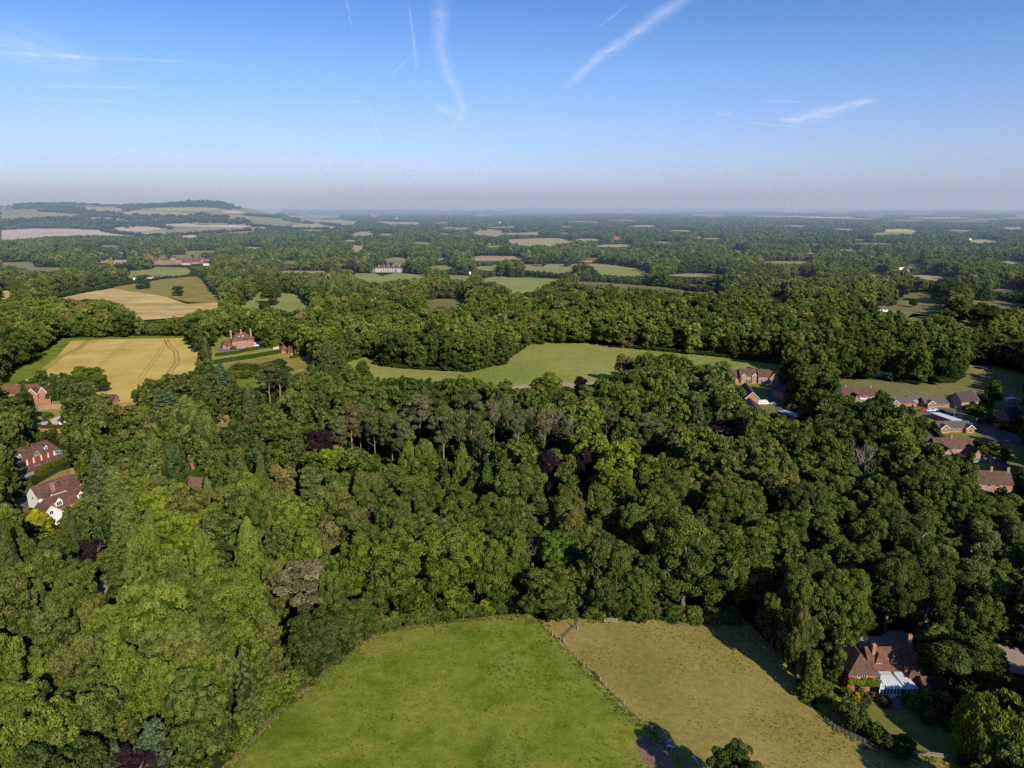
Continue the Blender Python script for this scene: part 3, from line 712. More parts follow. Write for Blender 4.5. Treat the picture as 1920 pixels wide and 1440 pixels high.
for nm, p, m in [
    ('pasture', [(660, 520), (668, 512), (702, 512), (715, 518), (740, 512), (800, 515), (803, 523), (740, 526), (700, 532), (672, 526)], 'park'),
    ('pasture', [(840, 515), (880, 517), (878, 528), (845, 526)], 'park'),
    ('pasture', [(905, 522), (930, 518), (1000, 521), (1060, 524), (1040, 530), (1015, 540), (1000, 546), (985, 552), (960, 550), (948, 538), (930, 532), (905, 530)], 'park'),
    ('pasture', [(985, 500), (1080, 501), (1078, 512), (1070, 517), (1020, 516), (984, 514)], 'park'),
    ('pasture', [(1104, 504), (1130, 500), (1222, 508), (1218, 517), (1160, 519), (1110, 516)], 'park'),
    ('pasture', [(1072, 528), (1110, 528), (1180, 533), (1262, 540), (1350, 546), (1345, 552), (1270, 550), (1250, 547), (1180, 543), (1140, 536), (1080, 533)], 'rough'),
    ('pasture', [(795, 562), (840, 560), (877, 561), (866, 572), (852, 580), (820, 577), (802, 583)], 'rough'),
    ('stubble_field', [(884, 482), (905, 479), (978, 480), (980, 486), (940, 490), (890, 489)], 'tan'),
    ('stubble_field', [(880, 435), (905, 433), (942, 433), (940, 437), (985, 436), (1012, 434), (1010, 441), (940, 440), (930, 445), (900, 442)], 'tan'),
    ('stubble_field', [(950, 449), (1000, 447), (1050, 446), (1075, 452), (1082, 456), (1050, 457), (1032, 463), (1005, 460), (985, 462), (958, 456)], 'downtan'),
    ('stubble_field', [(703, 415), (745, 416), (788, 417), (786, 421), (730, 421)], 'tan'),
    ('stubble_field', [(640, 414), (668, 415), (665, 421), (640, 422)], 'tan'),
    ('stubble_field', [(665, 436), (700, 437), (700, 442), (664, 443)], 'tan'),
    ('pasture', [(1436, 568), (1445, 556), (1470, 553), (1472, 565), (1468, 571), (1440, 573)], 'park'),
    ('pasture', [(1280, 532), (1310, 535), (1352, 542), (1352, 549), (1300, 547), (1280, 545)], 'park'),
    ('stubble_field', [(1710, 516), (1750, 515), (1794, 520), (1790, 527), (1750, 526), (1718, 522)], 'downtan'),
    ('wheat_field', [(1656, 431), (1690, 429), (1722, 432), (1716, 436), (1660, 436)], 'wheat'),
    ('pasture', [(1628, 439), (1655, 435), (1718, 436), (1712, 440), (1650, 441)], 'park'),
    ('stubble_field', [(1818, 450), (1840, 448), (1876, 451), (1870, 456), (1820, 457)], 'downtan'),
    ('stubble_field', [(1868, 488), (1925, 490), (1925, 500), (1890, 497)], 'tan'),
    ('pasture', [(1645, 577), (1680, 572), (1690, 553), (1715, 547), (1770, 552), (1775, 580), (1750, 590), (1700, 596), (1690, 590), (1650, 585)], 'rough'),
    ('pasture', [(1818, 562), (1880, 564), (1925, 570), (1925, 580), (1880, 580), (1830, 576)], 'rough'),
    ('pasture', [(1788, 604), (1820, 598), (1856, 603), (1850, 610), (1824, 618), (1800, 612)], 'rough'),
    ('pasture', [(718, 485), (740, 482), (765, 483), (760, 488), (725, 488)], 'park'),
    ('stubble_field', [(820, 484), (836, 482), (842, 487), (822, 488)], 'tan'),
    ('pasture', [(658, 470), (662, 460), (684, 461), (682, 468), (670, 473)], 'downtan'),
    ('stubble_field', [(1076, 450), (1090, 447), (1128, 448), (1124, 452), (1090, 453)], 'downtan'),
    ('stubble_field', [(1066, 417), (1080, 415), (1118, 416), (1112, 418)], 'tan'),
    ('stubble_field', [(818, 439), (832, 437), (848, 439), (836, 441)], 'tan'),
    ('stubble_field', [(1050, 437), (1064, 436), (1072, 438), (1060, 439)], 'tan'),
    ('pasture', [(1510, 475), (1520, 472), (1536, 474), (1530, 477)], 'downtan'),
    ('pasture', [(1698, 498), (1712, 492), (1734, 495), (1730, 501), (1706, 502)], 'rough'),
    ('pasture', [(48, 505), (60, 500), (118, 502), (116, 508), (60, 510)], 'down'),
    ('pasture', [(527, 492), (536, 487), (560, 489), (558, 494), (534, 496)], 'rough'),
    ('pasture', [(1698, 597), (1712, 588), (1742, 590), (1738, 600), (1710, 602)], 'rough'),
    ('pasture', [(1360, 470), (1380, 468), (1400, 470), (1390, 473)], 'park'),
    ('stubble_field', [(1180, 424), (1200, 422), (1230, 423), (1222, 426), (1190, 426)], 'tan'),
    ('stubble_field', [(1250, 433), (1268, 431), (1300, 432), (1290, 435)], 'downtan'),
    ('stubble_field', [(1460, 424), (1480, 422), (1515, 423), (1500, 426)], 'park'),
    ('stubble_field', [(1560, 430), (1580, 428), (1606, 430), (1590, 432)], 'tan'),
    ('stubble_field', [(1770, 432), (1790, 430), (1830, 432), (1810, 435)], 'park'),
    ('stubble_field', [(1870, 428), (1890, 426), (1925, 428), (1900, 431)], 'tan'),
    ('stubble_field', [(640, 452), (655, 449), (672, 451), (660, 454)], 'tan'),
    ('pasture', [(905, 462), (925, 460), (940, 463), (925, 465)], 'park'),
    ('pasture', [(1225, 455), (1240, 452), (1265, 454), (1250, 457)], 'park'),
    ('pasture', [(1856, 543), (1880, 540), (1925, 543), (1925, 549), (1880, 549)], 'rough'),
    ('pasture', [(1480, 520), (1500, 517), (1530, 519), (1515, 523)], 'rough'),
    ('stubble_field', [(450, 464), (470, 462), (495, 464), (480, 467)], 'tan'),
    ('pasture', [(180, 462), (200, 459), (230, 461), (215, 464)], 'down'),
    ('pasture', [(1568, 470), (1590, 467), (1610, 469), (1600, 472)], 'downtan'),
    ('pasture', [(1570, 712), (1600, 711), (1640, 712), (1700, 717), (1740, 719), (1790, 718), (1806, 708), (1812, 682), (1850, 682), (1925, 700), (1925, 770), (1880, 762), (1862, 752), (1842, 742), (1800, 745), (1740, 750), (1700, 750), (1640, 740), (1600, 733), (1572, 730)], 'rough')]:
    sheet(nm, p, M[m], 0.06, clear=True)
# ---- village ground on the right
sheet('lawn', [(1350, 740), (1380, 700), (1470, 695), (1560, 735), (1660, 740), (1790, 745), (1870, 750), (1990, 790), (2000, 1000), (1900, 1000), (1800, 900), (1740, 820), (1600, 790), (1500, 810), (1400, 800)], M['lawn'], 0.04, clear=False)
sheet('road', [(1432, 722), (1448, 724), (1462, 745), (1470, 762), (1500, 772), (1545, 790), (1560, 810), (1540, 822), (1500, 810), (1478, 792), (1455, 768), (1440, 745)], M['tarmac'], 0.06, clear=False)
sheet('road', [(1726, 766), (1740, 763), (1790, 768), (1812, 782), (1840, 792), (1870, 805), (1925, 818), (1990, 832), (1990, 850), (1920, 838), (1880, 830), (1845, 832), (1850, 826), (1842, 816), (1826, 806), (1828, 796), (1800, 782), (1762, 778), (1730, 778)], M['tarmac'], 0.06, clear=False)
sheet('road', [(1722, 812), (1745, 806), (1768, 820), (1760, 828), (1738, 828), (1722, 824)], M['tarmac'], 0.06)
sheet('lawn', [(1768, 812), (1800, 812), (1826, 810), (1840, 816), (1844, 822), (1830, 828), (1795, 827)], M['meadow'], 0.055)
for p in ([(1385, 694), (1452, 697), (1458, 720), (1440, 740), (1462, 765), (1490, 772), (1518, 785), (1510, 793), (1480, 785), (1450, 775), (1425, 772), (1402, 770), (1390, 735), (1372, 720)], [(1464, 722), (1484, 722), (1482, 745), (1468, 745)],
          [(1568, 733), (1638, 736), (1630, 755), (1608, 755), (1580, 742)], [(1668, 750), (1795, 748), (1795, 762), (1700, 766), (1670, 762)], [(1725, 764), (1800, 770), (1832, 790), (1830, 826), (1762, 815), (1745, 780), (1725, 776)],
          [(1828, 858), (1862, 856), (1905, 872), (1900, 886), (1850, 882), (1832, 876)], [(1372, 702), (1390, 702), (1392, 724), (1374, 722)], [(1444, 724), (1462, 730), (1470, 752), (1458, 756)],
          [(1802, 735), (1836, 738), (1836, 748), (1804, 750)], [(1832, 795), (1925, 820), (1925, 835), (1850, 830)], [(1884, 770), (1915, 772), (1912, 788), (1886, 786)], [(1752, 826), (1820, 826), (1826, 855), (1800, 862), (1760, 850)],
          [(1860, 764), (1882, 768), (1880, 780), (1862, 778)], [(1895, 832), (1925, 832), (1925, 870), (1895, 860)], [(1856, 862), (1870, 862), (1872, 872), (1856, 872)], [(1826, 884), (1905, 890), (1900, 926), (1826, 922)],
          [(1596, 1215), (1640, 1200), (1720, 1215), (1725, 1260), (1715, 1300), (1640, 1300), (1600, 1290), (1590, 1250)], [(1905, 1262), (1925, 1262), (1925, 1300), (1912, 1290)],
          [(185, 489), (242, 489), (242, 498), (185, 498)], [(285, 488), (396, 488), (396, 500), (285, 500)], [(704, 499), (761, 499), (761, 512), (704, 512)], [(250, 520), (297, 517), (297, 524), (250, 526)], [(1095, 484), (1120, 484), (1120, 493), (1095, 493)], [(1150, 444), (1170, 444), (1170, 450), (1150, 450)], [(1648, 578), (1664, 578), (1664, 586), (1648, 586)],
          [(1632, 702), (1660, 702), (1660, 710), (1632, 710)], [(875, 506), (884, 506), (884, 518), (875, 518)]):
    CLEAR.append(p)

# ---- chalk downs on the left: draped crops
for p, m in [
    ([(0, 432), (60, 429), (130, 429), (200, 432), (260, 437), (318, 438), (300, 442), (250, 443), (180, 442), (90, 444), (60, 448), (0, 452)], 'pink'),
    ([(200, 436), (260, 433), (318, 434), (290, 440), (262, 443), (230, 442)], 'downtan'),
    ([(212, 428), (240, 424), (285, 425), (315, 430), (285, 433), (240, 434), (222, 432)], 'pink'),
    ([(305, 421), (350, 419), (372, 423), (440, 422), (470, 425), (450, 428), (380, 427), (330, 425)], 'pink'),
    ([(340, 441), (360, 440), (371, 443), (360, 447), (345, 446)], 'pink'),
    ([(320, 438), (380, 433), (440, 431), (480, 432), (470, 437), (400, 438), (340, 441)], 'down'),
    ([(484, 427), (500, 424), (522, 425), (520, 429), (490, 430)], 'pink'),
    ([(545, 425), (570, 421), (600, 420), (630, 427), (612, 433), (580, 434), (552, 430)], 'downtan'),
    ([(0, 396), (25, 395), (90, 398), (150, 402), (140, 407), (60, 409), (0, 410)], 'down'),
    ([(0, 384), (26, 384), (24, 394), (0, 394)], 'down'),
    ([(140, 388), (200, 388), (232, 391), (218, 398), (165, 399), (138, 396)], 'downtan'),
    ([(190, 400), (260, 396), (330, 398), (362, 402), (330, 407), (250, 406)], 'downtan'),
    ([(270, 393), (330, 390), (400, 390), (418, 394), (380, 398), (320, 397)], 'downtan'),
    ([(395, 403), (440, 404), (520, 409), (552, 420), (528, 425), (470, 422), (425, 414), (400, 408)], 'down'),
    ([(440, 383), (480, 383), (515, 389), (534, 394), (518, 402), (480, 401), (445, 397), (436, 390)], 'down'),
    ([(415, 396), (445, 396), (465, 400), (440, 401), (420, 400)], 'pink'),
    ([(200, 413), (235, 412), (250, 417), (240, 424), (212, 421)], 'down'),
    ([(535, 404), (580, 404), (640, 405), (640, 409), (590, 410), (545, 408)], 'down'),
    ([(560, 411), (640, 412), (662, 415), (640, 420), (600, 416)], 'downtan'),
    ([(0, 412), (30, 411), (62, 414), (40, 420), (0, 422)], 'down')]:
    sheet('downland_field', p, M[m], 0.8, clear=True)
# ---- more small fields between the woods of the plain
qf = np.random.default_rng(77); made = []
for k in range(260):
    if len(made) >= 24: break
    fx, fy = (640 + 700 * qf.random() if qf.random() < 0.55 else qf.random() * 2000 - 40), 403 + 120 * qf.random() ** 1.2
    if fx < 640 and fy < 452: continue
    if fy > 520 and not (fx > 1350 or 500 < fx < 760): continue
    hh_f = 0.8 + (fy - 392) * (0.015 + 0.035 * qf.random()); ww_f = (10 + 30 * qf.random()) * (0.6 + (fy - 395) / 110.0)
    if any(abs(fx - a) < ww_f + c + 8 and abs(fy - b) < hh_f + d + 2.5 for a, b, c, d in made): continue
    tp = [(fx + ww_f * math.cos(t), fy + hh_f * math.sin(t)) for t in np.linspace(0, 6.283, 9)[:-1]]
    if any(inside([(x_, y_ + e) for x_, y_ in pl], [p_[0]], [p_[1]])[0] for pl in CLEAR for p_ in tp + [(fx, fy)] for e in (0, -4, 5)): continue
    sh = (qf.random() - 0.5) * 0.5
    poly = [(fx + ww_f * (x_ + sh * y_), fy + hh_f * y_) for x_, y_ in [(-1, -.1 - .3 * qf.random()), (-.45, -.7), (.3, -.8 + .2 * qf.random()), (.95, -.5), (1, .1), (.5, .6 * qf.random() + .3), (-.1, .75), (-.7, .45)]]
    made.append((fx, fy, ww_f, hh_f))
    nm_f, m_f = [('pasture', 'park'), ('pasture', 'rough'), ('stubble_field', 'tan'), ('pasture', 'pasture'), ('stubble_field', 'downtan')][int(qf.integers(5))]
    sheet(nm_f, poly, M[m_f], 0.3, clear=True)
# ---- pale strips of open land on the far plain
rr = np.random.default_rng(5)
for (x, y, w, h, m) in [(880, 394.5, 60, 1.2, 'tan'), (1010, 399, 70, 1.0, 'park'), (1130, 398.6, 90, 1.2, 'pink'), (1215, 399.6, 60, 1.0, 'park'), (1320, 404, 30, 1.5, 'pink'), (1345, 404, 20, 1.3, 'park'), (1480, 407, 70, 2.0, 'downtan'), (1430, 406, 28, 1.2, 'park'), (1555, 409, 50, 2.0, 'pink'), (1610, 411, 34, 1.6, 'tan'),
                        (1570, 399, 24, 1.0, 'park'), (1720, 402, 30, 1.2, 'tan'), (1760, 410, 60, 2.6, 'downtan'), (1800, 416, 60, 1.8, 'park'), (1840, 412, 40, 1.6, 'tan'), (1700, 414, 36, 1.6, 'downtan'), (1900, 410, 26, 1.3, 'pink'), (1640, 406, 20, 1.0, 'tan'), (1085, 417, 24, 1.3, 'downtan'), (1110, 417.5, 14, 1.2, 'tan'), (1790, 409, 20, 1.0, 'pink'), (1500, 398, 40, 0.8, 'park'), (740, 399, 26, 1.0, 'tan'), (1870, 399, 30, 0.9, 'tan')]:
    x0, x1 = x - w, x + w
    sheet('distant_field', [(x0, y), (x0 + w * 0.4, y - h * 0.5), (x + w * 0.3, y - h * 0.6), (x1, y - h * 0.1), (x1 - w * 0.3, y + h * 0.5), (x - w * 0.2, y + h * 0.6)], M[m], 3.0, clear=True)

# ================================================================== BUILDINGS
BRICK = brick_mat('orange_brick', (0.46, 0.19, 0.10), (0.38, 0.15, 0.085), (0.42, 0.30, 0.22))
BRICK2 = brick_mat('pinkish_brick', (0.42, 0.24, 0.17), (0.34, 0.18, 0.13), (0.42, 0.32, 0.26))
TILEHUNG = brick_mat('hung_clay_tile', (0.42, 0.16, 0.09), (0.34, 0.13, 0.075), (0.16, 0.06, 0.04), 0.12, 0.18)
WHITEWALL = plain('white_render', (0.80, 0.78, 0.74), 0.85, 0.05, 0.6)
CREAM = plain('cream_render', (0.50, 0.44, 0.33), 0.85, 0.08, 0.6)
ROOFB = brick_mat('brown_clay_tiles', (0.175, 0.095, 0.066), (0.125, 0.068, 0.050), (0.07, 0.04, 0.035), 0.2, 0.3, var=0.7)
ROOFR = brick_mat('red_clay_tiles', (0.225, 0.110, 0.066), (0.155, 0.074, 0.046), (0.09, 0.05, 0.04), 0.2, 0.3, var=0.8)
ROOFG = brick_mat('grey_brown_tiles', (0.155, 0.125, 0.115), (0.125, 0.10, 0.095), (0.07, 0.06, 0.06), 0.22, 0.33, var=0.5)
ROOFD = brick_mat('dark_tiles', (0.095, 0.07, 0.07), (0.075, 0.058, 0.06), (0.04, 0.035, 0.035), 0.22, 0.33, var=0.5)
FLATROOF = plain('pale_flat_roof', (0.62, 0.63, 0.64), 0.7, 0.06, 0.5)
BLUEROOF = plain('blue_grey_flat_roof', (0.30, 0.36, 0.44), 0.7, 0.06, 0.5)
TIMBER = plain('weathered_timber', (0.30, 0.27, 0.24), 0.9, 0.25, 3.0)
REDDOOR = plain('red_brown_boards', (0.30, 0.07, 0.035), 0.7, 0.12, 3.0)
WHITEP = plain('white_paint', (0.82, 0.81, 0.78), 0.5, 0.03, 2.0)
GLASS = plain('window_glass', (0.035, 0.045, 0.055), 0.12, 0.2, 1.0, spec=0.8)
CONSGLASS = plain('conservatory_glazing', (0.62, 0.66, 0.64), 0.25, 0.08, 0.6, spec=0.6)
LEAD = plain('lead_flashing', (0.32, 0.33, 0.35), 0.6, 0.1, 1.0)
POT = plain('clay_pot', (0.42, 0.18, 0.10), 0.9, 0.1, 3.0)
BLACKV = plain('opening_shade_black', (0.012, 0.012, 0.013), 0.9, 0.1, 1.0)  # near-black colour painting the shade inside an opening

def roof_faces(b, x0, x1, y0, y1, ze, zr, axis='x', hip=(0, 0), ov=0.35, th=0.16):
    """closed tiled roof; hip = how far each ridge end is pulled in (0 = gable)"""
    if axis == 'y': 
        U0, U1, V0, V1 = y0, y1, x0, x1
        P = lambda u, v, z: (v, u, z)
    else:
        U0, U1, V0, V1 = x0, x1, y0, y1
        P = lambda u, v, z: (u, v, z)
    vm = (V0 + V1) / 2; sl = (zr - ze) / (vm - V0); zo = ze - ov * sl
    u0, u1, v0, v1 = U0 - ov, U1 + ov, V0 - ov, V1 + ov
    r0 = u0 + (hip[0] + ov if hip[0] else 0); r1 = u1 - (hip[1] + ov if hip[1] else 0)
    vs = []
    for dz in (0.08, 0.08 - th):
        vs += [P(u0, v0, zo + dz), P(u1, v0, zo + dz), P(u1, v1, zo + dz), P(u0, v1, zo + dz), P(r0, vm, zr + dz), P(r1, vm, zr + dz)]
    fs = [(0, 1, 5, 4), (2, 3, 4, 5), (0, 4, 3), (1, 2, 5), (10, 11, 7, 6), (11, 10, 9, 8), (9, 10, 6), (11, 8, 7), (0, 6, 7, 1), (1, 7, 8, 2), (2, 8, 9, 3), (3, 9, 6, 0)]
    if not hip[0]: fs[2] = (0, 4, 10, 6); fs[6] = (4, 3, 9, 10); fs[11] = (4, 10, 10, 4)[:0] or fs[11]
    if not hip[0]:
        fs = [f for f in fs if f not in ((3, 9, 6, 0),)]
    if not hip[1]:
        fs[3] = (1, 7, 11, 5)
        fs = [f if f != (11, 8, 7) else (5, 11, 8, 2) for f in fs]; fs = [f for f in fs if f != (1, 7, 8, 2)]
    b.add(vs, fs)

def wall_faces(b, x0, x1, y0, y1, ze, zr, axis='x', hip=(0, 0), z0=-0.2):
    b.box(x0, x1, y0, y1, z0, ze)
    if axis == 'x':
        ym = (y0 + y1) / 2
        for k, x, s in ((0, x0, 1), (1, x1, -1)):
            if not hip[k]: b.add([(x, y0, ze), (x, y1, ze), (x, ym, zr - 0.05), (x + s * 0.2, y0, ze), (x + s * 0.2, y1, ze), (x + s * 0.2, ym, zr - 0.05)], [(0, 1, 2), (5, 4, 3), (0, 2, 5, 3), (1, 4, 5, 2), (0, 3, 4, 1)])
    else:
        xm = (x0 + x1) / 2
        for k, y, s in ((0, y0, 1), (1, y1, -1)):
            if not hip[k]: b.add([(x0, y, ze), (x1, y, ze), (xm, y, zr - 0.05), (x0, y + s * 0.2, ze), (x1, y + s * 0.2, ze), (xm, y + s * 0.2, zr - 0.05)], [(0, 1, 2), (5, 4, 3), (0, 2, 5, 3), (1, 4, 5, 2), (0, 3, 4, 1)])

class House:
    def __init__(s, name, label, cat, pos, rot, wall, roof, group=None):
        s.o = empty(name, (pos[0], pos[1], float(terrain(pos[0], pos[1]))), R(rot), label=label, cat=cat)
        if group: s.o['group'] = group
        s.w = wall; s.r = roof; s.wb = MB()
    def block(s, x0, x1, y0, y1, ze, zr, axis='x', hip=(0, 0), roof=None, wall=None, ov=0.35, rname='roof'):
        if wall is None: wall_faces(s.wb, x0, x1, y0, y1, ze, zr, axis, hip)
        else:
            b = MB(); wall_faces(b, x0, x1, y0, y1, ze, zr, axis, hip); b.build('wall', wall, s.o)
        b = MB(); roof_faces(b, x0, x1, y0, y1, ze, zr, axis, hip, ov); b.build(rname, roof or s.r, s.o)
        return s
    def flat(s, x0, x1, y0, y1, z, roof=None, wall=None):
        if wall is None: s.wb.box(x0, x1, y0, y1, -0.2, z)
        else: MB().box(x0, x1, y0, y1, -0.2, z).build('wall', wall, s.o)
        MB().box(x0 - 0.2, x1 + 0.2, y0 - 0.2, y1 + 0.2, z, z + 0.2).build('roof', roof or FLATROOF, s.o); return s
    def win(s, face, c, z, w, h, plane, n=2, name='window', pane=True, frame=None):
        """face S: looks to -y at y=plane, E: +x at x=plane, W, N"""
        f, g_ = MB(), MB(); t = 0.07; d = 0.05
        def q(b, a0, a1, z0, z1, o0, o1):
            if face == 'S': b.box(c + a0, c + a1, plane - o1, plane - o0, z + z0, z + z1)
            if face == 'N': b.box(c + a0, c + a1, plane + o0, plane + o1, z + z0, z + z1)
            if face == 'E': b.box(plane + o0, plane + o1, c + a0, c + a1, z + z0, z + z1)
            if face == 'W': b.box(plane - o1, plane - o0, c + a0, c + a1, z + z0, z + z1)
        q(f, -w / 2 - t, w / 2 + t, -h / 2 - t - 0.04, -h / 2, 0.0, d + 0.05); q(f, -w / 2 - t, w / 2 + t, h / 2, h / 2 + t, 0.0, d)
        q(f, -w / 2 - t, -w / 2, -h / 2, h / 2, 0.0, d); q(f, w / 2, w / 2 + t, -h / 2, h / 2, 0.0, d)
        for i in range(1, n): x = -w / 2 + w * i / n; q(f, x - 0.045, x + 0.045, -h / 2, h / 2, 0.0, d * 0.8)
        q(g_, -w / 2, w / 2, -h / 2, h / 2, 0.003, 0.02)
        fo = f.build(name, frame or WHITEP, s.o); g_.build('pane', GLASS, fo); return s
    def door(s, face, c, w, h, plane, mat=None, z0=0.0, name='door'):
        b = MB(); 
        if face == 'S': b.box(c - w / 2, c + w / 2, plane - 0.06, plane - 0.003, z0, h)
        if face == 'E': b.box(plane + 0.003, plane + 0.06, c - w / 2, c + w / 2, z0, h)
        if face == 'W': b.box(plane - 0.06, plane - 0.003, c - w / 2, c + w / 2, z0, h)
        b.build(name, mat or WHITEP, s.o); return s
    def chimney(s, x, y, z0, z1, w=0.8, d=0.6, pots=2, mat=None):
        b = MB(); b.box(x - w / 2, x + w / 2, y - d / 2, y + d / 2, z0, z1 - 0.25); b.box(x - w / 2 - 0.07, x + w / 2 + 0.07, y - d / 2 - 0.07, y + d / 2 + 0.07, z1 - 0.25, z1)
        c = b.build('chimney', mat or BRICK2, s.o); p = MB()
        for i in range(pots): xx = x + (i - (pots - 1) / 2) * w * 0.5; p.tube([(xx, y, z1), (xx, y, z1 + 0.45)], [0.13, 0.11], 8)
        p.build('chimney_pots' if False else 'chimney_pot', POT, c); return s
    def dormer(s, x, yf, z0, w, hw, yb, roofm=None, cheek=None, gable=True, n=2, rise=None):
        """little gabled window standing out of a front slope: front at y=yf, runs back to yb"""
        b = MB(); ze = z0 + hw; zr = ze + (rise or w * 0.5)
        wall_faces(b, x - w / 2, x + w / 2, yf, yb, ze, zr, 'y', (0, 1) if gable else (w * 0.5, 1), z0=z0 - 0.3)
        o = b.build('dormer', cheek or s.r, s.o)
        r = MB(); roof_faces(r, x - w / 2, x + w / 2, yf, yb, ze, zr, 'y', (0, 0) if gable else (w * 0.45, 0), 0.15, 0.1); r.build('dormer_roof', roofm or s.r, o)
        f, p = MB(), MB(); hh = hw * 0.8; zc = z0 + hw * 0.5; ww = w * 0.72
        f.box(x - ww / 2 - 0.08, x + ww / 2 + 0.08, yf - 0.05, yf, zc - hh / 2 - 0.08, zc - hh / 2); f.box(x - ww / 2 - 0.08, x + ww / 2 + 0.08, yf - 0.05, yf, zc + hh / 2, zc + hh / 2 + 0.08)
        for i in range(n + 1): q_ = x - ww / 2 + ww * i / n; f.box(q_ - 0.06, q_ + 0.06, yf - 0.045, yf, zc - hh / 2, zc + hh / 2)
        p.box(x - ww / 2, x + ww / 2, yf - 0.02, yf - 0.003, zc - hh / 2, zc + hh / 2)
        f.build('window', WHITEP, o); p.build('pane', GLASS, o); return s
    def barge(s, x0, x1, y, ze, zr, ov=0.4, side='S', xx=None):
        """white boards along a gable"""
        b = MB(); m = (x0 + x1) / 2; k = (zr - ze) / (m - x0)
        for a in (x0 - ov, x1 + ov):
            z = ze - ov * k
            P0, P1 = ((a, y, z), (m, y, zr)) if side == 'S' else ((y, a, z), (y, m, zr))
            b.bar(P0, P1, 0.06, 0.28)
        b.build('bargeboard', WHITEP, s.o); return s
    def done(s):
        if s.wb.v: s.wb.build('wall', s.w, s.o)
        return s

# ---- semi-detached brick pair, far right
h = House('brick_house', 'orange brick semi-detached pair with white porches at the right edge', 'house', (182.3, 262.1), -9, BRICK, ROOFB)
h.block(0, 13.6, 0, 8, 4.9, 8.6)
for x in (1.0, 6.9, 13.0): h.chimney(x, 4, 7.6, 10.2, 0.9, 0.7)
for x, w in ((3.1, 0.8), (5.1, 1.5), (8.2, 1.5), (10.4, 0.8)): h.win('S', x, 3.9, w, 1.1, 0, 2)
for x, w in ((1.0, 1.4), (4.7, 1.5), (9.0, 1.5), (12.2, 1.2)): h.win('S', x, 1.35, w, 1.2, 0, 2)
h.door('S', 2.9, 1.0, 2.1, 0, GLASS); h.door('S', 10.9, 1.0, 2.1, 0, GLASS)
for x in (2.9, 10.9):
    b = MB(); b.box(x - 0.85, x - 0.7, -0.9, -0.75, 0, 2.2); b.box(x + 0.7, x + 0.85, -0.9, -0.75, 0, 2.2); b.box(x - 1, x + 1, -1.1, -0.002, 2.2, 2.4); b.build('porch', WHITEP, h.o)
h.done()

# ---- L-plan brick pair
h = House('brick_house', 'brown-roofed brick pair with two wings coming forward past a long hedge', 'house', (191.0, 303.9), 0, BRICK2, ROOFB)
h.block(0, 17.0, 0, 7, 4.9, 8.4); h.block(12.6, 16.6, -7, 0, 3.4, 6.6, 'y'); h.block(-1.6, 4.4, -7, 0, 3.4, 7.0, 'y')
h.chimney(8.3, 3.5, 7.6, 9.8, 0.9, 0.7); h.win('S', 7.0, 4.0, 1.6, 1.0, 0, 3); h.win('S', 10.4, 4.0, 1.5, 1.0, 0, 3); h.win('S', 7.2, 1.4, 1.2, 1.2, 0); h.win('S', 10.2, 1.4, 1.4, 1.2, 0, 3)
h.win('S', 14.6, 1.6, 2.6, 1.7, -7, 5); h.win('S', 1.4, 1.5, 1.8, 1.2, -7, 3)
b = MB(); b.box(3.5, 4.5, -4.2, -3.2, 4.7, 4.9); h.done()

# ---- right pair and its grey-roofed annexe
h = House('brick_house', 'pink-roofed brick house cut by the right edge beyond the hedge', 'house', (240.5, 300.5), 8, BRICK2, ROOFB)
h.block(0, 12, 0, 7.5, 4.9, 8.3, hip=(0, 2)); h.win('S', 3.2, 3.9, 1.5, 1.1, 0, 3); h.win('S', 8, 3.9, 1.5, 1.1, 0, 3); h.chimney(6, 3.7, 7.6, 9.6); h.done()
h = House('annexe', 'low brick annexe with a grey roof at the right edge', 'annexe', (232.5, 285.5), 5, BRICK2, ROOFG)
h.block(0, 13, 0, 6, 2.5, 4.4); h.win('S', 7.5, 1.4, 1.6, 1.1, 0, 2); h.win('S', 11, 1.4, 1.2, 1.1, 0, 2); h.done()

# ---- bungalows
def bungalow(pos, w, lab, gables, wins, rot=0):
    h = House('bungalow', lab, 'bungalow', pos, rot, BRICK, ROOFG, 'brick bungalows with white gables')
    h.block(0, w, 0, 7.5, 2.7, 5.0, 'x', (0, 0))
    for gx, gw in gables:
        h.block(gx, gx + gw, -1.6, 2.5, 2.7, 2.7 + gw * 0.42, 'y', (0, 1.0)); h.barge(gx, gx + gw, -1.98, 2.72, 2.78 + gw * 0.42); h.win('S', gx + gw / 2, 1.45, 1.6, 1.5, -1.6, 3)
    for x, ww in wins: h.win('S', x, 1.5, ww, 1.2, 0, 3)
    h.door('W', 3.5, 0.9, 2.0, 0, WHITEP); h.done(); return h
bungalow((214.2, 340.7), 17.2, 'bungalow with two white-edged gables behind the oval lawn', [(0.1, 4.2), (12.8, 4.2)], [(6.3, 2.0), (9.3, 2.0)])
bungalow((213.0, 387.5), 14.6, 'left bungalow of the far row, beside the long terrace', [(1.0, 4.0)], [(6.6, 2.4)])
bungalow((233.0, 386.4), 18.5, 'right bungalow of the far row, beside the dark tall house', [(0.8, 4.0)], [(6.8, 2.2), (10.2, 2.2)])
bungalow((226.8, 390.5), 5.6, 'small gabled bungalow end between the two far bungalows', [(0.0, 3.0)], [(4.3, 1.0)])

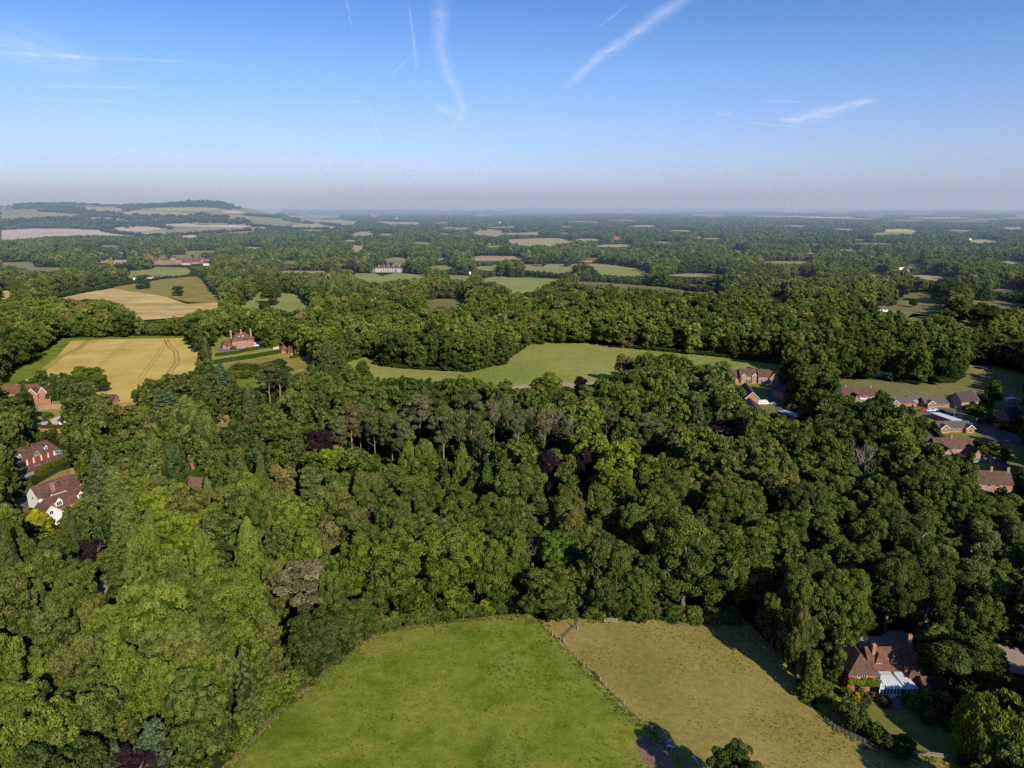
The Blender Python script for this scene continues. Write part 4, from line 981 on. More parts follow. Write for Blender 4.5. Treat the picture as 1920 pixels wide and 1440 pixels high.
# ---- flat-roofed garages
h = House('garage_block', 'flat-roofed garage block with a bright white roof', 'garages', (222.5, 352.5), 0, BRICK, ROOFG)
b = MB(); Q = [(5.6, 1.2), (11.0, 1.6), (7.2, 15), (2.6, 14.5)]
b.add([(x, y, z) for z in (-0.2, 2.5) for x, y in Q], [(0, 1, 5, 4), (1, 2, 6, 5), (2, 3, 7, 6), (3, 0, 4, 7)]); b.build('wall', BRICK, h.o)
b = MB(); b.add([(x, y, z) for z in (2.5, 2.75) for x, y in [(5.4, 0.9), (11.4, 1.4), (7.3, 15.4), (2.2, 14.9)]], [(3, 2, 1, 0), (4, 5, 6, 7), (0, 1, 5, 4), (1, 2, 6, 5), (2, 3, 7, 6), (3, 0, 4, 7)]); b.build('roof', FLATROOF, h.o)
MB().box(7.0, 9.4, 1.15, 1.3, 0, 2.0).build('garage_door', WHITEP, h.o)
h = House('garage_block', 'flat-roofed garage block with a blue-grey roof beside the dark lane', 'garages', (149.6, 357.5), 0, BRICK, ROOFG)
b = MB(); Q = [(0.6, 0.2), (4.4, 1.6), (-1.2, 14), (-5.8, 13)]
b.add([(x, y, z) for z in (-0.2, 2.6) for x, y in Q], [(0, 1, 5, 4), (1, 2, 6, 5), (2, 3, 7, 6), (3, 0, 4, 7)]); b.build('wall', BRICK, h.o)
b = MB(); b.add([(x, y, z) for z in (2.6, 2.85) for x, y in [(0.4, -0.1), (4.8, 1.4), (-1.1, 14.3), (-6.2, 13.3)]], [(3, 2, 1, 0), (4, 5, 6, 7), (0, 1, 5, 4), (1, 2, 6, 5), (2, 3, 7, 6), (3, 0, 4, 7)]); b.build('roof', BLUEROOF, h.o)
MB().bar((0.4, 0.0, 2.9), (4.8, 1.5, 2.9), 0.3, 0.35).build('fascia', WHITEP, h.o)

# ---- estate houses
h = House('brick_house', 'tall dark-roofed house in shade with one white-edged sunny gable', 'house', (250.0, 381.0), 16, BRICK2, ROOFD)
h.block(0, 12, 0, 9, 5.0, 9.2, 'x'); h.barge(0, 9, 12.42, 5.05, 9.3, side='E'); h.win('S', 6, 3.9, 1.4, 1.1, 0); h.win('S', 9, 1.5, 1.4, 1.1, 0); h.done()
h = House('brick_house', 'brick house at the right edge with a white-edged gable, by the garden wall', 'house', (257.0, 352.0), 22, BRICK, ROOFD)
h.block(0, 11, 0, 8, 4.8, 8.2, 'x'); h.barge(0, 8, 11.42, 4.85, 8.3, side='E'); h.win('E', 4, 3.6, 1.3, 1.1, 11); h.win('S', 3, 3.6, 1.3, 1.1, 0); h.done()
h = House('terrace_house', 'long brown-roofed terrace with pale walls below the rough pasture', 'terrace', (186.5, 397.0), -5, BRICK2, ROOFB)
h.block(0, 23, 0, 8, 5.0, 8.5); h.block(8.2, 11.8, -6, 0, 4.0, 6.6, 'y', roof=ROOFD)
for x in (6.2, 13, 16, 19.5): h.win('S', x, 4.0, 1.8, 1.1, 0, 3)
for x in (13, 16, 19.5): h.win('S', x, 1.5, 1.8, 1.2, 0, 3)
MB().box(12.0, 22.9, -0.16, -0.05, 2.4, 3.0).build('white_boarding', WHITEP, h.o)
h.win('W', -3, 2.5, 1.0, 1.2, 8.2); h.chimney(7, 4, 7.8, 9.6); h.chimney(21, 4, 7.8, 9.6); h.done()
h = House('brick_house', 'brick house with two small front gables, middle of the back row', 'house', (146.6, 444.0), 0, BRICK2, ROOFB)
h.block(0, 10.6, 0, 8, 5.0, 8.8)
for x in (0.6, 7.4): h.block(x, x + 2.6, -0.7, 2.5, 5.0, 6.5, 'y', (0, 0.8), ov=0.2); h.barge(x, x + 2.6, -0.95, 5.0, 6.6, 0.25); h.win('S', x + 1.3, 4.1, 1.1, 1.1, -0.7)
for x in (4.2, 6.3): h.win('S', x, 4.1, 1.0, 1.0, 0)
for x in (1.8, 9.0): h.win('S', x, 1.4, 1.6, 1.3, -0.0, 3)
h.door('S', 4.4, 0.9, 2.1, 0, GLASS); h.door('S', 6.1, 0.9, 2.1, 0, GLASS); h.done()
h = House('brick_house', 'brick house with a sunlit gable at the right end of the back row', 'house', (157.9, 442.8), -6, BRICK2, ROOFB)
h.block(0, 9.6, 0, 7.5, 5.0, 8.5); h.block(6.6, 12.2, -1.2, 7.4, 4.4, 7.6, 'y', (0, 0)); h.win('S', 1.6, 4.1, 1.2, 1.0, 0); h.win('S', 4.5, 1.4, 1.2, 1.1, 0); h.door('S', 2.2, 0.9, 2.1, 0, GLASS); h.done()
h = House('brick_house', 'low brick house half hidden at the left end of the back row', 'house', (139.0, 446.0), 0, BRICK2, ROOFB)
h.block(0, 7.2, 0, 7, 4.4, 7.4); h.block(0.4, 5.2, -6.5, 0, 3.6, 6.2, 'y', (0, 0), roof=ROOFD); h.done()
h = House('brick_house', 'long dark-roofed house with a sunlit brick gable beside the caravan', 'house', (132.6, 389.5), -8, BRICK, ROOFD)
h.block(0, 7.2, 0, 24, 4.9, 8.0, 'y'); h.barge(0, 7.2, -0.42, 4.95, 8.3); h.done()
for y in (3.5, 7, 11): MB().box(1.1, 2.0, y, y + 0.8, 6.05, 6.25).build('skylight', GLASS, h.o)
h = House('brick_house', 'dark-roofed house nearest the wood, its ridge running toward the camera', 'house', (122.6, 353.0), -8, BRICK, ROOFD)
h.block(0, 9.5, 0, 27, 4.4, 7.6, 'y'); h.barge(0, 9.5, -0.42, 4.45, 7.7); h.done()
h = House('brick_house', 'dark brick house in shade across the lane from the caravan', 'house', (159.0, 402.0), 24, BRICK2, ROOFD)
h.block(0, 6.5, 0, 9, 4.9, 8.2, 'y', (1.5, 0)); h.win('S', 3, 3.8, 1.4, 1.1, 0); h.done()
h = House('garden_shed', 'small brick outbuilding with a white door behind the long dark roof', 'shed', (126.5, 399.5), -10, BRICK2, ROOFG)
h.block(0, 4, 0, 4, 2.4, 3.8, 'y'); h.door('S', 2, 1.8, 1.9, 0); h.done()
h = House('brick_house', 'orange roof just showing above the treetops at the wood edge', 'house', (145.0, 327.0), -20, BRICK, ROOFR)
h.block(0, 12, 0, 8, 8.0, 12.5); h.chimney(2, 4, 11, 14.2); h.chimney(5, 4, 11, 14.2); h.done()
for (px, py, w, d, z, lab, m, rf) in [(1888, 756, 7, 4, 2.2, 'pale garden shed by the right-hand garden wall', CREAM, FLATROOF), (1859, 871, 3.4, 3.0, 2.1, 'pale garden shed with a cream side beyond the long hedge', CREAM, ROOFG), (1846, 864, 2.6, 2.6, 2.0, 'small whitish shed left of the cream-sided shed', FLATROOF, ROOFG), (1873, 877, 2.8, 2.4, 1.9, 'small dark pitched shed behind the brick pair', TIMBER, ROOFD)]:
    P = at(px, py); h = House('garden_shed', lab, 'shed', (P.x, P.y), -14, m, rf); h.block(0, w, 0, d, z, z + 0.9, 'y' if w > 4 else 'x', ov=0.15); h.door('S', w * 0.5, 0.8, z * 0.85, 0, TIMBER); h.done()

# ---- conservatory house
h = House('country_house', 'brick and tile country house with white conservatory and hipped roofs', 'house', (78.6, 143.8), 0, TILEHUNG, ROOFR)
h.block(-0.4, 6.0, 0, 13.5, 5.2, 8.6, 'y', (2.2, 0), roof=ROOFB)                     # wing toward the camera
h.block(6.0, 15.0, 2.6, 9.2, 4.4, 8.0, 'x', (0, 0))                       # main range
h.block(14.0, 19.5, 0.4, 9.0, 4.4, 8.0, 'y', (2.4, 2.4), roof=ROOFB)
h.block(16.0, 24.0, -3.2, 1.6, 2.6, 4.8, 'x', (0, 2.0), roof=ROOFB)
h.block(-5.2, -0.4, 4.5, 10.5, 2.6, 5.4, 'x', (2.6, 0), roof=ROOFB)
h.win('S', 2.7, 4.45, 2.0, 1.0, 0, 4)
h.dormer(8.2, 3.3, 4.9, 1.5, 1.0, 6.2, gable=False, n=2, rise=1.5); h.dormer(11.7, 3.3, 4.9, 1.5, 1.0, 6.2, gable=False, n=2, rise=1.5); h.dormer(16.7, 0.6, 4.2, 1.5, 1.0, 3.2, gable=False, n=2, rise=1.2)
h.chimney(7.4, 5.0, 6.6, 9.3, 0.8, 0.7, 1, BRICK); h.chimney(17.6, 8.2, 6.0, 9.6, 0.9, 0.6, 2, BRICK); h.chimney(13.9, 1.9, 3.4, 5.2, 0.6, 0.6, 1, BRICK)
for x in (17.4, 19.0, 20.6, 22.2): h.win('S', x, 1.5, 1.1, 1.2, -3.2, 2)
h.done()
c = MB(); c.box(6.1, 14.3, -2.0, -1.8, -0.1, 0.75); c.box(6.1, 6.3, -1.8, 2.6, -0.1, 0.75); c.box(14.1, 14.3, -1.8, 2.6, -0.1, 0.75)
root = h.o; cons = c.build('conservatory', BRICK, root)
f = MB(); p = MB()
def band(x0, x1, y, n, z0=0.75, z1=2.35):
    f.box(x0, x1, y - 0.12, y + 0.02, z1, z1 + 0.2); f.box(x0, x1, y - 0.14, y + 0.02, z0, z0 + 0.12)
    for i in range(n + 1):
        x = x0 + (x1 - x0) * i / n; f.box(x - 0.1, x + 0.1, y - 0.1, y + 0.02, z0 + 0.12, z1)
    p.box(x0, x1, y + 0.03, y + 0.06, z0 + 0.12, z1)
band(6.1, 11.6, -1.95, 7); band(11.6, 14.6, -1.95, 4, 0.45)
f.box(8.1, 9.9, -2.1, -1.98, 0.15, 0.75)
for y in (-1.8, -0.3, 1.2): f.box(6.05, 6.2, y, y + 0.12, 0.75, 2.35)
f.build('window_frame', WHITEP, cons); p.build('pane', GLASS, cons)
r = MB(); a0, a1, b0, b1, zt, ze = 6.0, 11.8, -2.15, 2.6, 3.9, 2.56
r.add([(a0, b0, ze), (a1, b0, ze), (a1, b1, ze), (a0, b1, ze), (7.6, 1.1, zt), (9.9, 1.1, zt), (9.9, b1, zt), (7.6, b1, zt)], [(0, 1, 5, 4), (1, 2, 6, 5), (3, 0, 4, 7), (4, 5, 6, 7), (0, 3, 2, 1)])
r.add([(11.9, b0, ze), (15.0, b0, ze), (13.6, 2.4, 3.7), (11.3, 2.4, 3.7), (11.9, b0, ze - 0.1), (15.0, b0, ze - 0.1), (13.6, 2.4, ze - 0.1), (11.3, 2.4, ze - 0.1)], [(0, 1, 2, 3), (1, 5, 6, 2), (0, 3, 7, 4)])
rf = r.build('glass_roof', CONSGLASS, root)
b = MB()
for i in range(9):
    t = i / 8.0; b.bar((a0 + (a1 - a0) * t, b0, ze + 0.04), (7.6 + 2.3 * t, 1.1, zt + 0.04), 0.06, 0.05)
for i in range(1, 4):
    t = i / 4.0; b.bar((a0, b0 + (b1 - b0) * t, ze + 0.04), (7.6, 1.1 + (b1 - 1.1) * t, zt + 0.04), 0.06, 0.05)
b.bar((7.6, 1.1, zt + 0.05), (9.9, 1.1, zt + 0.05), 0.12); 
for i in range(6):
    t = i / 5.0; b.bar((11.9 + 3.1 * t, b0, ze + 0.04), (11.3 + 2.3 * t, 2.4, 3.74), 0.05, 0.05)
b.build('glazing_bar', LEAD, rf)
h = House('outbuilding', 'grey roof corner at the right edge beyond the second gravel yard', 'outbuilding', (104.0, 131.0), -52, TIMBER, ROOFG)
h.block(0, 14, 0, 6, 2.6, 4.8); h.done()

# ---- white house
h = House('white_house', 'white rendered house with two long brown roofs and dormers, left edge', 'house', (-176.0, 241.0), 62, WHITEWALL, ROOFB)
h.block(4.5, 20.0, 2.5, 10.0, 5.0, 8.8, 'x', (0, 0))
h.block(15.2, 21.2, -2.5, 7.5, 4.6, 8.2, 'y', (0, 0)); MB().box(15.25, 21.15, -2.64, -2.52, 3.2, 5.2).build('tile_hanging', BRICK, h.o)
MB().add([(15.2, -2.56, 4.6), (21.2, -2.56, 4.6), (18.2, -2.56, 8.0)], [(0, 1, 2)]).build('gable_brick', BRICK, h.o)
h.block(0.0, 22.5, -9.0, -2.5, 3.4, 7.2, 'x', (2.5, 2.5))
h.block(-4.5, 2.5, -15.5, -8.5, 4.4, 7.6, 'y', (0, 0), rname='roof'); h.barge(-4.5, 2.5, -15.92, 4.45, 7.7)
h.block(5.4, 8.0, -2.4, 3.0, 5.0, 7.0, 'y', (0, 0), ov=0.15)
h.dormer(5.6, -8.7, 3.9, 2.6, 1.7, -5.0, cheek=WHITEWALL, n=3, rise=1.5); h.dormer(13.6, -8.7, 3.9, 2.0, 1.7, -5.0, cheek=WHITEWALL, n=2, rise=1.2)
h.chimney(10.5, 3.4, 5.0, 8.6, 1.4, 0.9, 2, BRICK2); h.chimney(20.0, 6.5, 6.0, 10.2, 1.2, 0.9, 2, BRICK)
h.win('S', -1.0, 5.2, 1.2, 1.2, -15.5, 2); h.win('S', -1.0, 1.8, 1.8, 1.3, -15.5, 3); h.win('W', 6.2, 4.2, 1.1, 1.2, 4.5, 2)
for x in (6.5, 10.5, 14.5, 18.0): h.win('S', x, 1.6, 1.4, 1.3, -9.0, 3)
MB().box(13, 13.8, 4.2, 5.2, 7.55, 7.7).build('skylight', GLASS, h.o)
MB().box(-0.9, 20.9, -9.5, -9.05, 2.5, 3.0).build('eaves_band', BRICK, h.o)
h.done()

# ---- coach house and timber shed
h = House('coach_house', 'long coach house with red-brown garage doors and two white dormers', 'coach house', (-214.5, 288.0), 70, CREAM, ROOFB)
h.block(0, 21.5, 0, 8.5, 2.9, 7.2, 'x', (2.0, 2.2))
h.block(8.6, 13.0, -0.3, 4.0, 3.2, 6.0, 'y', (0, 0.5), wall=BRICK, ov=0.2); h.win('S', 10.8, 4.1, 1.4, 1.2, -0.3, 2)
MB().box(0.6, 5.6, -0.09, -0.004, 0, 2.5).build('carport_shade_panel', BLACKV, h.o)  # flat black panel on the wall in place of the carport's inner shade
for x in (7.6, 10.8, 14.4, 17.3):
    y = -0.3 if x == 10.8 else 0; h.door('S', x, 2.3, 2.5, y, REDDOOR, name='garage_door')
for x in (6.1, 9.0, 12.6, 15.9, 18.8): MB().box(x - 0.22, x + 0.22, -0.36 - 0.002 * x, -0.303, 0, 2.8).build('white_post', WHITEP, h.o)
h.win('S', 20.2, 1.5, 1.3, 1.1, 0, 2)
for x in (4.2, 16.4): h.dormer(x, 1.1, 4.0, 1.5, 1.3, 3.4, roofm=ROOFD, cheek=WHITEP, n=2, rise=0.8)
h.done()
h = House('timber_shed', 'low timber shed with a long brown roof in front of the coach house', 'shed', (-205.9, 276.4), 74, TIMBER, ROOFB)
h.block(0, 22.5, -1.2, 4.8, 2.0, 3.4, 'x', (0, 0), ov=0.3); h.done()
for i, x in enumerate((3.4, 5.2, 7.0, 9.4, 10.6, 11.8, 15.5, 17.0)): MB().box(x, x + 0.35, 0.2, 0.7, 2.76, 2.9).build('skylight', FLATROOF, h.o)
# ---- walled courtyard behind
h = House('courtyard_range', 'brick courtyard range with tiled roofs and white garage doors, far left', 'outbuilding', (-235.0, 352.0), 20, BRICK2, ROOFD)
h.block(0, 4.5, 0, 16, 3.0, 5.4, 'y', (1.5, 1.5)); h.block(9.0, 19, 13.5, 19, 3.0, 6.4, 'x', (2.5, 2.5)); h.door('S', 1.4, 1.5, 2.2, 0); h.door('S', 3.4, 1.3, 2.2, 0)
MB().box(14.6, 15.6, 15.0, 15.2, 4.0, 5.0).build('skylight', WHITEP, h.o); h.done()
h = House('stable_range', 'long low stable roof behind the brick courtyard', 'outbuilding', (-245.0, 391.0), 4, BRICK, ROOFD)
h.block(0, 17, 0, 6.5, 3.0, 5.4); h.done()
h = House('brick_house', 'brick house with white-edged twin gables at the left edge', 'house', (-292.0, 400.0), 14, BRICK, ROOFR)
h.block(-12, 14, 4, 12, 4.0, 8.0, 'x'); h.block(9.0, 14.5, -2, 4, 4.0, 7.2, 'y'); h.barge(9, 14.5, -2.42, 4.05, 7.3); h.block(14.5, 19, 0, 8, 4.0, 7.4, 'y'); h.barge(14.5, 19, -0.42, 4.05, 7.5); h.win('S', 11.7, 1.6, 1.2, 1.5, -2); h.win('S', 16.7, 1.6, 1.2, 1.2, 0); h.done()

# ---- manor
h = House('manor_house', 'large red-roofed manor with tall chimneys above a terraced garden', 'house', (-223.5, 558.5), 30, BRICK, ROOFR)
h.block(0, 16.5, 0, 12, 6.4, 11.5, 'x', (5.0, 5.0)); h.block(-7.0, 0, 1.5, 9, 3.4, 6.6, 'x', (3, 0)); h.block(-4.0, 0, -1.0, 4, 3.0, 5.2, 'y', (1.5, 0))
h.block(16.5, 23.5, 2, 10, 3.6, 7.6, 'x', (0, 2.5), wall=WHITEWALL); h.block(23.5, 30.5, 2.5, 9.5, 3.2, 6.2, 'x', (0, 2.0)); h.block(12.0, 16.5, -1.2, 5, 6.4, 9.4, 'y', (1.8, 0)); h.block(0.0, 4.2, -0.8, 5, 6.4, 9.0, 'y', (1.8, 0))
for x in (0.4, 8.2, 15.6): h.chimney(x, 5.0, 7.0, 14.2, 1.3, 0.9)
for x in (6.0, 9.0): h.dormer(x, 2.5, 8.0, 1.3, 1.2, 5.0, cheek=WHITEP, n=2)
h.dormer(19.5, 3.3, 4.6, 1.4, 1.2, 5.5, cheek=WHITEP, n=2)
for x in (1.4, 2.8): h.win('S', x, 4.8, 1.1, 1.2, -0.8); h.win('S', x, 1.7, 1.1, 1.4, -0.8)
for x in (6.0, 8.6): h.win('S', x, 5.0, 1.1, 1.2, 0); h.win('S', x, 1.7, 1.1, 1.4, 0)
for x in (13.2, 15.2): h.win('S', x, 4.8, 1.1, 1.2, -1.2); h.win('S', x, 1.7, 1.1, 1.4, -1.2)
for x in (17.8, 20, 22.2): h.win('S', x, 1.7, 1.2, 1.3, 2, 3)
for x in (25, 28): h.win('S', x, 1.6, 1.2, 1.3, 2.5, 2)
h.done()
h = House('cottage', 'small red-roofed cottage right of the manor', 'cottage', (-172.0, 536.0), 34, BRICK, ROOFR)
h.block(0, 11, 0, 7, 2.6, 6.0, 'x', (2.2, 2.2)); h.block(1, 6, -2.5, 0, 2.4, 4.6, 'x', (1.2, 1.2)); h.block(-3.5, 2, 6.0, 11, 2.6, 6.6, 'y', (1.5, 1.5)); h.win('S', 8.5, 1.5, 1.4, 1.2, 0); h.win('S', 3.2, 1.3, 1.4, 1.1, -2.5); h.done()

# ---- far houses
def far_house(px, py, w, d, ze, zr, wall, roof, lab, rot=0, name='house', cat='house', hip=(0, 0), ch=(), nw=0, group=None):
    P = at(px, py); h = House(name, lab, cat, (P.x, P.y), rot, wall, roof, group); h.block(0, w, 0, d, ze, zr, 'x', hip)
    for c in ch: h.chimney(c, d / 2, zr - 1, zr + 1.8, 1.3, 0.9)
    for i in range(nw): h.win('S', w * (i + 0.5) / nw, ze * 0.62, min(1.4, w / nw * 0.5), ze * 0.4, 0, 2)
    h.done(); return h
h = House('mansion', 'long cream mansion with many chimneys among parkland trees', 'mansion', (-236.0, 1240.0), -4, CREAM, ROOFG)
h.block(0, 42, 4, 15, 7.5, 10.2, 'x', (6, 6)); h.block(-1, 6, 0, 14, 7.5, 10.2, 'y', (3, 3)); h.block(37, 44, 0, 14, 7.5, 10.2, 'y', (3, 3)); h.block(-12, -1, 4, 12, 5, 7.2, 'x', (2, 0))
for x in (4, 13, 21, 29, 40): h.chimney(x, 10, 9, 12.0, 1.8, 1.1, 3, CREAM)
for x in range(9, 36, 4): h.win('S', x, 6.2, 1.5, 2.2, 4); h.win('S', x, 2.4, 1.5, 2.6, 4)
h.done()
far_house(212, 496, 30, 16, 5, 8.5, TIMBER, TIMBER, 'wide grey farm barn above the hillside fields', name='barn', cat='barn')
far_house(168, 494, 12, 9, 3.5, 6, TIMBER, LEAD, 'small pale farm building left of the wide barn', 10, 'barn', 'barn')
far_house(186, 493, 18, 10, 3.5, 5.5, TIMBER, ROOFG, 'low grey farm shed between the pale building and the barn', 0, 'barn', 'barn')
far_house(250, 525, 6, 10, 4, 6.5, WHITEWALL, ROOFR, 'white gabled end of the hillside cottage', 15, 'cottage', 'cottage')
far_house(272, 522.5, 22, 7, 2.6, 5.0, WHITEWALL, ROOFR, 'long low white cottage with a red roof on the hillside', 10, 'cottage', 'cottage', nw=4, ch=(11,))
VL = [(286, 493, 14, ROOFR, BRICK, 'detached red-brick village house at the left end'), (320, 488, 10, ROOFR, BRICK, 'narrow village house with a tall gable'), (330, 492, 18, ROOFR, BRICK, 'wide red-roofed house in the far village'), (341, 497, 16, ROOFR, CREAM, 'cream village house in front of the red roofs'),
      (350, 492, 16, ROOFR, BRICK2, 'pinkish village house in the middle of the row'), (360, 495, 14, ROOFB, BRICK, 'brown-roofed village house right of the middle'), (370, 491, 14, ROOFR, BRICK2, 'village house near the right of the cluster'), (381, 498, 12, ROOFB, WHITEWALL, 'white-walled village house at the right end'), (388, 492, 9, ROOFR, BRICK, 'small village house behind the white one')]
for k, (px, py, w, rf, wl_, lab) in enumerate(VL): far_house(px, py, w, 9, 5, 9, BRICK2 if wl_ is BRICK and k % 2 else wl_, ROOFB if k % 2 else rf, lab, (k * 37) % 40 - 20, ch=(w / 2,), nw=3, group='houses of the far village')
far_house(1096, 492, 28, 12, 4.5, 9, BRICK, ROOFR, 'red-roofed farmhouse between wood and green field', nw=4)
far_house(1150, 449, 34, 14, 6, 12, BRICK, ROOFR, 'distant orange roof in the woods', -10)
far_house(1164, 450, 26, 14, 6, 11, BRICK, ROOFR, 'second distant orange roof just right of the first', 12)
far_house(1649, 585, 10, 7, 3, 6, WHITEWALL, ROOFG, 'small white cottage in the right woods', 12, 'cottage', 'cottage', nw=2)
far_house(1633, 707, 13, 6, 2.6, 4.4, TIMBER, FLATROOF, 'long pale shelter at the foot of the wood behind the rough pasture', -6, 'field_shelter', 'shelter')
for px, py, w, wl_, rf, lab in [(1684, 506, 14, WHITEWALL, ROOFG, 'white house among trees beyond the parkland'), (1700, 511, 20, CREAM, ROOFG, 'pale long house among trees beyond the parkland'), (1722, 482, 10, CREAM, ROOFG, 'small pale house in the far right wood'), (1498, 442, 12, WHITEWALL, FLATROOF, 'tiny white house in the distant wood'),
                               (1640, 481, 9, BRICK, ROOFR, 'thin brick tower-like house in the right wood'), (1546, 500, 12, CREAM, ROOFG, 'cream house peeping out of the right wood'), (1308, 447, 12, BRICK, ROOFR, 'far brick house at the edge of the distant wood'), (1281, 470, 12, BRICK, ROOFR, 'brick house in the middle of the distant wood'),
                               (1816, 450, 12, WHITEWALL, ROOFG, 'white house beside the far tan clearing'), (935, 419, 14, WHITEWALL, FLATROOF, 'white speck of a house on the distant ridge'), (742, 410, 26, WHITEWALL, FLATROOF, 'pale farm building on the far left ridge'), (880, 515, 2.5, WHITEWALL, WHITEWALL, 'white garden pavilion beyond the parkland')]:
    CLEAR.append([(px - 1, py - 3), (px + 5, py - 3), (px + 5, py + 1), (px - 1, py + 1)]); far_house(px, py, w, 9 if w > 3 else 2.5, 5 if w > 3 else 3.2, 8.5 if w > 3 else 4.6, wl_, rf, lab, 8, group=None)

# ================================================================== TREES
BR_D, BR_L = (0.030, 0.048, 0.009), (0.210, 0.232, 0.056)  # dark end also serves as painted shade in crown cores and gaps
LM = {}
for key, d, lt in [('leaf', BR_D, BR_L), ('needle', (0.032, 0.050, 0.014), (0.175, 0.195, 0.064)), ('copper', (0.014, 0.010, 0.012), (0.052, 0.030, 0.036))]:
    LM[key] = leaf_mat(key, d, lt, False); LM[key + '_i'] = leaf_mat(key + '_far', d, lt, True)
BARK = plain('grey_brown_bark', (0.20, 0.17, 0.13), 0.9, 0.35, 2.0)
PINEBARK = plain('orange_pine_bark', (0.34, 0.21, 0.145), 0.9, 0.3, 2.0)
PALEBARK = plain('pale_bark', (0.36, 0.32, 0.26), 0.9, 0.3, 2.0)
BROWNBARK = plain('pale_brown_bark', (0.27, 0.22, 0.165), 0.9, 0.3, 2.0)
DEADBARK = plain('silvery_dead_wood', (0.38, 0.32, 0.28), 0.9, 0.3, 2.0)

def g(s): return np.random.default_rng(s)
PROTO = {}       # kind -> list of (crown mesh, trunk mesh, nominal h, nominal r)
def proto_broad(seed, h, r, n, cs, leaf, mats, low=0.13, lobes=9):
    q = g(seed); c, k = broadleaf_clumps(q, h, r, lobes, n, cs, low)
    return foliage_mesh('broadleaf_crown', c, leaf, mats, q, k)
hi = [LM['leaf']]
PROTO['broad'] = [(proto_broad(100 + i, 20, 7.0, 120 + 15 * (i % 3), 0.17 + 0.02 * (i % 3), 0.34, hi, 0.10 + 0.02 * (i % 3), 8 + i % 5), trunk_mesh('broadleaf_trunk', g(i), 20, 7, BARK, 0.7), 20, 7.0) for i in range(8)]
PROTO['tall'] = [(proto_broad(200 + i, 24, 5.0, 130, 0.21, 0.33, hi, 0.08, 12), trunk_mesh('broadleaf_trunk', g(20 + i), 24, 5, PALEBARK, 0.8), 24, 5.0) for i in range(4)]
PROTO['bush'] = [(proto_broad(300 + i, 5, 3.0, 60, 0.26, 0.33, hi, 0.0, 6), None, 5, 3.0) for i in range(4)]
def pc(fn, seed, h, r, leaf, mats, name, **kw):
    q = g(seed); c, k = fn(q, h, r, **kw); return foliage_mesh(name, c, leaf, mats, q, k, spread=1.0)
PROTO['conifer'] = [(pc(conifer_clumps, 400 + i, 22, 5.0, 0.38, [LM['needle']], 'conifer_crown', n=150), trunk_mesh('conifer_trunk', g(30 + i), 22, 2, BARK, 0.95, 0, 0.018), 22, 5.0) for i in range(3)]
PROTO['column'] = [(pc(column_clumps, 450 + i, 22, 4.0, 0.36, [LM['needle']], 'conifer_crown', n=150), trunk_mesh('conifer_trunk', g(40 + i), 22, 2, BARK, 0.9, 0, 0.018), 22, 4.0) for i in range(3)]
PROTO['pine'] = [(pc(pine_clumps, 500 + i, 22, 4.6, 0.36, [LM['needle']], 'pine_crown', n=52), trunk_mesh('pine_trunk', g(50 + i), 22, 3.6, PINEBARK, 0.9, 8, 0.0135, lean=0.02 * (i - 1)), 22, 4.6) for i in range(4)]
PROTO['copper'] = [(lambda q, m: foliage_mesh('copper_beech_crown', *[(x) for x in (broadleaf_clumps(q, 20, 6.5, 9, 120, 0.18, 0.1)[0],)], 0.4, m, q, broadleaf_clumps(g(601 + i), 20, 6.5, 9, 4, 0.18, 0.1)[1]))(g(600 + i), [LM['copper']]) for i in range(0)]
def mk_copper(seed, h, r):
    q = g(seed); c, k = broadleaf_clumps(q, h, r, 9, 120, 0.18, 0.1); return foliage_mesh('copper_beech_crown', c, 0.4, [LM['copper']], q, k)
PROTO['copper'] = [(mk_copper(600, 20, 6.5), trunk_mesh('copper_beech_trunk', g(60), 20, 6, PALEBARK, 0.8), 20, 6.5)]
PROTO['copper_col'] = [(pc(column_clumps, 620, 22, 3.4, 0.36, [LM['copper']], 'copper_beech_crown', n=120, low=0.32), trunk_mesh('copper_beech_trunk', g(61), 22, 3, PALEBARK, 0.9), 22, 3.4)]
PROTO['willow'] = [((lambda q: (lambda ck: foliage_mesh('willow_crown', ck[0], 0.42, hi, q, ck[1], stretch=3.2, droop=True))(willow_clumps(q, 16, 7.5)))(g(650)), trunk_mesh('willow_trunk', g(62), 16, 6, BARK, 0.7), 16, 7.5)]
PROTO['cedar'] = [(pc(conifer_clumps, 660 + i, 20, 6.5, 0.40, [LM['needle']], 'cedar_crown', n=95, power=0.6, droop=0.3), trunk_mesh('cedar_trunk', g(63), 20, 5, BARK, 0.9, 6), 20, 6.5) for i in range(2)]
def bare_crown(seed, h, r):
    q = g(seed); out = []
    for i in range(26):
        a = q.random() * 6.283; t = q.random(); rr = r * (0.4 + 0.6 * q.random()) * math.sqrt(max(0.05, 1 - (2 * t - 1) ** 2)) ; s = 0.3 * r
        out.append((np.array([math.cos(a) * rr, math.sin(a) * rr, h * (0.58 + 0.4 * t)]), (s, s, s), 0.6 + 0.2 * q.normal(), unit(np.array([math.cos(a), math.sin(a), 0.5]))))
    return foliage_mesh('sparse_crown', out, 0.34, [LM['needle']], q, [], per=60)
PROTO['sparse'] = [(bare_crown(700 + i, 22, 4), trunk_mesh('sparse_trunk', g(70 + i), 22, 3.6, BROWNBARK, 0.96, 10, 0.0110, bare=True, depth=2), 22, 4.0) for i in range(2)]
PROTO['dead'] = [(None, trunk_mesh('dead_trunk', g(80), 14, 6, DEADBARK, 0.9, 14, 0.022, bare=True, depth=2), 14, 5.0)]

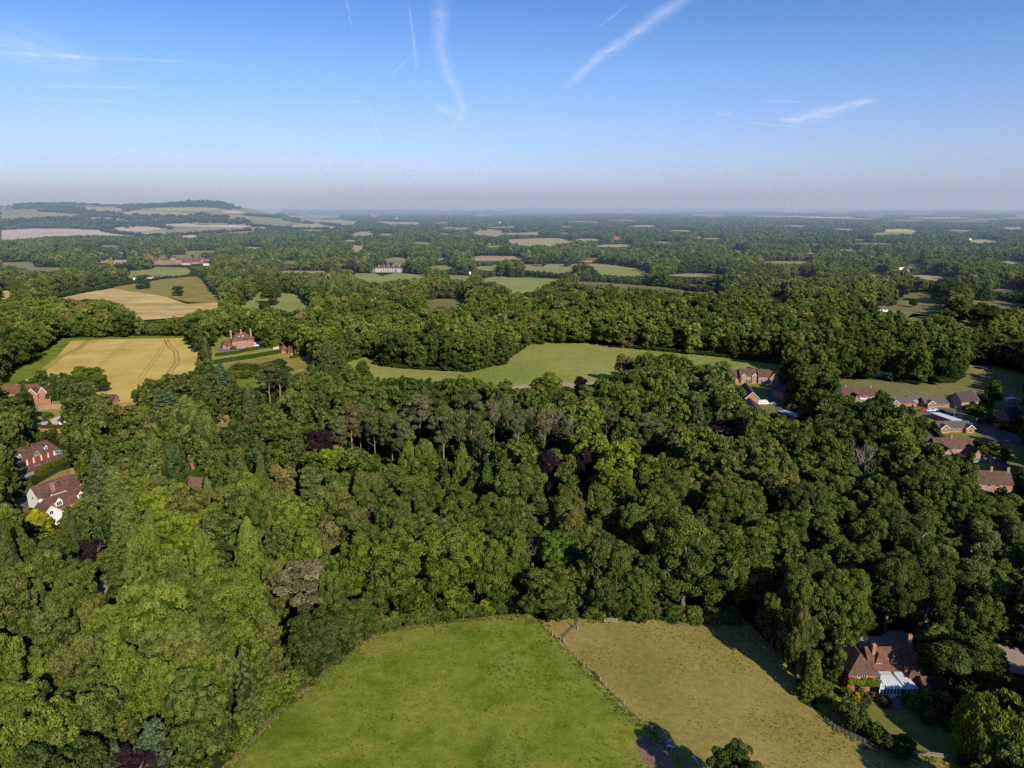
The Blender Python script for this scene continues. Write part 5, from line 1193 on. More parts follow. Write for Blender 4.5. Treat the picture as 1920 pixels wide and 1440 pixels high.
# simpler crowns for the far wood
def lod(seed, h, r, n, cs, leaf, fn=None, per=None, mat='leaf_i', name='far_crown', lobes=6, low=0.05):
    q = g(seed)
    c, k = (broadleaf_clumps(q, h, r, lobes, n, cs, low) if fn is None else fn(q, h, r, n=n))
    return foliage_mesh(name, c, leaf, [LM[mat]], q, k, per=per)
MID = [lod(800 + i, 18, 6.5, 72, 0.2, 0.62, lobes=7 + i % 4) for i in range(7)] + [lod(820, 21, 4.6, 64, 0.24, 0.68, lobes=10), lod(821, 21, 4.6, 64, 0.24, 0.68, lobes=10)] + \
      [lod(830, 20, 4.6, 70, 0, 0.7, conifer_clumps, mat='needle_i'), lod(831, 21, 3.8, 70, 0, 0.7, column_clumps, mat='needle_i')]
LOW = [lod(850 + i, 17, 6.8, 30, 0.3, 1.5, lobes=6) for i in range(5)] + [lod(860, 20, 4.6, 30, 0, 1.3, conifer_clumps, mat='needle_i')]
def copse(seed):
    q = g(seed); cl = []; co_ = []
    for i in range(34):
        x, y = (q.random(2) - 0.5) * 60; s = 5.5 + 2.5 * q.random(); z = 8 + 3 * q.random()
        co_.append((np.array([x, y, z * 0.55]), np.array([s * 0.9, s * 0.9, z * 0.8])))
        for _ in range(2):
            d = unit(q.normal(size=3)); d[2] = abs(d[2])
            cl.append((np.array([x, y, z]) + d * s * 0.6, (s * 0.6, s * 0.6, s * 0.5), 0.5 + 0.15 * q.normal(), d))
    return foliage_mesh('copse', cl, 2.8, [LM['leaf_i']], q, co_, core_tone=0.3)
COPSE = [copse(880 + i) for i in range(3)]

GREENS = {'bright green': (1.02, 1.08, 0.72), 'mid green': (0.76, 0.86, 0.75), 'dark green': (0.50, 0.62, 0.60), 'olive green': (1.0, 0.90, 0.95), 'pale green': (1.25, 1.26, 0.95), 'yellow-green': (1.28, 1.28, 0.68), 'grey-green': (1.0, 1.06, 1.25),
          'golden yellow': (3.1, 2.35, 0.5), 'bluish green': (0.95, 1.15, 1.55), 'brownish grey': (1.5, 1.12, 1.6), 'purple': (1, 1, 1), 'dull brown': (1.4, 1.0, 1.2), 'fresh green': (0.85, 1.08, 0.75)}

NAMES = {'broad': ('broadleaf_tree', 'tree'), 'tall': ('broadleaf_tree', 'tree'), 'bush': ('bush', 'bush'), 'conifer': ('conifer_tree', 'conifer'), 'column': ('conifer_tree', 'conifer'), 'pine': ('pine_tree', 'pine'),
         'copper': ('copper_beech_tree', 'copper beech'), 'copper_col': ('copper_beech_tree', 'copper beech'), 'willow': ('willow_tree', 'willow'), 'cedar': ('cedar_tree', 'cedar'), 'sparse': ('thin_crowned_tree', 'tree'), 'dead': ('dead_tree', 'dead tree')}
TREES = []     # placed individuals: dict(x,y,r,h,kind,tone,obj,label)
def plant(kind, x, y, h, r, tone, label=None, group=None, seed=None, var=None):
    q = g(seed if seed is not None else int(abs(x * 131 + y * 17)) % 99991)
    P = PROTO[kind]; crown, trunk, h0, r0 = P[(var if var is not None else int(q.integers(len(P)))) % len(P)]
    nm, cat = NAMES[kind]; z = float(terrain(x, y))
    o = empty(nm, (x, y, z), q.random() * 6.283, cat=cat)
    o.scale = (r / r0, r / r0, h / h0)
    base = kind.split('_')[0]
    t = np.array(GREENS[tone]) * (0.92 + 0.16 * q.random())
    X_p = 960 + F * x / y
    t = t * (1.2 if X_p < 620 else 1.06) * np.array([1 + 0.10 * (q.random() - 0.5), 1, 1 + 0.10 * (q.random() - 0.5)])  # left-hand trees tinted brighter, their fuller sunlight put into the leaf colour
    if crown:
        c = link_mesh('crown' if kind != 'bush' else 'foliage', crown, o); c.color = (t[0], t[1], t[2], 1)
    if trunk:
        link_mesh('trunk', trunk, o)
    d = dict(x=x, y=y, r=r, h=h, kind=kind, tone=tone, obj=o, label=label, group=group); TREES.append(d)
    if label: o['label'] = label
    if group: o['group'] = group
    return d

def by_top(px, ytop, h): 
    """foot of a tree of height h whose tip shows at this pixel"""
    dx, dy, dz = ray(px, ytop); t = (CAM_H - h) / -dz
    return dx * t, dy * t
def mpp(y, z=0):      # metres per photo pixel across, at this distance
    return (y * CP + (CAM_H - z) * SP) / F

# hand-placed trees: kind, x, y of the tip, width px, height m, tone, label
SPECIAL = [
 ('pine', 565, 1064, 100, 19, 'brownish grey', 'grey-brown pine with dense rounded crown above the track bend', 0),
 ('broad', 590, 1160, 118, 14, 'dark green', 'dense dark tree bulging over the track beside the green meadow'),
 ('broad', 655, 1128, 90, 12, 'mid green', 'leafy tree right of the dense dark tree, by the metal gate'),
 ('column', 66, 956, 42, 9, 'golden yellow', 'golden yellow conifer in front of the white house'),
 ('cedar', 285, 1352, 95, 15, 'bluish green', 'blue-green cedar at the lower left between dark trees', 0),
 ('cedar', 205, 1392, 80, 14, 'bluish green', 'small blue-green cedar nearest the lower left corner', 1),
 ('copper', 240, 1412, 90, 12, 'purple', 'dark purple tree below the two blue-green cedars'),
 ('copper_col', 1030, 846, 46, 21, 'purple', 'narrow purple copper beech with a pale trunk, mid wood'),
 ('copper_col', 1098, 840, 34, 21, 'purple', 'narrower purple copper beech on the right of its twin'),
 ('copper', 1357, 792, 56, 16, 'purple', 'round purple copper beech below the caravan'),
 ('copper', 605, 806, 66, 17, 'purple', 'dark purple copper beech left of the red-trunked pines'),
 ('copper', 166, 1014, 52, 14, 'purple', 'reddish purple tree beside the white house garden'),
 ('copper', 1690, 534, 26, 17, 'purple', 'far purple tree at the edge of the parkland'),
 ('copper', 1625, 564, 26, 16, 'purple', 'dull purple tree left of the small white cottage'),
 ('broad', 88, 1238, 62, 13, 'yellow-green', 'yellow-green tree standing among dark trees, lower left'),
 ('pine', 655, 760, 40, 26, 'dull brown', 'pine with a reddish trunk and rusty crown, left in its clump', 1),
 ('pine', 672, 758, 30, 26, 'olive green', 'pine with a tall red trunk in the middle of its clump', 2),
 ('pine', 688, 762, 34, 24, 'olive green', 'pine with grey-green crown, right of the red-trunked pair', 3),
 ('pine', 632, 782, 40, 22, 'olive green', 'pine with twin red stems beside the copper beech', 0),
 ('pine', 700, 775, 36, 24, 'olive green', 'olive pine behind the dark gap', 1),
 ('pine', 732, 775, 44, 25, 'olive green', 'pine leaning over two bare red trunks', 2),
 ('pine', 752, 790, 36, 24, 'olive green', 'thin pine right of the leaning pine', 0),
 ('pine', 785, 744, 56, 27, 'brownish grey', 'broad grey pine top, highest of the middle pines', 1),
 ('pine', 830, 765, 50, 26, 'olive green', 'grey pine right of the highest middle pine', 2),
 ('pine', 880, 735, 48, 28, 'olive green', 'tall grey pine over the black gap in the wood', 3),
 ('pine', 900, 800, 30, 24, 'olive green', 'pine with a pale stem above the green spire', 1),
 ('pine', 860, 770, 34, 24, 'olive green', 'slender pine between the two tall grey pines', 0),
 ('pine', 520, 676, 48, 24, 'dark green', 'forked pine with pinkish trunk by the lower lawn', 3),
 ('pine', 500, 682, 42, 24, 'olive green', 'pine with a straight pinkish trunk by the lower lawn', 1),
 ('pine', 1205, 778, 50, 22, 'grey-green', 'wide pine with bare orange stems, left of a pair', 2),
 ('pine', 1225, 784, 44, 21, 'grey-green', 'pine with leaning orange stem, right of a pair', 3),
 ('pine', 1140, 768, 40, 20, 'olive green', 'olive pine standing against a dark hollow', 0),
 ('sparse', 1070, 775, 28, 24, 'brownish grey', 'thin pale tree with fan crown at the right of a row'),
 ('sparse', 1045, 764, 28, 24, 'brownish grey', 'thin pale tree second from the right of its row'),
 ('sparse', 1022, 766, 30, 25, 'brownish grey', 'thin pale tree with a broad fan crown in its row'),
 ('sparse', 998, 760, 26, 24, 'olive green', 'thin pale tree fourth from the right of its row'),
 ('sparse', 972, 765, 28, 25, 'olive green', 'thin tree with a grey stem near the left end of its row'),
 ('sparse', 950, 742, 30, 26, 'olive green', 'tall thin tree with white stem at the left end of its row'),
 ('sparse', 925, 745, 30, 26, 'brownish grey', 'tall thin tree standing left of the pale row'),
 ('sparse', 1000, 1008, 38, 16, 'brownish grey', 'leafless-looking grey tree in the near wood'),
 ('dead', 1618, 856, 42, 15, 'dull brown', 'bare dead tree with silvery branches above the right wood'),
 ('column', 795, 826, 62, 21, 'yellow-green', 'broad yellow-green conifer, middle of three'),
 ('column', 765, 830, 42, 20, 'yellow-green', 'yellow-green conifer, leftmost of three'),
 ('column', 866, 834, 34, 23, 'yellow-green', 'slim yellow-green conifer, rightmost of three'),
 ('conifer', 913, 866, 44, 22, 'fresh green', 'bright green spire-shaped conifer in the middle wood'),
 ('broad', 622, 840, 48, 13, 'yellow-green', 'small yellow-green treetop below the copper beech'),
 ('conifer', 465, 726, 48, 27, 'olive green', 'tall brown-green conifer by the tennis lawn', 0),
 ('conifer', 612, 636, 50, 27, 'olive green', 'tall brown-green conifer at the right of the manor paddock', 1),
 ('conifer', 178, 846, 60, 25, 'grey-green', 'dark grey-green conifer beside the hedged lawn', 2),
 ('column', 345, 745, 62, 26, 'pale green', 'tall leafy column left of the cedar gap'),
 ('column', 378, 770, 58, 25, 'pale green', 'tall olive column, right of its leafy twin'),
 ('conifer', 285, 815, 62, 24, 'pale green', 'tall yellow-olive conifer in the middle left wood', 0),
 ('conifer', 212, 875, 66, 24, 'pale green', 'yellow-olive conifer right of the hedged lawn', 1),
 ('conifer', 232, 925, 70, 22, 'pale green', 'pale conifer below the white house right end', 2),
 ('column', 320, 832, 44, 20, 'mid green', 'narrow green column beside the yellow-olive conifer'),
 ('cedar', 312, 729, 66, 22, 'bluish green', 'silvery blue cedar above the left wood', 1),
 ('cedar', 412, 682, 40, 26, 'bluish green', 'tall blue-grey cedar left of the lower lawn', 0),
 ('broad', 590, 882, 62, 15, 'grey-green', 'grey-green spreading tree in the middle of the wood'),
 ('broad', 528, 872, 46, 15, 'brownish grey', 'pinkish grey treetop left of the grey-green tree'),
 ('broad', 615, 975, 50, 17, 'brownish grey', 'brown-grey tree in the centre left wood'),
 ('broad', 1505, 1142, 44, 20, 'olive green', 'tree at the paddock corner below the yellow-topped one'),
 ('broad', 1518, 1070, 88, 23, 'mid green', 'tall tree at the top right corner of the dry paddock'),
 ('broad', 1508, 1150, 74, 17, 'mid green', 'tall leaning tree on the fence beside the brick house'),
 ('conifer', 1530, 1222, 46, 12, 'yellow-green', 'bright yellow-green conifer by the brick house'),
 ('willow', 1884, 1328, 146, 12.5, 'yellow-green', 'pale weeping willow in the lower right corner'),
 ('broad', 1812, 1206, 140, 14, 'dark green', 'big dark round tree right of the conservatory'),
 ('broad', 1760, 1186, 60, 9, 'pale green', 'pale cream-leaved tree by the gravel yard'),
 ('broad', 1850, 1060, 120, 18, 'grey-green', 'large grey-green tree above the second gravel yard'),
 ('broad', 1382, 1416, 104, 14, 'dark green', 'dark tree at the bottom edge inside the dry paddock'),
 ('broad', 1290, 968, 130, 28, 'mid green', 'huge domed tree at the back edge of the dry paddock'),
 ('broad', 1148, 1010, 96, 24, 'mid green', 'tall drooping tree beside the five-barred gate'),
 ('broad', 1195, 1078, 60, 14, 'mid green', 'smaller tree between the drooping and the domed tree'),
 ('broad', 1030, 1068, 104, 15, 'mid green', 'broad tree where meadow and paddock meet the wood'),
 ('broad', 735, 1016, 116, 22, 'bright green', 'bright tree on the wood edge above the track, left part'),
 ('broad', 840, 1004, 124, 22, 'bright green', 'bright broad tree in the middle of the wood edge'),
 ('broad', 915, 1020, 70, 20, 'fresh green', 'fresh green tree on the wood edge right of the bright pair'),
 ('broad', 1395, 1000, 110, 24, 'mid green', 'tree right of the huge domed tree'),
 ('tall', 1050, 1000, 66, 20, 'fresh green', 'fresh green narrow tree behind the meadow corner'),
 ('broad', 265, 517, 28, 18, 'dark green', 'lone round tree on the boundary of the pale barley'),
 ('broad', 333, 536, 20, 13, 'dark green', 'smaller lone tree in the rough pasture on the hill'),
 ('broad', 505, 536, 36, 22, 'dark green', 'lone tree standing in the small green park'),
 ('broad', 496, 568, 22, 10, 'dark green', 'small round tree below the lone park tree'),
 ('broad', 228, 493, 26, 19, 'dark green', 'dark round tree in front of the grey barn'),
 ('broad', 1087, 499, 32, 17, 'dark green', 'round tree between the two far green fields'),
 ('broad', 1175, 664, 40, 20, 'brownish grey', 'brownish tree standing on the near side of the long meadow'),
 ('broad', 680, 678, 24, 14, 'mid green', 'small tree at the left corner of the long meadow'),
 ('copper', 1090, 706, 26, 11, 'purple', 'small dark tree in the tan strip below the long meadow'),
 ('broad', 1026, 702, 52, 18, 'pale green', 'spreading grey-green tree above the tan strip'),
 ('broad', 165, 692, 62, 15, 'bright green', 'bright round tree at the near edge of the wheat'),
 ('broad', 1868, 716, 26, 14, 'dark green', 'dark tree behind the estate near the long pole'),
 ('broad', 1714, 561, 14, 9, 'dark green', 'small tree alone in the far rough parkland'),
 ('broad', 1785, 528, 56, 26, 'dark green', 'big dark parkland tree right of the purple tree'),
 ('broad', 1852, 573, 52, 20, 'dark green', 'wide parkland tree at the far right'),
]
OCC = []
for s in SPECIAL:
    kind, px, yt, wpx, h, tone, label = s[:7]
    var = s[7] if len(s) > 7 else None
    x, y = by_top(px, yt, h); r = wpx * mpp(y, h * 0.6) / 2
    plant(kind, x, y, h, r, tone, label, var=var)
    hp = h / mpp(y, h * 0.5) * 0.88; wv = wpx * 0.42
    low = {'pine': 0.92, 'sparse': 0.92, 'copper_col': 0.9, 'dead': 0.7, 'column': 0.75, 'conifer': 0.75}.get(kind, 0.55)
    OCC.append(([(px - wv * 0.7, yt), (px + wv * 0.7, yt), (px + wv, yt + hp * 0.35), (px + wv * (0.5 if low > 0.9 else 1), yt + hp * low), (px - wv * (0.5 if low > 0.9 else 1), yt + hp * low), (px - wv, yt + hp * 0.35)], y))

# ---- fill the wood
def clear_hit(x, y, h, r, tol=0.82, low=0.2):
    """does any part of the crowns (arrays) show inside a clear polygon?"""
    hit = np.zeros(len(x), bool)
    pts = []
    for (ox, f) in ((0, 0.97), (0, 0.7), (0, 0.4), (0.85, 0.55), (-0.85, 0.55), (0.6, 0.82), (-0.6, 0.82), (0.7, 0.25), (-0.7, 0.25), (0, 0.05)):
        X, Y = proj(x + ox * r * tol, y, terrain(x, y) + h * f * (0.93 if f > 0.9 else 1))
        pts.append((X, Y))
    for poly, lim in [(p_, 1e9) for p_ in CLEAR] + OCC:
        a = np.array(poly); x0, y0 = a.min(0); x1, y1 = a.max(0)
        for X, Y in pts:
            m = (X > x0) & (X < x1) & (Y > y0) & (Y < y1) & ~hit & (y < lim)
            if m.any():
                idx = np.where(m)[0]; hit[idx] |= inside(poly, X[idx], Y[idx])
    # the other way round: does a point of a small clear patch fall inside the crown's outline?
    zg = terrain(x, y); Cx, Cy = proj(x, y, zg + h * 0.56); _, Ty = proj(x, y, zg + h * 0.97); _, By = proj(x, y, zg + h * 0.1); Rx = r * tol * F / (y * CP + CAM_H * SP); Ry = (By - Ty) / 2 * 0.95 + 0.3 * Rx
    for poly, lim in [(p_, 1e9) for p_ in CLEAR] + OCC:
        a = np.array(poly); x0, y0 = a.min(0); x1, y1 = a.max(0)
        if (x1 - x0) > 260: continue
        near = np.where(~hit & (Cx + Rx > x0) & (Cx - Rx < x1) & (Cy + Ry > y0) & (Cy - Ry < y1) & (y < lim))[0]
        if not len(near): continue
        c = a.mean(0); T_ = np.concatenate([a * 0.92 + c * 0.08, a * 0.5 + c * 0.5, c[None], (a + np.roll(a, 1, 0)) / 2 * 0.92 + c * 0.08])
        for tx, ty in T_:
            hit[near] |= ((tx - Cx[near]) / Rx[near]) ** 2 + ((ty - Cy[near]) / Ry[near]) ** 2 < 0.8
    return hit

SUNLIT = []
def lit(x, y, z): SUNLIT.append((x, y, z))
for px, py, z in [(1600, 1300, 4), (1620, 1300, 4), (1640, 1300, 5), (1655, 1300, 2.5), (1675, 1300, 2.5), (1690, 1300, 2.5), (1660, 1285, 6), (1680, 1285, 6), (1610, 1270, 7), (1560, 1340, 0), (1600, 1335, 0), (1640, 1345, 0), (1680, 1370, 0), (1715, 1390, 0), (1740, 1412, 0), (1640, 1210, 0), (1620, 1205, 0), (1900, 1240, 0), (1885, 1225, 0),
                  (1835, 926, 3), (1855, 927, 3), (1875, 928, 3), (1890, 930, 3), (1840, 915, 7), (1880, 915, 7), (1765, 858, 4), (1785, 858, 4), (1805, 858, 4), (1820, 862, 3), (1770, 811, 1.5), (1790, 811, 1.5), (1810, 811, 1.5), (1822, 811, 1.5), (1790, 820, 0), (1815, 820, 0), (1680, 764, 1.5), (1705, 764, 1.5), (1745, 765, 1.5), (1780, 765, 1.5), (1770, 790, 2.5), (1900, 855, 4), (1905, 870, 2),
                  (1410, 755, 3), (1430, 759, 1), (1450, 760, 0), (1400, 719, 3), (1430, 720, 3), (1480, 775, 0), (1500, 785, 2), (1590, 757, 4), (1620, 757, 4), (1840, 752, 6), (1912, 790, 4),
                  (40, 880, 2), (60, 872, 2), (80, 864, 2), (100, 856, 2), (120, 850, 0), (80, 900, 0), (110, 890, 0), (130, 880, 0), (50, 940, 0), (70, 960, 3), (90, 990, 3), (104, 994, 2), (110, 975, 3), (125, 965, 4), (100, 940, 7), (75, 940, 7), (90, 795, 0), (110, 800, 0), (85, 813, 1), (105, 813, 1), (230, 763, 1), (250, 763, 1),
                  (440, 652, 4), (460, 650, 4), (480, 648, 3), (545, 664, 2), (1100, 1200, 0), (1200, 1200, 0), (1300, 1220, 0), (1350, 1260, 0), (1240, 1180, 0), (1400, 1260, 0), (1000, 1200, 0), (700, 1220, 0), (560, 1330, 0), (1250, 1360, 0), (1150, 1300, 0), (1430, 1300, 0), (1500, 1400, 0), (1600, 1430, 0), (1180, 1440, 0), (1884, 1440, 8), (1850, 1430, 6), (1910, 1440, 8), (1100, 1400, 0), (1350, 1340, 0), (1450, 1380, 0)]:
    P_ = at(px, py); lit(P_.x, P_.y, z)
def blocks_sun(x, y, h, r):
    dh = math.hypot(sv.x, sv.y); ux, uy = sv.x / dh, sv.y / dh; tn = sv.z / dh; bad = np.zeros(len(x), bool)
    for tx, ty, tz in SUNLIT:
        a = (x - tx) * ux + (y - ty) * uy; p = np.abs((x - tx) * uy - (y - ty) * ux)
        bad |= (a > -r) & (p < r * 0.95) & (h > tz + a * tn - r * 0.45)
    return bad
q = g(42)
GOLD = {}
def cell(x, y): return (int(x // 9), int(y // 9))
def near_ok(x, y, r, k):
    cx, cy_ = cell(x, y)
    for i in (-1, 0, 1):
        for j in (-1, 0, 1):
            for (a, b, c) in GOLD.get((cx + i, cy_ + j), ()):
                if (a - x) ** 2 + (b - y) ** 2 < (k * (c + r)) ** 2: return False
    return True
for t in TREES:
    if blocks_sun(np.array([t['x']]), np.array([t['y']]), np.array([t['h']]), np.array([t['r']]))[0]: print('special blocks sun:', t['label'])
for t in TREES: GOLD.setdefault(cell(t['x'], t['y']), []).append((t['x'], t['y'], t['r']))
# one noise field steers species and tone
def vn(x, y, s, seed):
    x = np.asarray(x) / s; y = np.asarray(y) / s; i = np.floor(x); j = np.floor(y); fx, fy = x - i, y - j
    fx, fy = fx * fx * (3 - 2 * fx), fy * fy * (3 - 2 * fy)
    def hh(a, b): v = np.sin(a * 127.1 + b * 311.7 + seed * 74.7) * 43758.5453; return v - np.floor(v)
    return (hh(i, j) * (1 - fx) + hh(i + 1, j) * fx) * (1 - fy) + (hh(i, j + 1) * (1 - fx) + hh(i + 1, j + 1) * fx) * fy

NEAR_END = 520.0
cand = []
n = 32000
yy = np.sqrt(q.random(n) * (NEAR_END ** 2 - 58 ** 2) + 58 ** 2)
xx = (q.random(n) * 2 - 1) * (yy * 0.98 + 60)
size = q.random(n)
rr_ = 3.0 + 5.0 * size ** 0.9
rr_[n * 3 // 5:] *= 0.68
hh_ = 9 + 11.5 * (rr_ / 7.5) + 5.5 * q.random(n)
bad = clear_hit(xx, yy, hh_, rr_) | blocks_sun(xx, yy, hh_, rr_)
FILL = []
for i in range(n):
    if bad[i]: continue
    x, y, r, h = float(xx[i]), float(yy[i]), float(rr_[i]), float(hh_[i])
    if y < 60: continue
    if not near_ok(x, y, r, 0.66 if i < n * 3 // 5 else 0.62): continue
    GOLD.setdefault(cell(x, y), []).append((x, y, r)); FILL.append([x, y, h, r])
# understorey: low bushes where trees would have stood in front of something
n2 = 22000
yy = np.sqrt(q.random(n2) * (NEAR_END ** 2 - 58 ** 2) + 58 ** 2); xx = (q.random(n2) * 2 - 1) * (yy * 0.80 + 45)
rb = 1.4 + 1.5 * q.random(n2); hb = rb * (1.3 + 0.8 * q.random(n2))
bad = clear_hit(xx, yy, hb, rb, 1.0)
LOWFILL = []
for i in range(n2):
    if bad[i]: continue
    x, y, r = float(xx[i]), float(yy[i]), float(rb[i])
    if near_ok(x, y, r, 0.42 if y < 260 else 0.8): GOLD.setdefault(cell(x, y), []).append((x, y, r)); LOWFILL.append((x, y, float(hb[i]), r))
print('fill', len(FILL), 'low', len(LOWFILL))

HINT = [(80, 1080, 110, 'mid green'), (60, 1010, 60, 'mid green'), (240, 1110, 60, 'yellow-green'), (265, 1040, 40, 'bright green'), (330, 1150, 80, 'bright green'), (400, 1130, 60, 'bright green'), (300, 1230, 110, 'bright green'), (420, 1240, 110, 'bright green'), (200, 1270, 80, 'olive green'),
        (330, 1010, 70, 'yellow-green'), (300, 960, 50, 'pale green'), (440, 960, 40, 'yellow-green'), (120, 1340, 90, 'mid green'), (30, 1380, 70, 'dark green'), (100, 1400, 60, 'bright green'), (330, 1390, 60, 'mid green'), (30, 1200, 60, 'olive green'), (180, 930, 60, 'mid green'), (430, 1395, 40, 'yellow-green'), (470, 1150, 40, 'yellow-green'),
        (520, 1060, 70, 'bright green'), (560, 1000, 60, 'bright green'), (430, 1040, 60, 'bright green'), (520, 960, 80, 'mid green'), (430, 880, 70, 'mid green'), (700, 930, 100, 'mid green'), (730, 1050, 60, 'bright green'), (850, 1050, 70, 'bright green'), (920, 1060, 50, 'fresh green'), (800, 940, 80, 'mid green'),
        (560, 780, 90, 'mid green'), (640, 740, 70, 'mid green'), (800, 720, 80, 'dark green'), (870, 720, 60, 'mid green'), (1150, 880, 50, 'yellow-green'), (1135, 920, 50, 'bright green'), (1010, 1090, 60, 'mid green'), (1200, 940, 60, 'mid green'), (1190, 860, 60, 'mid green'), (1290, 1060, 90, 'dark green'), (1270, 880, 70, 'olive green'),
        (1380, 880, 90, 'olive green'), (1310, 760, 60, 'grey-green'), (1400, 970, 80, 'mid green'), (1420, 1040, 60, 'olive green'), (1700, 840, 40, 'bright green'), (1500, 840, 40, 'bright green'), (1600, 960, 90, 'mid green'), (1750, 960, 100, 'mid green'), (1850, 1080, 80, 'grey-green'), (1650, 1080, 100, 'dark green'), (1550, 1070, 70, 'dark green'),
        (1780, 1150, 80, 'mid green'), (1660, 760, 90, 'dark green'), (1300, 700, 90, 'mid green'), (1180, 720, 60, 'mid green'), (1000, 890, 50, 'olive green'), (1040, 980, 60, 'olive green'), (990, 1000, 60, 'mid green'), (300, 760, 60, 'olive green'), (230, 780, 60, 'olive green'), (420, 800, 50, 'mid green'), (50, 800, 60, 'dark green'), (30, 900, 50, 'olive green'), (20, 990, 40, 'mid green')]
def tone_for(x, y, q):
    """sun angle painted into the leaf tone: warmer and paler on the left, darker and cooler on the right and far away"""
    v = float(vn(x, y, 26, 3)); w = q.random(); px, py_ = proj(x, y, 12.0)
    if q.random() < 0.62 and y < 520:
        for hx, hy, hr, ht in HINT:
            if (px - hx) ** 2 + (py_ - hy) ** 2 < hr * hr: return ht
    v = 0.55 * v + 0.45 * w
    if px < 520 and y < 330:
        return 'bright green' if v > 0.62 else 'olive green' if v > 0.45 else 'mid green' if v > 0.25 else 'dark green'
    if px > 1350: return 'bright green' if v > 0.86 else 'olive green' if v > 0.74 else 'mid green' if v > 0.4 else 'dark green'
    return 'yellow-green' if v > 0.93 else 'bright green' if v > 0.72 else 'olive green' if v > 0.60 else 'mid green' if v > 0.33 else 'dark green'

# the 300 that show largest stand as trees of their own, the rest are one wood
def in_view(x, y, h, m=15):
    X, Y = proj(x, y, h * 0.8); return (X > -m) & (X < 1920 + m) & (Y < 1440 + m)
FILL.sort(key=lambda a: a[1])
own = []; rest = []
nspec = sum(1 for t in TREES if t['kind'] in ('broad', 'tall'))
for a in FILL:
    (own if in_view(a[0], a[1], a[2]) and a[3] > 3.3 and len(own) < 300 - nspec else rest).append(a)
NEARW = []
for x, y, h, r in own:
    X_, Y_ = proj(x, y, h * .8); u = q.random()
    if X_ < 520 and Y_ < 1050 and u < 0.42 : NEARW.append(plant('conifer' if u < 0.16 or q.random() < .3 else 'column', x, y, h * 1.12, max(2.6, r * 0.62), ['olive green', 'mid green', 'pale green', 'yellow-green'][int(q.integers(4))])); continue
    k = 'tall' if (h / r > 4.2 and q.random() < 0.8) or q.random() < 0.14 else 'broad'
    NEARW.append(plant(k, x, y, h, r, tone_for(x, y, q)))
print('own', len(own), 'rest', len(rest), 'special', nspec)

# ---- the rest of the wood as one stuff object, instanced
pts, scl, rot, var, tint = [], [], [], [], []
def tint_of(name, q): 
    t = np.array(GREENS[name]) * (0.92 + 0.36 * q.random()); return t
def add_far(x, y, z, sx, sz, v, t):
    pts.append((x, y, z)); scl.append((sx, sx, sz)); rot.append(q.random() * 6.283); var.append(v); tint.append(t)
NMID, NLOW, NCOP = len(MID), len(LOW), len(COPSE)
for x, y, h, r in rest:
    v = int(q.integers(7)); h0, r0 = 18, 6.5
    u = q.random()
    XX = 960 + F * x / y
    if XX < 640 and u > 0.62 or u > 0.93: v, h0, r0 = 9 + int(q.integers(2)), 20, 5.2
    elif h / r > 4.0 or u < 0.14: v, h0, r0 = 7 + int(q.integers(2)), 21, 4.6
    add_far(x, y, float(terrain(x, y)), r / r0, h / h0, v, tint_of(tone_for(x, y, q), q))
for x, y, h, r in LOWFILL:
    add_far(x, y, -0.1 * h, r / 6.5, h / 16, int(q.integers(7)), tint_of(tone_for(x, y, q), q) * 1.1)
def scatter(y0, y1, gap, jit, rad, hgt, vset, spread=1.02, thin=None):
    ny = int((y1 - y0) / gap); out = []
    for j in range(ny):
        y = y0 + (j + 0.5) * gap; nx = int(2 * (spread * y + 60) / gap)
        xs = (np.arange(nx) - nx / 2 + 0.5 * (j % 2)) * gap
        out.append(np.stack((xs, np.full(nx, y)), -1))
    P = np.concatenate(out); P = P + (q.random(P.shape) - 0.5) * gap * jit
    s = 0.65 + 0.6 * q.random(len(P)); r = rad * s; h = hgt * (0.72 + 0.5 * q.random(len(P))) * (0.75 + 0.25 * s)
    bad = clear_hit(P[:, 0], P[:, 1], h, r, 0.9)
    if thin is not None: bad |= thin(P[:, 0], P[:, 1])
    ok = np.where(~bad)[0]
    Z = terrain(P[:, 0], P[:, 1])
    # shrink instead of dropping along the near edge of an open field
    redo = np.where(bad)[0]
    if len(redo) and y0 < 1300:
        redo = redo[parcel(P[redo, 0], P[redo, 1])[0] < 0.5]
        h2, r2 = h[redo] * 0.42, r[redo] * 0.55
        b2 = clear_hit(P[redo, 0], P[redo, 1], h2, r2, 0.9); k = redo[~b2]; h[k] *= 0.42; r[k] *= 0.55; ok = np.concatenate((ok, k))
    vt = vn(P[:, 0], P[:, 1], 90, 9)
    for i in ok:
        w = 0.5 * vt[i] + 0.5 * q.random()
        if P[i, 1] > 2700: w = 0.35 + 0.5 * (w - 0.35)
        tn = 'bright green' if w > 0.80 else 'olive green' if w > 0.66 else 'mid green' if w > 0.40 else 'dark green'
        v, h0, r0 = vset(q, w)
        u_ = q.random()
        if u_ < 0.02: tn = 'brownish grey'
        elif u_ < 0.09: tn = 'grey-green'
        elif u_ < 0.13: tn = 'pale green'
        haze_shift = min(1.0, max(0.0, (P[i, 1] - 900) / 1800)); add_far(P[i, 0], P[i, 1], Z[i], r[i] / r0, h[i] / h0, v, tint_of(tn, q) * (1 - haze_shift * np.array([0.22, 0.08, 0.0])) * (1.22 if P[i, 1] < 1300 else 1.12))  # distance haze painted into the leaf tint: bluer far off, lifted overall
def vmid(q, w):
    u = q.random()
    return (int(q.integers(7)), 18, 6.5) if u < 0.8 else (7 + int(q.integers(2)), 21, 4.6) if u < 0.93 else (9 + int(q.integers(2)), 20, 4.3)
def vlow(q, w):
    return (NMID + int(q.integers(5)), 17, 6.8) if q.random() < 0.93 else (NMID + 5, 20, 4.6)
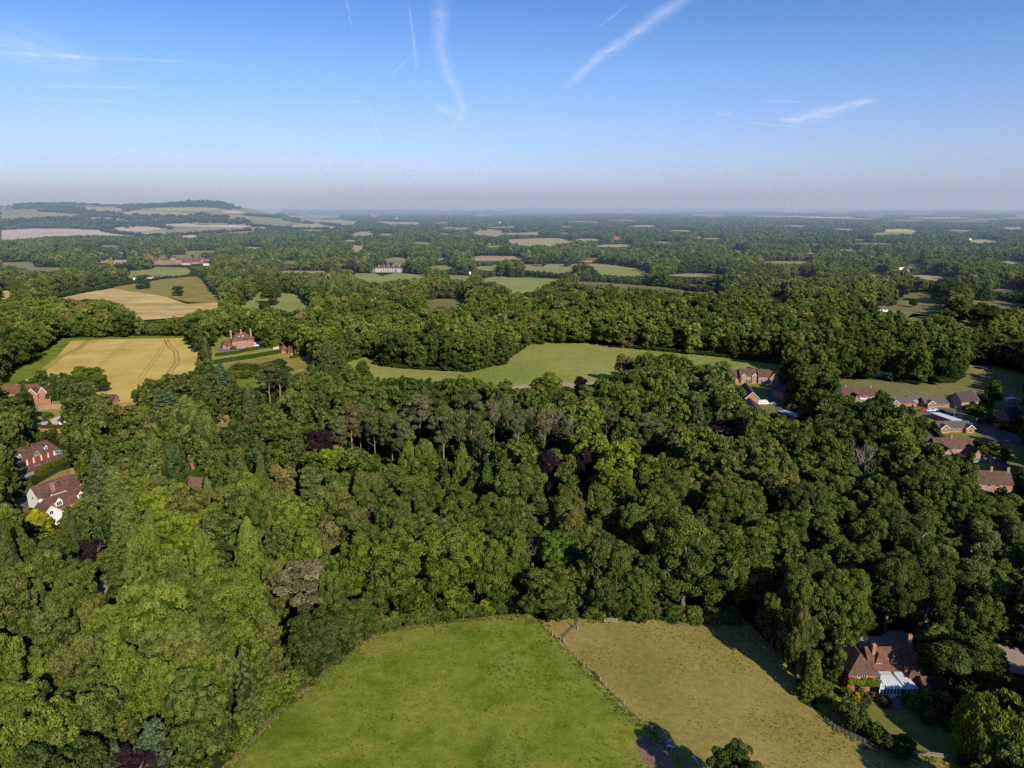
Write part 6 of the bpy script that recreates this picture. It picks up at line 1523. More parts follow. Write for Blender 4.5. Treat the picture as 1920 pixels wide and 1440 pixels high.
def vcop(q, w): return (NMID + NLOW + int(q.integers(3)), 13, 30.0)
scatter(NEAR_END, 1250, 9.2, 0.75, 6.0, 19, vmid)
scatter(1250, 2700, 11.5, 0.8, 7.2, 17, vlow, 0.98, lambda x, y: (parcel(x, y)[0] > 0.5) & (q.random(len(x)) > 0.006))
def thin_mid(x, y):
    # open downland on the left: only hedges and hangers; small random clearings elsewhere
    down = (x / y < -0.262 - 0.02 * np.sin(y / 300)) & (y > 2950)
    lines = (np.abs(np.sin(x / 310.0 + y / 900.0)) < 0.05) | (np.abs(np.sin(y / 240.0 + x / 1500.0)) < 0.09)
    woods = vn(x, y, 420, 21) > 0.66
    return (down & ~(lines | woods)) | (~down & (parcel(x, y)[0] > 0.5))
scatter(2700, 6800, 22, 0.9, 14.5, 16, vlow, 0.90, thin_mid)
def thin_far(x, y):
    # keep the wooded parts, leave the far fields open
    return (vn(x, y * 1.6, 900, 31) > 0.62 + 0.0 * x) | (parcel(x, y)[0] > 0.5) | ((x / y < -0.26) & (y < 9000))
scatter(6800, 16000, 62, 0.9, 40.0, 15, vcop, 0.78, thin_far)
scatter(16000, 34000, 150, 0.9, 95.0, 18, vcop, 0.76, lambda x, y: vn(x, y * 1.8, 1700, 37) > 0.55)

# hilltop hangers and hedge lines on the downs that the photo shows
def treeline(px, n, rad, hgt, jitter=1.0, v=None, tn='dark green'):
    P = [at(*p) for p in px]
    seg = [(P[i + 1] - P[i]).length for i in range(len(P) - 1)]; tot = sum(seg)
    for k in range(n):
        d = tot * (k + q.random() * 0.8) / n; i = 0
        while i < len(seg) - 1 and d > seg[i]: d -= seg[i]; i += 1
        p = P[i].lerp(P[i + 1], min(1, d / max(seg[i], 1e-6)))
        x, y = p.x + (q.random() - 0.5) * jitter, p.y + (q.random() - 0.5) * jitter
        s = 0.7 + 0.6 * q.random()
        add_far(x, y, float(terrain(x, y)), rad * s / 6.8, hgt * s / 17, NMID + int(q.integers(5)), tint_of(tn, q))
treeline([(268, 389), (300, 386), (350, 385), (400, 386), (432, 390)], 240, 11, 15, 130)
treeline([(340, 386), (432, 388)], 90, 12, 26, 110)
treeline([(30, 390), (60, 389), (100, 391), (140, 392)], 110, 10, 10, 150)
treeline([(54, 386), (66, 385), (80, 386)], 20, 13, 24, 50)
treeline([(495, 386), (520, 390), (545, 395), (575, 399)], 110, 11, 16, 90)
treeline([(130, 394), (180, 400), (240, 409), (330, 412), (430, 411)], 220, 10, 15, 120)
treeline([(0, 424), (40, 418), (120, 416), (180, 420), (230, 426)], 240, 12, 20, 170)
treeline([(250, 408), (330, 415), (400, 416), (440, 420)], 180, 11, 17, 150)
treeline([(190, 434), (260, 443), (330, 443), (420, 436), (520, 432)], 160, 8, 11, 30)
treeline([(470, 424), (540, 430), (640, 431)], 100, 8, 12, 40)
treeline([(2, 384), (22, 384)], 5, 9, 12, 20); treeline([(150, 386), (240, 388)], 14, 7, 10, 20)
# hedges between the middle fields
treeline([(985, 516), (1030, 520), (1100, 524), (1180, 528), (1260, 540), (1345, 551)], 150, 3.6, 7, 5)
treeline([(1100, 503), (1115, 515), (1122, 524)], 26, 3.5, 7, 3)
treeline([(200, 540), (300, 524), (375, 517)], 60, 2.6, 4, 2)
treeline([(95, 562), (140, 552), (210, 540)], 60, 3, 6, 3)
treeline([(372, 517), (392, 535), (411, 556)], 40, 3.2, 6, 3)
treeline([(1180, 653), (1330, 667), (1475, 684)], 90, 1.8, 2.6, 2)
treeline([(700, 682), (745, 690), (880, 698), (940, 681), (990, 646)], 130, 1.5, 2.2, 1.5)
print('far instances', len(pts))

bx = bpy.data.collections.new('wood_kinds')
srcs = []
for i, me in enumerate(MID + LOW + COPSE):
    o = bpy.data.objects.new('tree_kind_%02d' % i, me); bx.objects.link(o)
pm = bpy.data.meshes.new('woodland'); pm.vertices.add(len(pts))
pm.vertices.foreach_set('co', np.array(pts, np.float32).ravel())
for nm, ty, arr, key in (('scale_v', 'FLOAT_VECTOR', scl, 'vector'), ('rot_z', 'FLOAT', rot, 'value'), ('variant', 'INT', var, 'value')):
    a = pm.attributes.new(nm, ty, 'POINT'); a.data.foreach_set(key, np.array(arr, np.int32 if ty == 'INT' else np.float32).ravel())
a = pm.attributes.new('tint', 'FLOAT_COLOR', 'POINT'); a.data.foreach_set('color', np.c_[np.array(tint), np.ones(len(tint))].astype(np.float32).ravel())
wood = link_mesh('woodland', pm, kind='stuff', label='continuous woodland and hedgerows stretching to the horizon', cat='woodland')
ng = bpy.data.node_groups.new('plant_wood', 'GeometryNodeTree')
ng.interface.new_socket('Geometry', in_out='INPUT', socket_type='NodeSocketGeometry'); ng.interface.new_socket('Geometry', in_out='OUTPUT', socket_type='NodeSocketGeometry')
gi, gout = ng.nodes.new('NodeGroupInput'), ng.nodes.new('NodeGroupOutput')
ci = ng.nodes.new('GeometryNodeCollectionInfo'); ci.inputs['Collection'].default_value = bx; ci.inputs['Separate Children'].default_value = True; ci.inputs['Reset Children'].default_value = True
iop = ng.nodes.new('GeometryNodeInstanceOnPoints'); iop.inputs['Pick Instance'].default_value = True
def na(nm, ty):
    x = ng.nodes.new('GeometryNodeInputNamedAttribute'); x.data_type = ty; x.inputs['Name'].default_value = nm; return x.outputs['Attribute']
mpn = ng.nodes.new('GeometryNodeMeshToPoints'); ng.links.new(gi.outputs[0], mpn.inputs[0]); ng.links.new(mpn.outputs[0], iop.inputs['Points'])
ng.links.new(ci.outputs[0], iop.inputs['Instance']); ng.links.new(na('variant', 'INT'), iop.inputs['Instance Index']); ng.links.new(na('scale_v', 'FLOAT_VECTOR'), iop.inputs['Scale'])
cz = ng.nodes.new('ShaderNodeCombineXYZ'); ng.links.new(na('rot_z', 'FLOAT'), cz.inputs[2])
e2r = ng.nodes.new('FunctionNodeEulerToRotation'); ng.links.new(cz.outputs[0], e2r.inputs[0]); ng.links.new(e2r.outputs[0], iop.inputs['Rotation'])
ng.links.new(iop.outputs[0], gout.inputs[0])
md = wood.modifiers.new('plant_wood', 'NODES'); md.node_group = ng

# ================================================================== HEDGES, BUSHES, CLIMBERS
def hedge_mesh(P, w, h, seed, leaf=0.32, rough=0.12):
    """trimmed hedge along world points: dark core with a coat of leaf faces"""
    q_ = g(seed); V = []; Fc = []; Cn = []; T = []; base = 0
    for i in range(len(P) - 1):
        a, b = Vector(P[i]), Vector(P[i + 1]); d = b - a; L = d.length; d.normalize(); s = Vector((-d.y, d.x, 0))
        c = [(a - d * 0.3) - s * w / 2, (b + d * 0.3) - s * w / 2, (b + d * 0.3) + s * w / 2, (a - d * 0.3) + s * w / 2]
        k = 0.93
        box = [(*((p.x, p.y)), z) for z in (-0.1, h * k) for p in c]
        V.append(np.array(box)); f = [(0, 3, 2, 1), (4, 5, 6, 7), (0, 1, 5, 4), (1, 2, 6, 5), (2, 3, 7, 6), (3, 0, 4, 7)]
        Fc.append(np.array(f).ravel() + base); Cn.append(np.full(6, 4)); T.append(np.full(6, 0.15)); base += 8
        n = int((2 * L * h + L * w + 2 * w * h) / (leaf * leaf) * 1.3)
        u = q_.random(n); r_ = q_.random(n); side = q_.random(n); A = L * (2 * h + w)
        top = side < w / (2 * h + w); off = np.where(top, (r_ - 0.5) * w, np.where(q_.random(n) < 0.5, -w / 2, w / 2)); z = np.where(top, h, r_ * h)
        pos = np.array(a)[None] + np.outer(u * L, np.array(d)) + np.outer(off, np.array(s)); pos[:, 2] = z
        pos += q_.normal(size=pos.shape) * rough
        nor = np.where(top[:, None], np.array([[0, 0, 1.0]]), np.outer(np.sign(off), np.array(s))) + 0.5 * q_.normal(size=(n, 3)); nor = unit(nor)
        ta = unit(np.cross(nor, q_.normal(size=(n, 3)))); tb = np.cross(nor, ta); sz = leaf * (0.7 + 0.6 * q_.random((n, 1)))
        V.append(np.stack([pos - ta * sz * .6, pos + tb * sz * .5, pos + ta * sz * .6, pos - tb * sz * .5], 1).reshape(-1, 3))
        Fc.append(np.arange(n * 4) + base); Cn.append(np.full(n, 4)); base += 4 * n; T.append(np.clip(0.55 + 0.16 * q_.normal(size=n), 0, 1))
    return np_mesh('hedge', np.concatenate(V), np.concatenate(Fc), np.concatenate(Cn), [LM['leaf']], None, np.concatenate(T))
def hedge(px, w, h, tone, label, seed=1, name='hedge', group=None, cat='hedge', rough=0.12):
    P = [at(*p) for p in px]; P = [Vector((p.x, p.y, 0)) for p in P]
    o = link_mesh(name, hedge_mesh(P, w, h, seed, 0.32 if P[0].y < 420 else 0.5, rough)); t = GREENS[tone]; o.color = (*t, 1)
    tag(o, label, cat, group); return o
hedge([(73, 892), (100, 876), (122, 863), (143, 862)], 3.0, 2.4, 'yellow-green', 'bright lime green trimmed hedge beside the timber shed', 2)
hedge([(78, 807), (122, 806)], 2.2, 2.6, 'mid green', 'dark trimmed hedge below the pale courtyard drive', 3)
hedge([(5, 752), (56, 752)], 3.0, 2.6, 'yellow-green', 'yellow-green hedge in front of the twin-gabled brick house', 4)
hedge([(362, 890), (392, 893)], 4.0, 3.2, 'fresh green', 'clipped bright green hedge in a small clearing of the left wood', 5, rough=0.25)
hedge([(405, 668), (440, 664), (470, 657), (510, 651)], 2.0, 2.2, 'mid green', 'upper terrace hedge below the manor', 6)
hedge([(395, 684), (430, 678), (470, 672), (530, 661)], 2.5, 2.8, 'mid green', 'lower long hedge crossing the manor garden', 7)
hedge([(440, 698), (490, 700), (500, 701)], 7, 5.5, 'mid green', 'thick rounded hedge between manor paddock and lower lawn', 8, rough=0.5)
hedge([(470, 640), (495, 638), (500, 652)], 2.5, 2.2, 'bright green', 'hedge behind the right wing of the manor', 9)
hedge([(545, 672), (565, 669)], 2.0, 1.6, 'mid green', 'low hedge in front of the small cottage', 10)
hedge([(1788, 852), (1812, 870), (1826, 882)], 2.4, 2.2, 'olive green', 'long hedge running down from the L-shaped brick pair', 11)
hedge([(1826, 836), (1850, 850), (1878, 870)], 2.6, 2.6, 'mid green', 'tall dark hedge right of the L-shaped brick pair', 12)
hedge([(1745, 802), (1768, 826)], 1.8, 1.8, 'mid green', 'hedge along the car park left of the oval lawn', 13)
hedge([(1832, 926), (1860, 936)], 1.6, 1.3, 'mid green', 'low garden hedge before the orange brick pair', 14)
hedge([(218, 776), (255, 770)], 3.0, 3.0, 'mid green', 'dark hedge under the long garden wall', 15)
# wild hedge between track and meadow, bushes in a row
def bush(px, py, w, h, tone, label, group=None, seed=None, name=None):
    p = at(px, py); r = w / 2
    d = plant('bush', p.x, p.y, h, r, tone, label, group, seed)
    if name: d['obj'].name = name
    return d
q = g(77)
wild = [(448, 1372), (462, 1352), (470, 1335), (488, 1318), (500, 1300), (520, 1292), (540, 1285)]
for i, (a, b) in enumerate(wild): bush(a + 2, b + 14, 6.0, 4.8, ['bright green', 'mid green', 'olive green'][i % 3], None, 'wild bushes of the hedge beside the lower track', 40 + i)
wild2 = [(700, 1186), (722, 1180), (742, 1175), (765, 1171), (790, 1167), (812, 1163), (838, 1160), (864, 1157), (890, 1154), (915, 1151), (940, 1150), (962, 1150)]
for i, (a, b) in enumerate(wild2): bush(a, b - 2, 4.2, 3.0, ['mid green', 'olive green', 'bright green', 'mid green', 'yellow-green'][i % 5], None, 'wild bushes of the hedge along the top of the green meadow', 60 + i)
for i, (a, b) in enumerate([(1180, 1158), (1205, 1157), (1228, 1158), (1330, 1168), (1352, 1166), (1375, 1167), (1168, 1154), (1192, 1152), (1218, 1152), (1310, 1160), (1300, 1166), (1342, 1158), (1366, 1160), (1276, 1160), (1110, 1156), (1128, 1157)]): bush(a, b, 4.5, 3.0, ['bright green', 'bright green', 'mid green'][i % 3], None, 'low bushes along the back edge of the dry paddock', 80 + i)
# garden shrubs of the country house
for px, py, w, h_, tn, lab in [(1586, 1306, 2.6, 2.2, 'bright green', 'round green shrub left of the wisteria'), (1606, 1314, 1.8, 2.0, 'golden yellow', 'golden clipped shrub beside a cream one'), (1612, 1312, 1.3, 1.9, 'pale green', 'cream-white clipped shrub beside the golden one'),
                               (1626, 1316, 2.2, 1.7, 'mid green', 'green dome shrub in front of the wisteria'), (1635, 1312, 1.4, 1.6, 'dull brown', 'reddish shrub beside the conservatory corner'), (1658, 1322, 2.6, 2.0, 'dark green', 'dark round shrub below the conservatory steps'),
                               (1705, 1322, 3.4, 2.8, 'mid green', 'leafy shrub right of the patio'), (1719, 1328, 2.2, 2.4, 'golden yellow', 'orange-yellow shrub right of the patio'), (1570, 1334, 2.4, 2.4, 'golden yellow', 'large golden shrub by the paddock fence'), (1577, 1326, 2.0, 1.4, 'golden yellow', 'low golden shrub behind the large golden one'),
                               (1602, 1366, 6.4, 5.0, 'dark green', 'dark spreading shrub on the lawn by the fence'), (1640, 1392, 4.6, 3.2, 'mid green', 'lighter shrub on the lawn right of the dark one'), (1683, 1412, 5.4, 4.0, 'dark green', 'big clipped dome bush on the paddock fence line'), (1704, 1402, 2.6, 1.6, 'mid green', 'small low bush beside the big clipped dome'),
                               (1548, 1312, 3.6, 4.0, 'grey-green', 'thin grey shrub left of the lawn'), (30, 912, 3.0, 2.4, 'yellow-green', 'yellow-green shrub at the end of the timber shed'), (470, 658, 3.0, 2.0, 'bright green', 'round shrub on the manor terrace'), (438, 655, 4.5, 2.6, 'bright green', 'rounded bush at the manor front'),
                               (518, 652, 9, 6.5, 'bright green', 'bright domed bush between the manor and its cottage'), (500, 646, 8, 5.0, 'mid green', 'darker domed bush behind the manor hedge'), (92, 783, 5, 3.0, 'mid green', 'dark clipped bush inside the courtyard'), (93, 800, 2.0, 2.6, 'dark green', 'small cone bush on the pale drive'),
                               (205, 498, 13, 9, 'golden yellow', 'golden yellow tree at the hillside wood edge'), (1826, 808, 2.4, 2.0, 'dark green', 'clipped bush at the bungalow corner')]:
    bush(px, py, w, h_, tn, lab)
# wisteria on the south wall
qw = g(9); cl = []
for i in range(34):
    x = 78.2 + 7.2 * qw.random(); z = 2.3 + 1.5 * qw.random()
    cl.append((np.array([x, 143.3 - 0.5 * qw.random(), z]), (0.75, 0.6, 0.55), 0.6 + 0.1 * qw.normal(), unit(np.array([0.0, -1.0, 0.4]))))
for x in (81.4, 85.4):
    for z in (0.3, 0.9, 1.5, 2.0): cl.append((np.array([x + 0.3 * qw.normal(), 142.9, z]), (0.6, 0.55, 0.5), 0.55, unit(np.array([0.0, -1.0, 0.3]))))
o = link_mesh('climbing_wisteria', foliage_mesh('climbing_wisteria', cl, 0.26, [LM['leaf']], qw, [])); o.color = (1.25, 1.35, 0.7, 1); tag(o, 'lime green wisteria draped over the front wall and door of the country house', 'climber')

# ================================================================== WALLS, FENCES, GATES
def wall_run(px, h, t, mat, label, name='garden_wall', cat='wall'):
    P = [at(*p) for p in px]; b = MB(); c = MB()
    for i in range(len(P) - 1):
        d = (P[i + 1] - P[i]).normalized(); e = P[i + 1] - d * (t if i < len(P) - 2 else 0)
        b.bar((P[i].x, P[i].y, h / 2 - 0.1), (e.x, e.y, h / 2 - 0.1), t, h); c.bar((P[i].x, P[i].y, h + 0.0), (e.x, e.y, h + 0.0), t + 0.12, 0.12)
    o = b.build(name, mat); tag(o, label, cat); c.build('coping', POT, o); return o
wall_run([(208, 763), (262, 764), (282, 770)], 2.6, 0.5, BRICK, 'long orange brick garden wall below the wheat field')
wall_run([(74, 812), (118, 813), (128, 818)], 2.4, 0.5, BRICK, 'tall orange brick wall behind the coach house')
wall_run([(60, 757), (95, 758), (95, 752)], 3.2, 0.5, BRICK, 'orange courtyard wall with a sloping coping')
wall_run([(72, 770), (84, 767), (118, 766)], 2.6, 0.5, BRICK2, 'pinkish inner courtyard wall')
wall_run([(150, 756), (160, 757)], 2.6, 0.5, BRICK, 'short stub of brick wall between treetops')
wall_run([(512, 656), (523, 654)], 2.2, 0.5, CREAM, 'pale wall joining the manor garden to the cottage')
wall_run([(1862, 800), (1882, 804), (1900, 804)], 2.0, 0.3, BRICK, 'red brick garden wall on the right-hand lane')
wall_run([(1862, 773), (1876, 776), (1890, 772)], 1.9, 0.3, CREAM, 'pale rendered garden wall below the rough pasture')
wall_run([(358, 878), (364, 893)], 3.6, 1.2, BRICK2, 'brick gate pillar in a clearing of the left wood', 'gate_pillar', 'pillar')

WOODP = plain('pale_fence_wood', (0.36, 0.31, 0.22), 0.9, 0.2, 4.0)
WOODG = plain('grey_fence_wood', (0.20, 0.18, 0.145), 0.9, 0.25, 4.0)
METALG = plain('galvanised_steel', (0.42, 0.46, 0.45), 0.45, 0.1, 3.0, metallic=0.5)
def fence(px, n, h, rails, wood, label, name='fence', pw=0.10, strut=(), tape=False):
    P = [at(*p) for p in px]; root = empty(name, P[0], label=label, cat='fence'); o0 = P[0]
    P = [p - o0 for p in P]; seg = [(P[i + 1] - P[i]).length for i in range(len(P) - 1)]; tot = sum(seg); Q = []
    for k in range(n + 1):
        d = tot * k / n; i = 0
        while i < len(seg) - 1 and d > seg[i]: d -= seg[i]; i += 1
        Q.append(P[i].lerp(P[i + 1], min(1, d / seg[i])))
    for k, p in enumerate(Q):
        hh = h * (1.35 if k in strut else 1.0); w_ = pw * (1.7 if k in strut else 1)
        MB().box(p.x - w_ / 2, p.x + w_ / 2, p.y - w_ / 2, p.y + w_ / 2, -0.2, hh).build('post', wood, root)
    for z, t in rails:
        b = MB()
        for i in range(len(Q) - 1): b.bar(Q[i] + Vector((0, 0, z)), Q[i + 1] + Vector((0, 0, z)), t, t * (2.5 if not tape else 1.2))
        b.build('rail' if t > 0.025 else 'wire', wood, root)
    return root
fence([(1024, 1182), (1040, 1196), (1056, 1205), (1092, 1250), (1113, 1262)], 14, 1.25, [(1.15, 0.012), (0.75, 0.01), (0.35, 0.01)], WOODP, 'post and wire fence from the meadow corner to the small gate', strut=(2, 5, 12))
fence([(1124, 1278), (1140, 1294), (1178, 1330), (1226, 1378), (1242, 1386)], 16, 1.25, [(1.15, 0.012), (0.75, 0.01), (0.35, 0.01)], WOODP, 'post and wire fence from the small gate to the ponies', strut=(2, 7, 14))
fence([(1264, 1408), (1290, 1440), (1330, 1490)], 8, 1.2, [(1.1, 0.012), (0.6, 0.01)], WOODG, 'wire fence continuing in the tree shadow at the bottom')
fence([(1056, 1204), (1068, 1189), (1082, 1178), (1085, 1166)], 5, 1.25, [(1.1, 0.05), (0.75, 0.05), (0.4, 0.05)], WOODG, 'grey rail fence closing the small corner pen')
fence([(1545, 1352), (1559, 1364), (1590, 1380), (1625, 1396), (1660, 1407), (1673, 1411)], 16, 1.25, [(1.1, 0.05), (0.75, 0.05), (0.4, 0.05)], WOODG, 'post and rail fence between dry paddock and garden shrubs')
fence([(1706, 1414), (1735, 1418), (1784, 1424)], 9, 1.2, [(1.05, 0.06), (0.7, 0.06), (0.35, 0.06)], WOODP, 'post and rail fence right of the big clipped dome bush')
fence([(648, 692), (690, 702), (755, 712), (860, 708)], 40, 1.1, [(1.0, 0.03), (0.5, 0.03)], WOODG, 'thin fence along the near side of the long meadow') if False else None
fence([(470, 1398), (510, 1352), (560, 1306), (610, 1262), (655, 1222)], 22, 1.2, [(1.1, 0.01), (0.6, 0.01)], WOODG, 'thin wire fence along the left edge of the green meadow', pw=0.09)
fence([(408, 795), (438, 797)], 5, 1.0, [(0.9, 0.04)], WOODP, 'short fence by the tennis lawn goal') if False else None
def gate(pa, pb, h, label, mat, bars=5, posts=True, name='field_gate'):
    A, B = at(*pa), at(*pb); L = (B - A).length; root = empty(name, A, math.atan2(B.y - A.y, B.x - A.x), label=label, cat='gate')
    b = MB()
    for i in range(bars): z = 0.25 + (h - 0.3) * i / (bars - 1); b.box(0.18, L - 0.18, -0.03, 0.03, z - 0.05, z + 0.05)
    for x in (0.12, L - 0.24): b.box(x, x + 0.1, -0.035, 0.035, 0.15, h)
    b.bar((0.2, 0.045, 0.25), (L / 2, 0.045, h - 0.06), 0.07, 0.05); b.bar((L - 0.2, 0.045, 0.25), (L / 2, 0.045, h - 0.06), 0.07, 0.05)
    b.build('gate_leaf', mat, root)
    if posts:
        for x in (0, L): MB().box(x - 0.11, x + 0.11, -0.11, 0.11, -0.2, h + 0.15).build('post', WOODP, root)
    return root
gate((1133, 1167), (1157, 1168), 1.3, 'pale five-barred gate at the back edge of the dry paddock', WOODP)
gate((1113, 1264), (1125, 1279), 1.25, 'grey wooden gate in the fence between meadow and paddock', WOODG)
gate((669, 1190), (697, 1182), 1.25, 'pale green metal gate from the track into the green meadow', METALG, 6)
gate((1243, 1388), (1262, 1406), 1.25, 'metal field gate beside the ponies in the tree shadow', METALG, 6)
gate((1074, 1176), (1083, 1182), 1.2, 'small grey wooden gate in the corner pen', WOODG, 4)
P = at(1055, 1171); o = MB().bar((0, 0, 0.13), (1.0, -2.3, 0.13), 0.2, 0.22).build('wooden_pole', WOODP); o.location = P; tag(o, 'pale wooden pole lying on the ground in the corner pen', 'pole')
# utility and lamp poles
for px, py, h_, lab, m in [(1871, 762, 11.5, 'tall pale leaning pole below the rough pasture', WOODP), (1788, 786, 6.8, 'lamp post behind the white-roofed garages', METALG), (1828, 806, 6.0, 'lamp post at the right end of the gabled bungalow', METALG), (1401, 783, 6.0, 'pale lamp post in front of the long dark roof', METALG), (1451, 770, 4.5, 'short lamp post by the white car', METALG), (1484, 790, 4.0, 'short lamp post beside the blue-roofed garages', METALG), (129, 898, 5.5, 'black lamp post on the lawn behind the white house', ROOFD), (395, 680, 5, 'pale post beside the manor garden hedge', WOODP)]:
    P = at(px, py); o = empty('lamp_post' if 'lamp' in lab else 'utility_pole', P, label=lab, cat='pole'); b = MB(); b.tube([(0, 0, -0.2), (0.0, 0, h_ * 0.5), (0.5 if 'leaning' in lab else 0, 0, h_)], [0.11, 0.09, 0.07], 7); b.build('pole', m, o)
    if 'lamp' in lab: MB().box(-0.15, 0.55, -0.12, 0.12, h_ - 0.02, h_ + 0.12).build('lamp_head', m, o)
# goal on the tennis lawn
P = at(402, 793); o = empty('goal', P, label='white football goal on the small lawn in the left wood', cat='goal')
b = MB(); b.tube([(0, 0, 0), (0, 0, 1.7)], [.09, .09]); b.tube([(4.2, 0, 0), (4.2, 0, 1.7)], [.09, .09]); b.tube([(-.09, 0, 1.7), (4.29, 0, 1.7)], [.09, .09]); b.build('goal_frame', WHITEP, o)
b = MB(); b.tube([(0, .05, 1.62), (0, 1.2, 0)], [.04, .04]); b.tube([(4.2, .05, 1.62), (4.2, 1.2, 0)], [.04, .04]); b.tube([(0, 1.2, .03), (4.2, 1.2, .03)], [.04, .04]); b.build('back_stay', WHITEP, o)

# ================================================================== VEHICLES
CARW = plain('white_car_paint', (0.75, 0.76, 0.78), 0.25, 0.02, 1.0, spec=0.6); CARB = plain('blue_grey_car_paint', (0.25, 0.33, 0.42), 0.25, 0.02, 1.0, spec=0.6)
CARR = plain('red_car_paint', (0.55, 0.04, 0.03), 0.25, 0.02, 1.0, spec=0.6); CARD = plain('dark_car_paint', (0.03, 0.04, 0.07), 0.25, 0.02, 1.0, spec=0.6); TYRE = plain('tyre_rubber', (0.02, 0.02, 0.02), 0.9, 0.1, 1.0)
def car(px, py, rot, mat, label, L=4.3, W=1.75, H=1.45, van=False):
    P = at(px, py); o = empty('parked_car', P, R(rot), label=label, cat='car', group='cars parked by the houses')
    prof = [(-L / 2, .35), (-L / 2, .8), (-L * .44, .92), (-L * .28, .98), (-L * .12, H), (L * .22, H * .99), (L * (.46 if van else .36), .98), (L / 2, .9), (L / 2, .35)]
    b = MB(); n = len(prof); w = W / 2
    inw = [0, 0, 0, 0, .2, .2, .06, 0, 0]
    b.add([(x, -w + inw[i], z) for i, (x, z) in enumerate(prof)] + [(x, w - inw[i], z) for i, (x, z) in enumerate(prof)], [tuple(range(n))[::-1], tuple(range(n, 2 * n))] + [(i, (i + 1) % n, n + (i + 1) % n, n + i) for i in range(n)])
    b.build('body', mat, o)
    gl = MB(); 
    x0, x1 = -L * .12, L * .22
    for s in (-1, 1):
        y = s * (w - 0.01); yt = s * (w - .15)
        gl.add([(-L * .24, y, 1.0), (L * .32, y, 1.0), (L * .2, yt, H - .1), (-L * .1, yt, H - .1)], [(0, 1, 2, 3) if s < 0 else (3, 2, 1, 0)])
    gl.add([(-L * .285, -w * .8, 1.0), (-L * .285, w * .8, 1.0), (-L * .13, w * .72, H - .04), (-L * .13, -w * .72, H - .04)], [(3, 2, 1, 0)])
    e = L * (.46 if van else .36) + .01
    gl.add([(e, -w * .8, 1.02), (e, w * .8, 1.02), (L * .235, w * .72, H - .04), (L * .235, -w * .72, H - .04)], [(0, 1, 2, 3)])
    gl.build('window', GLASS, o)
    for x in (-L * .31, L * .3):
        for s in (-1, 1):
            MB().tube([(x, s * (w - .2), .32), (x, s * (w + .02), .32)], [.32, .32], 12).build('wheel', TYRE, o)
car(115, 851, 252, CARB, 'blue-grey car parked at the end of the coach house', 4.7, 1.85, 1.65, True)
car(1449, 759, -35, CARW, 'white car parked beside the caravan')
car(1488, 789, -55, CARW, 'silver car at the mouth of the blue-roofed garages')
car(1731, 771, 8, CARR, 'red car by the bungalow parking bay'); car(1743, 771, 4, CARW, 'white car next to the red one'); car(1753, 771, -2, CARW, 'second pale car, right of the white one'); car(1764, 773, 5, CARD, 'dark car in the shade right of two pale cars')
car(1797, 784, -12, CARB, 'blue-grey car on the shaded lane behind the garages'); car(1866, 833, -5, CARD, 'dark car parked beyond the road below the lane'); car(83, 790, 10, CARD, 'dark car on the pale courtyard drive'); car(36, 884, 75, CARD, 'dark car inside the coach house carport'); car(454, 654, 35, CARB, 'grey car at the front door of the manor'); car(578, 671, 20, CARW, 'white car under the trees right of the cottage')
# caravan
P = at(1421.5, 759.5); o = empty('caravan', P, R(2), label='white touring caravan standing beside the sunlit brick gable', cat='caravan')
b = MB(); pr = [(0.1, .45), (0, 1.2), (.35, 2.55), (5.3, 2.6), (6.0, 1.5), (6.0, .45)]; n = len(pr)
b.add([(x, 0, z) for x, z in pr] + [(x, 2.2, z) for x, z in pr], [tuple(range(n)), tuple(range(n, 2 * n))[::-1]] + [(i, n + i, n + (i + 1) % n, (i + 1) % n) for i in range(n)]); b.build('body', WHITEP, o)
for x in (1.0, 2.1, 3.3, 4.5): MB().box(x - .3, x + .3, -.03, -.004, 1.35, 1.95).build('window', GLASS, o)
for y in (.1, 2.0): MB().tube([(3, y, .33), (3, y + .2, .33)], [.33, .33], 12).build('wheel', TYRE, o)
b = MB(); b.bar((6.0, 1.1, .5), (7.1, 1.1, .45), .12); b.build('tow_bar', METALG, o)

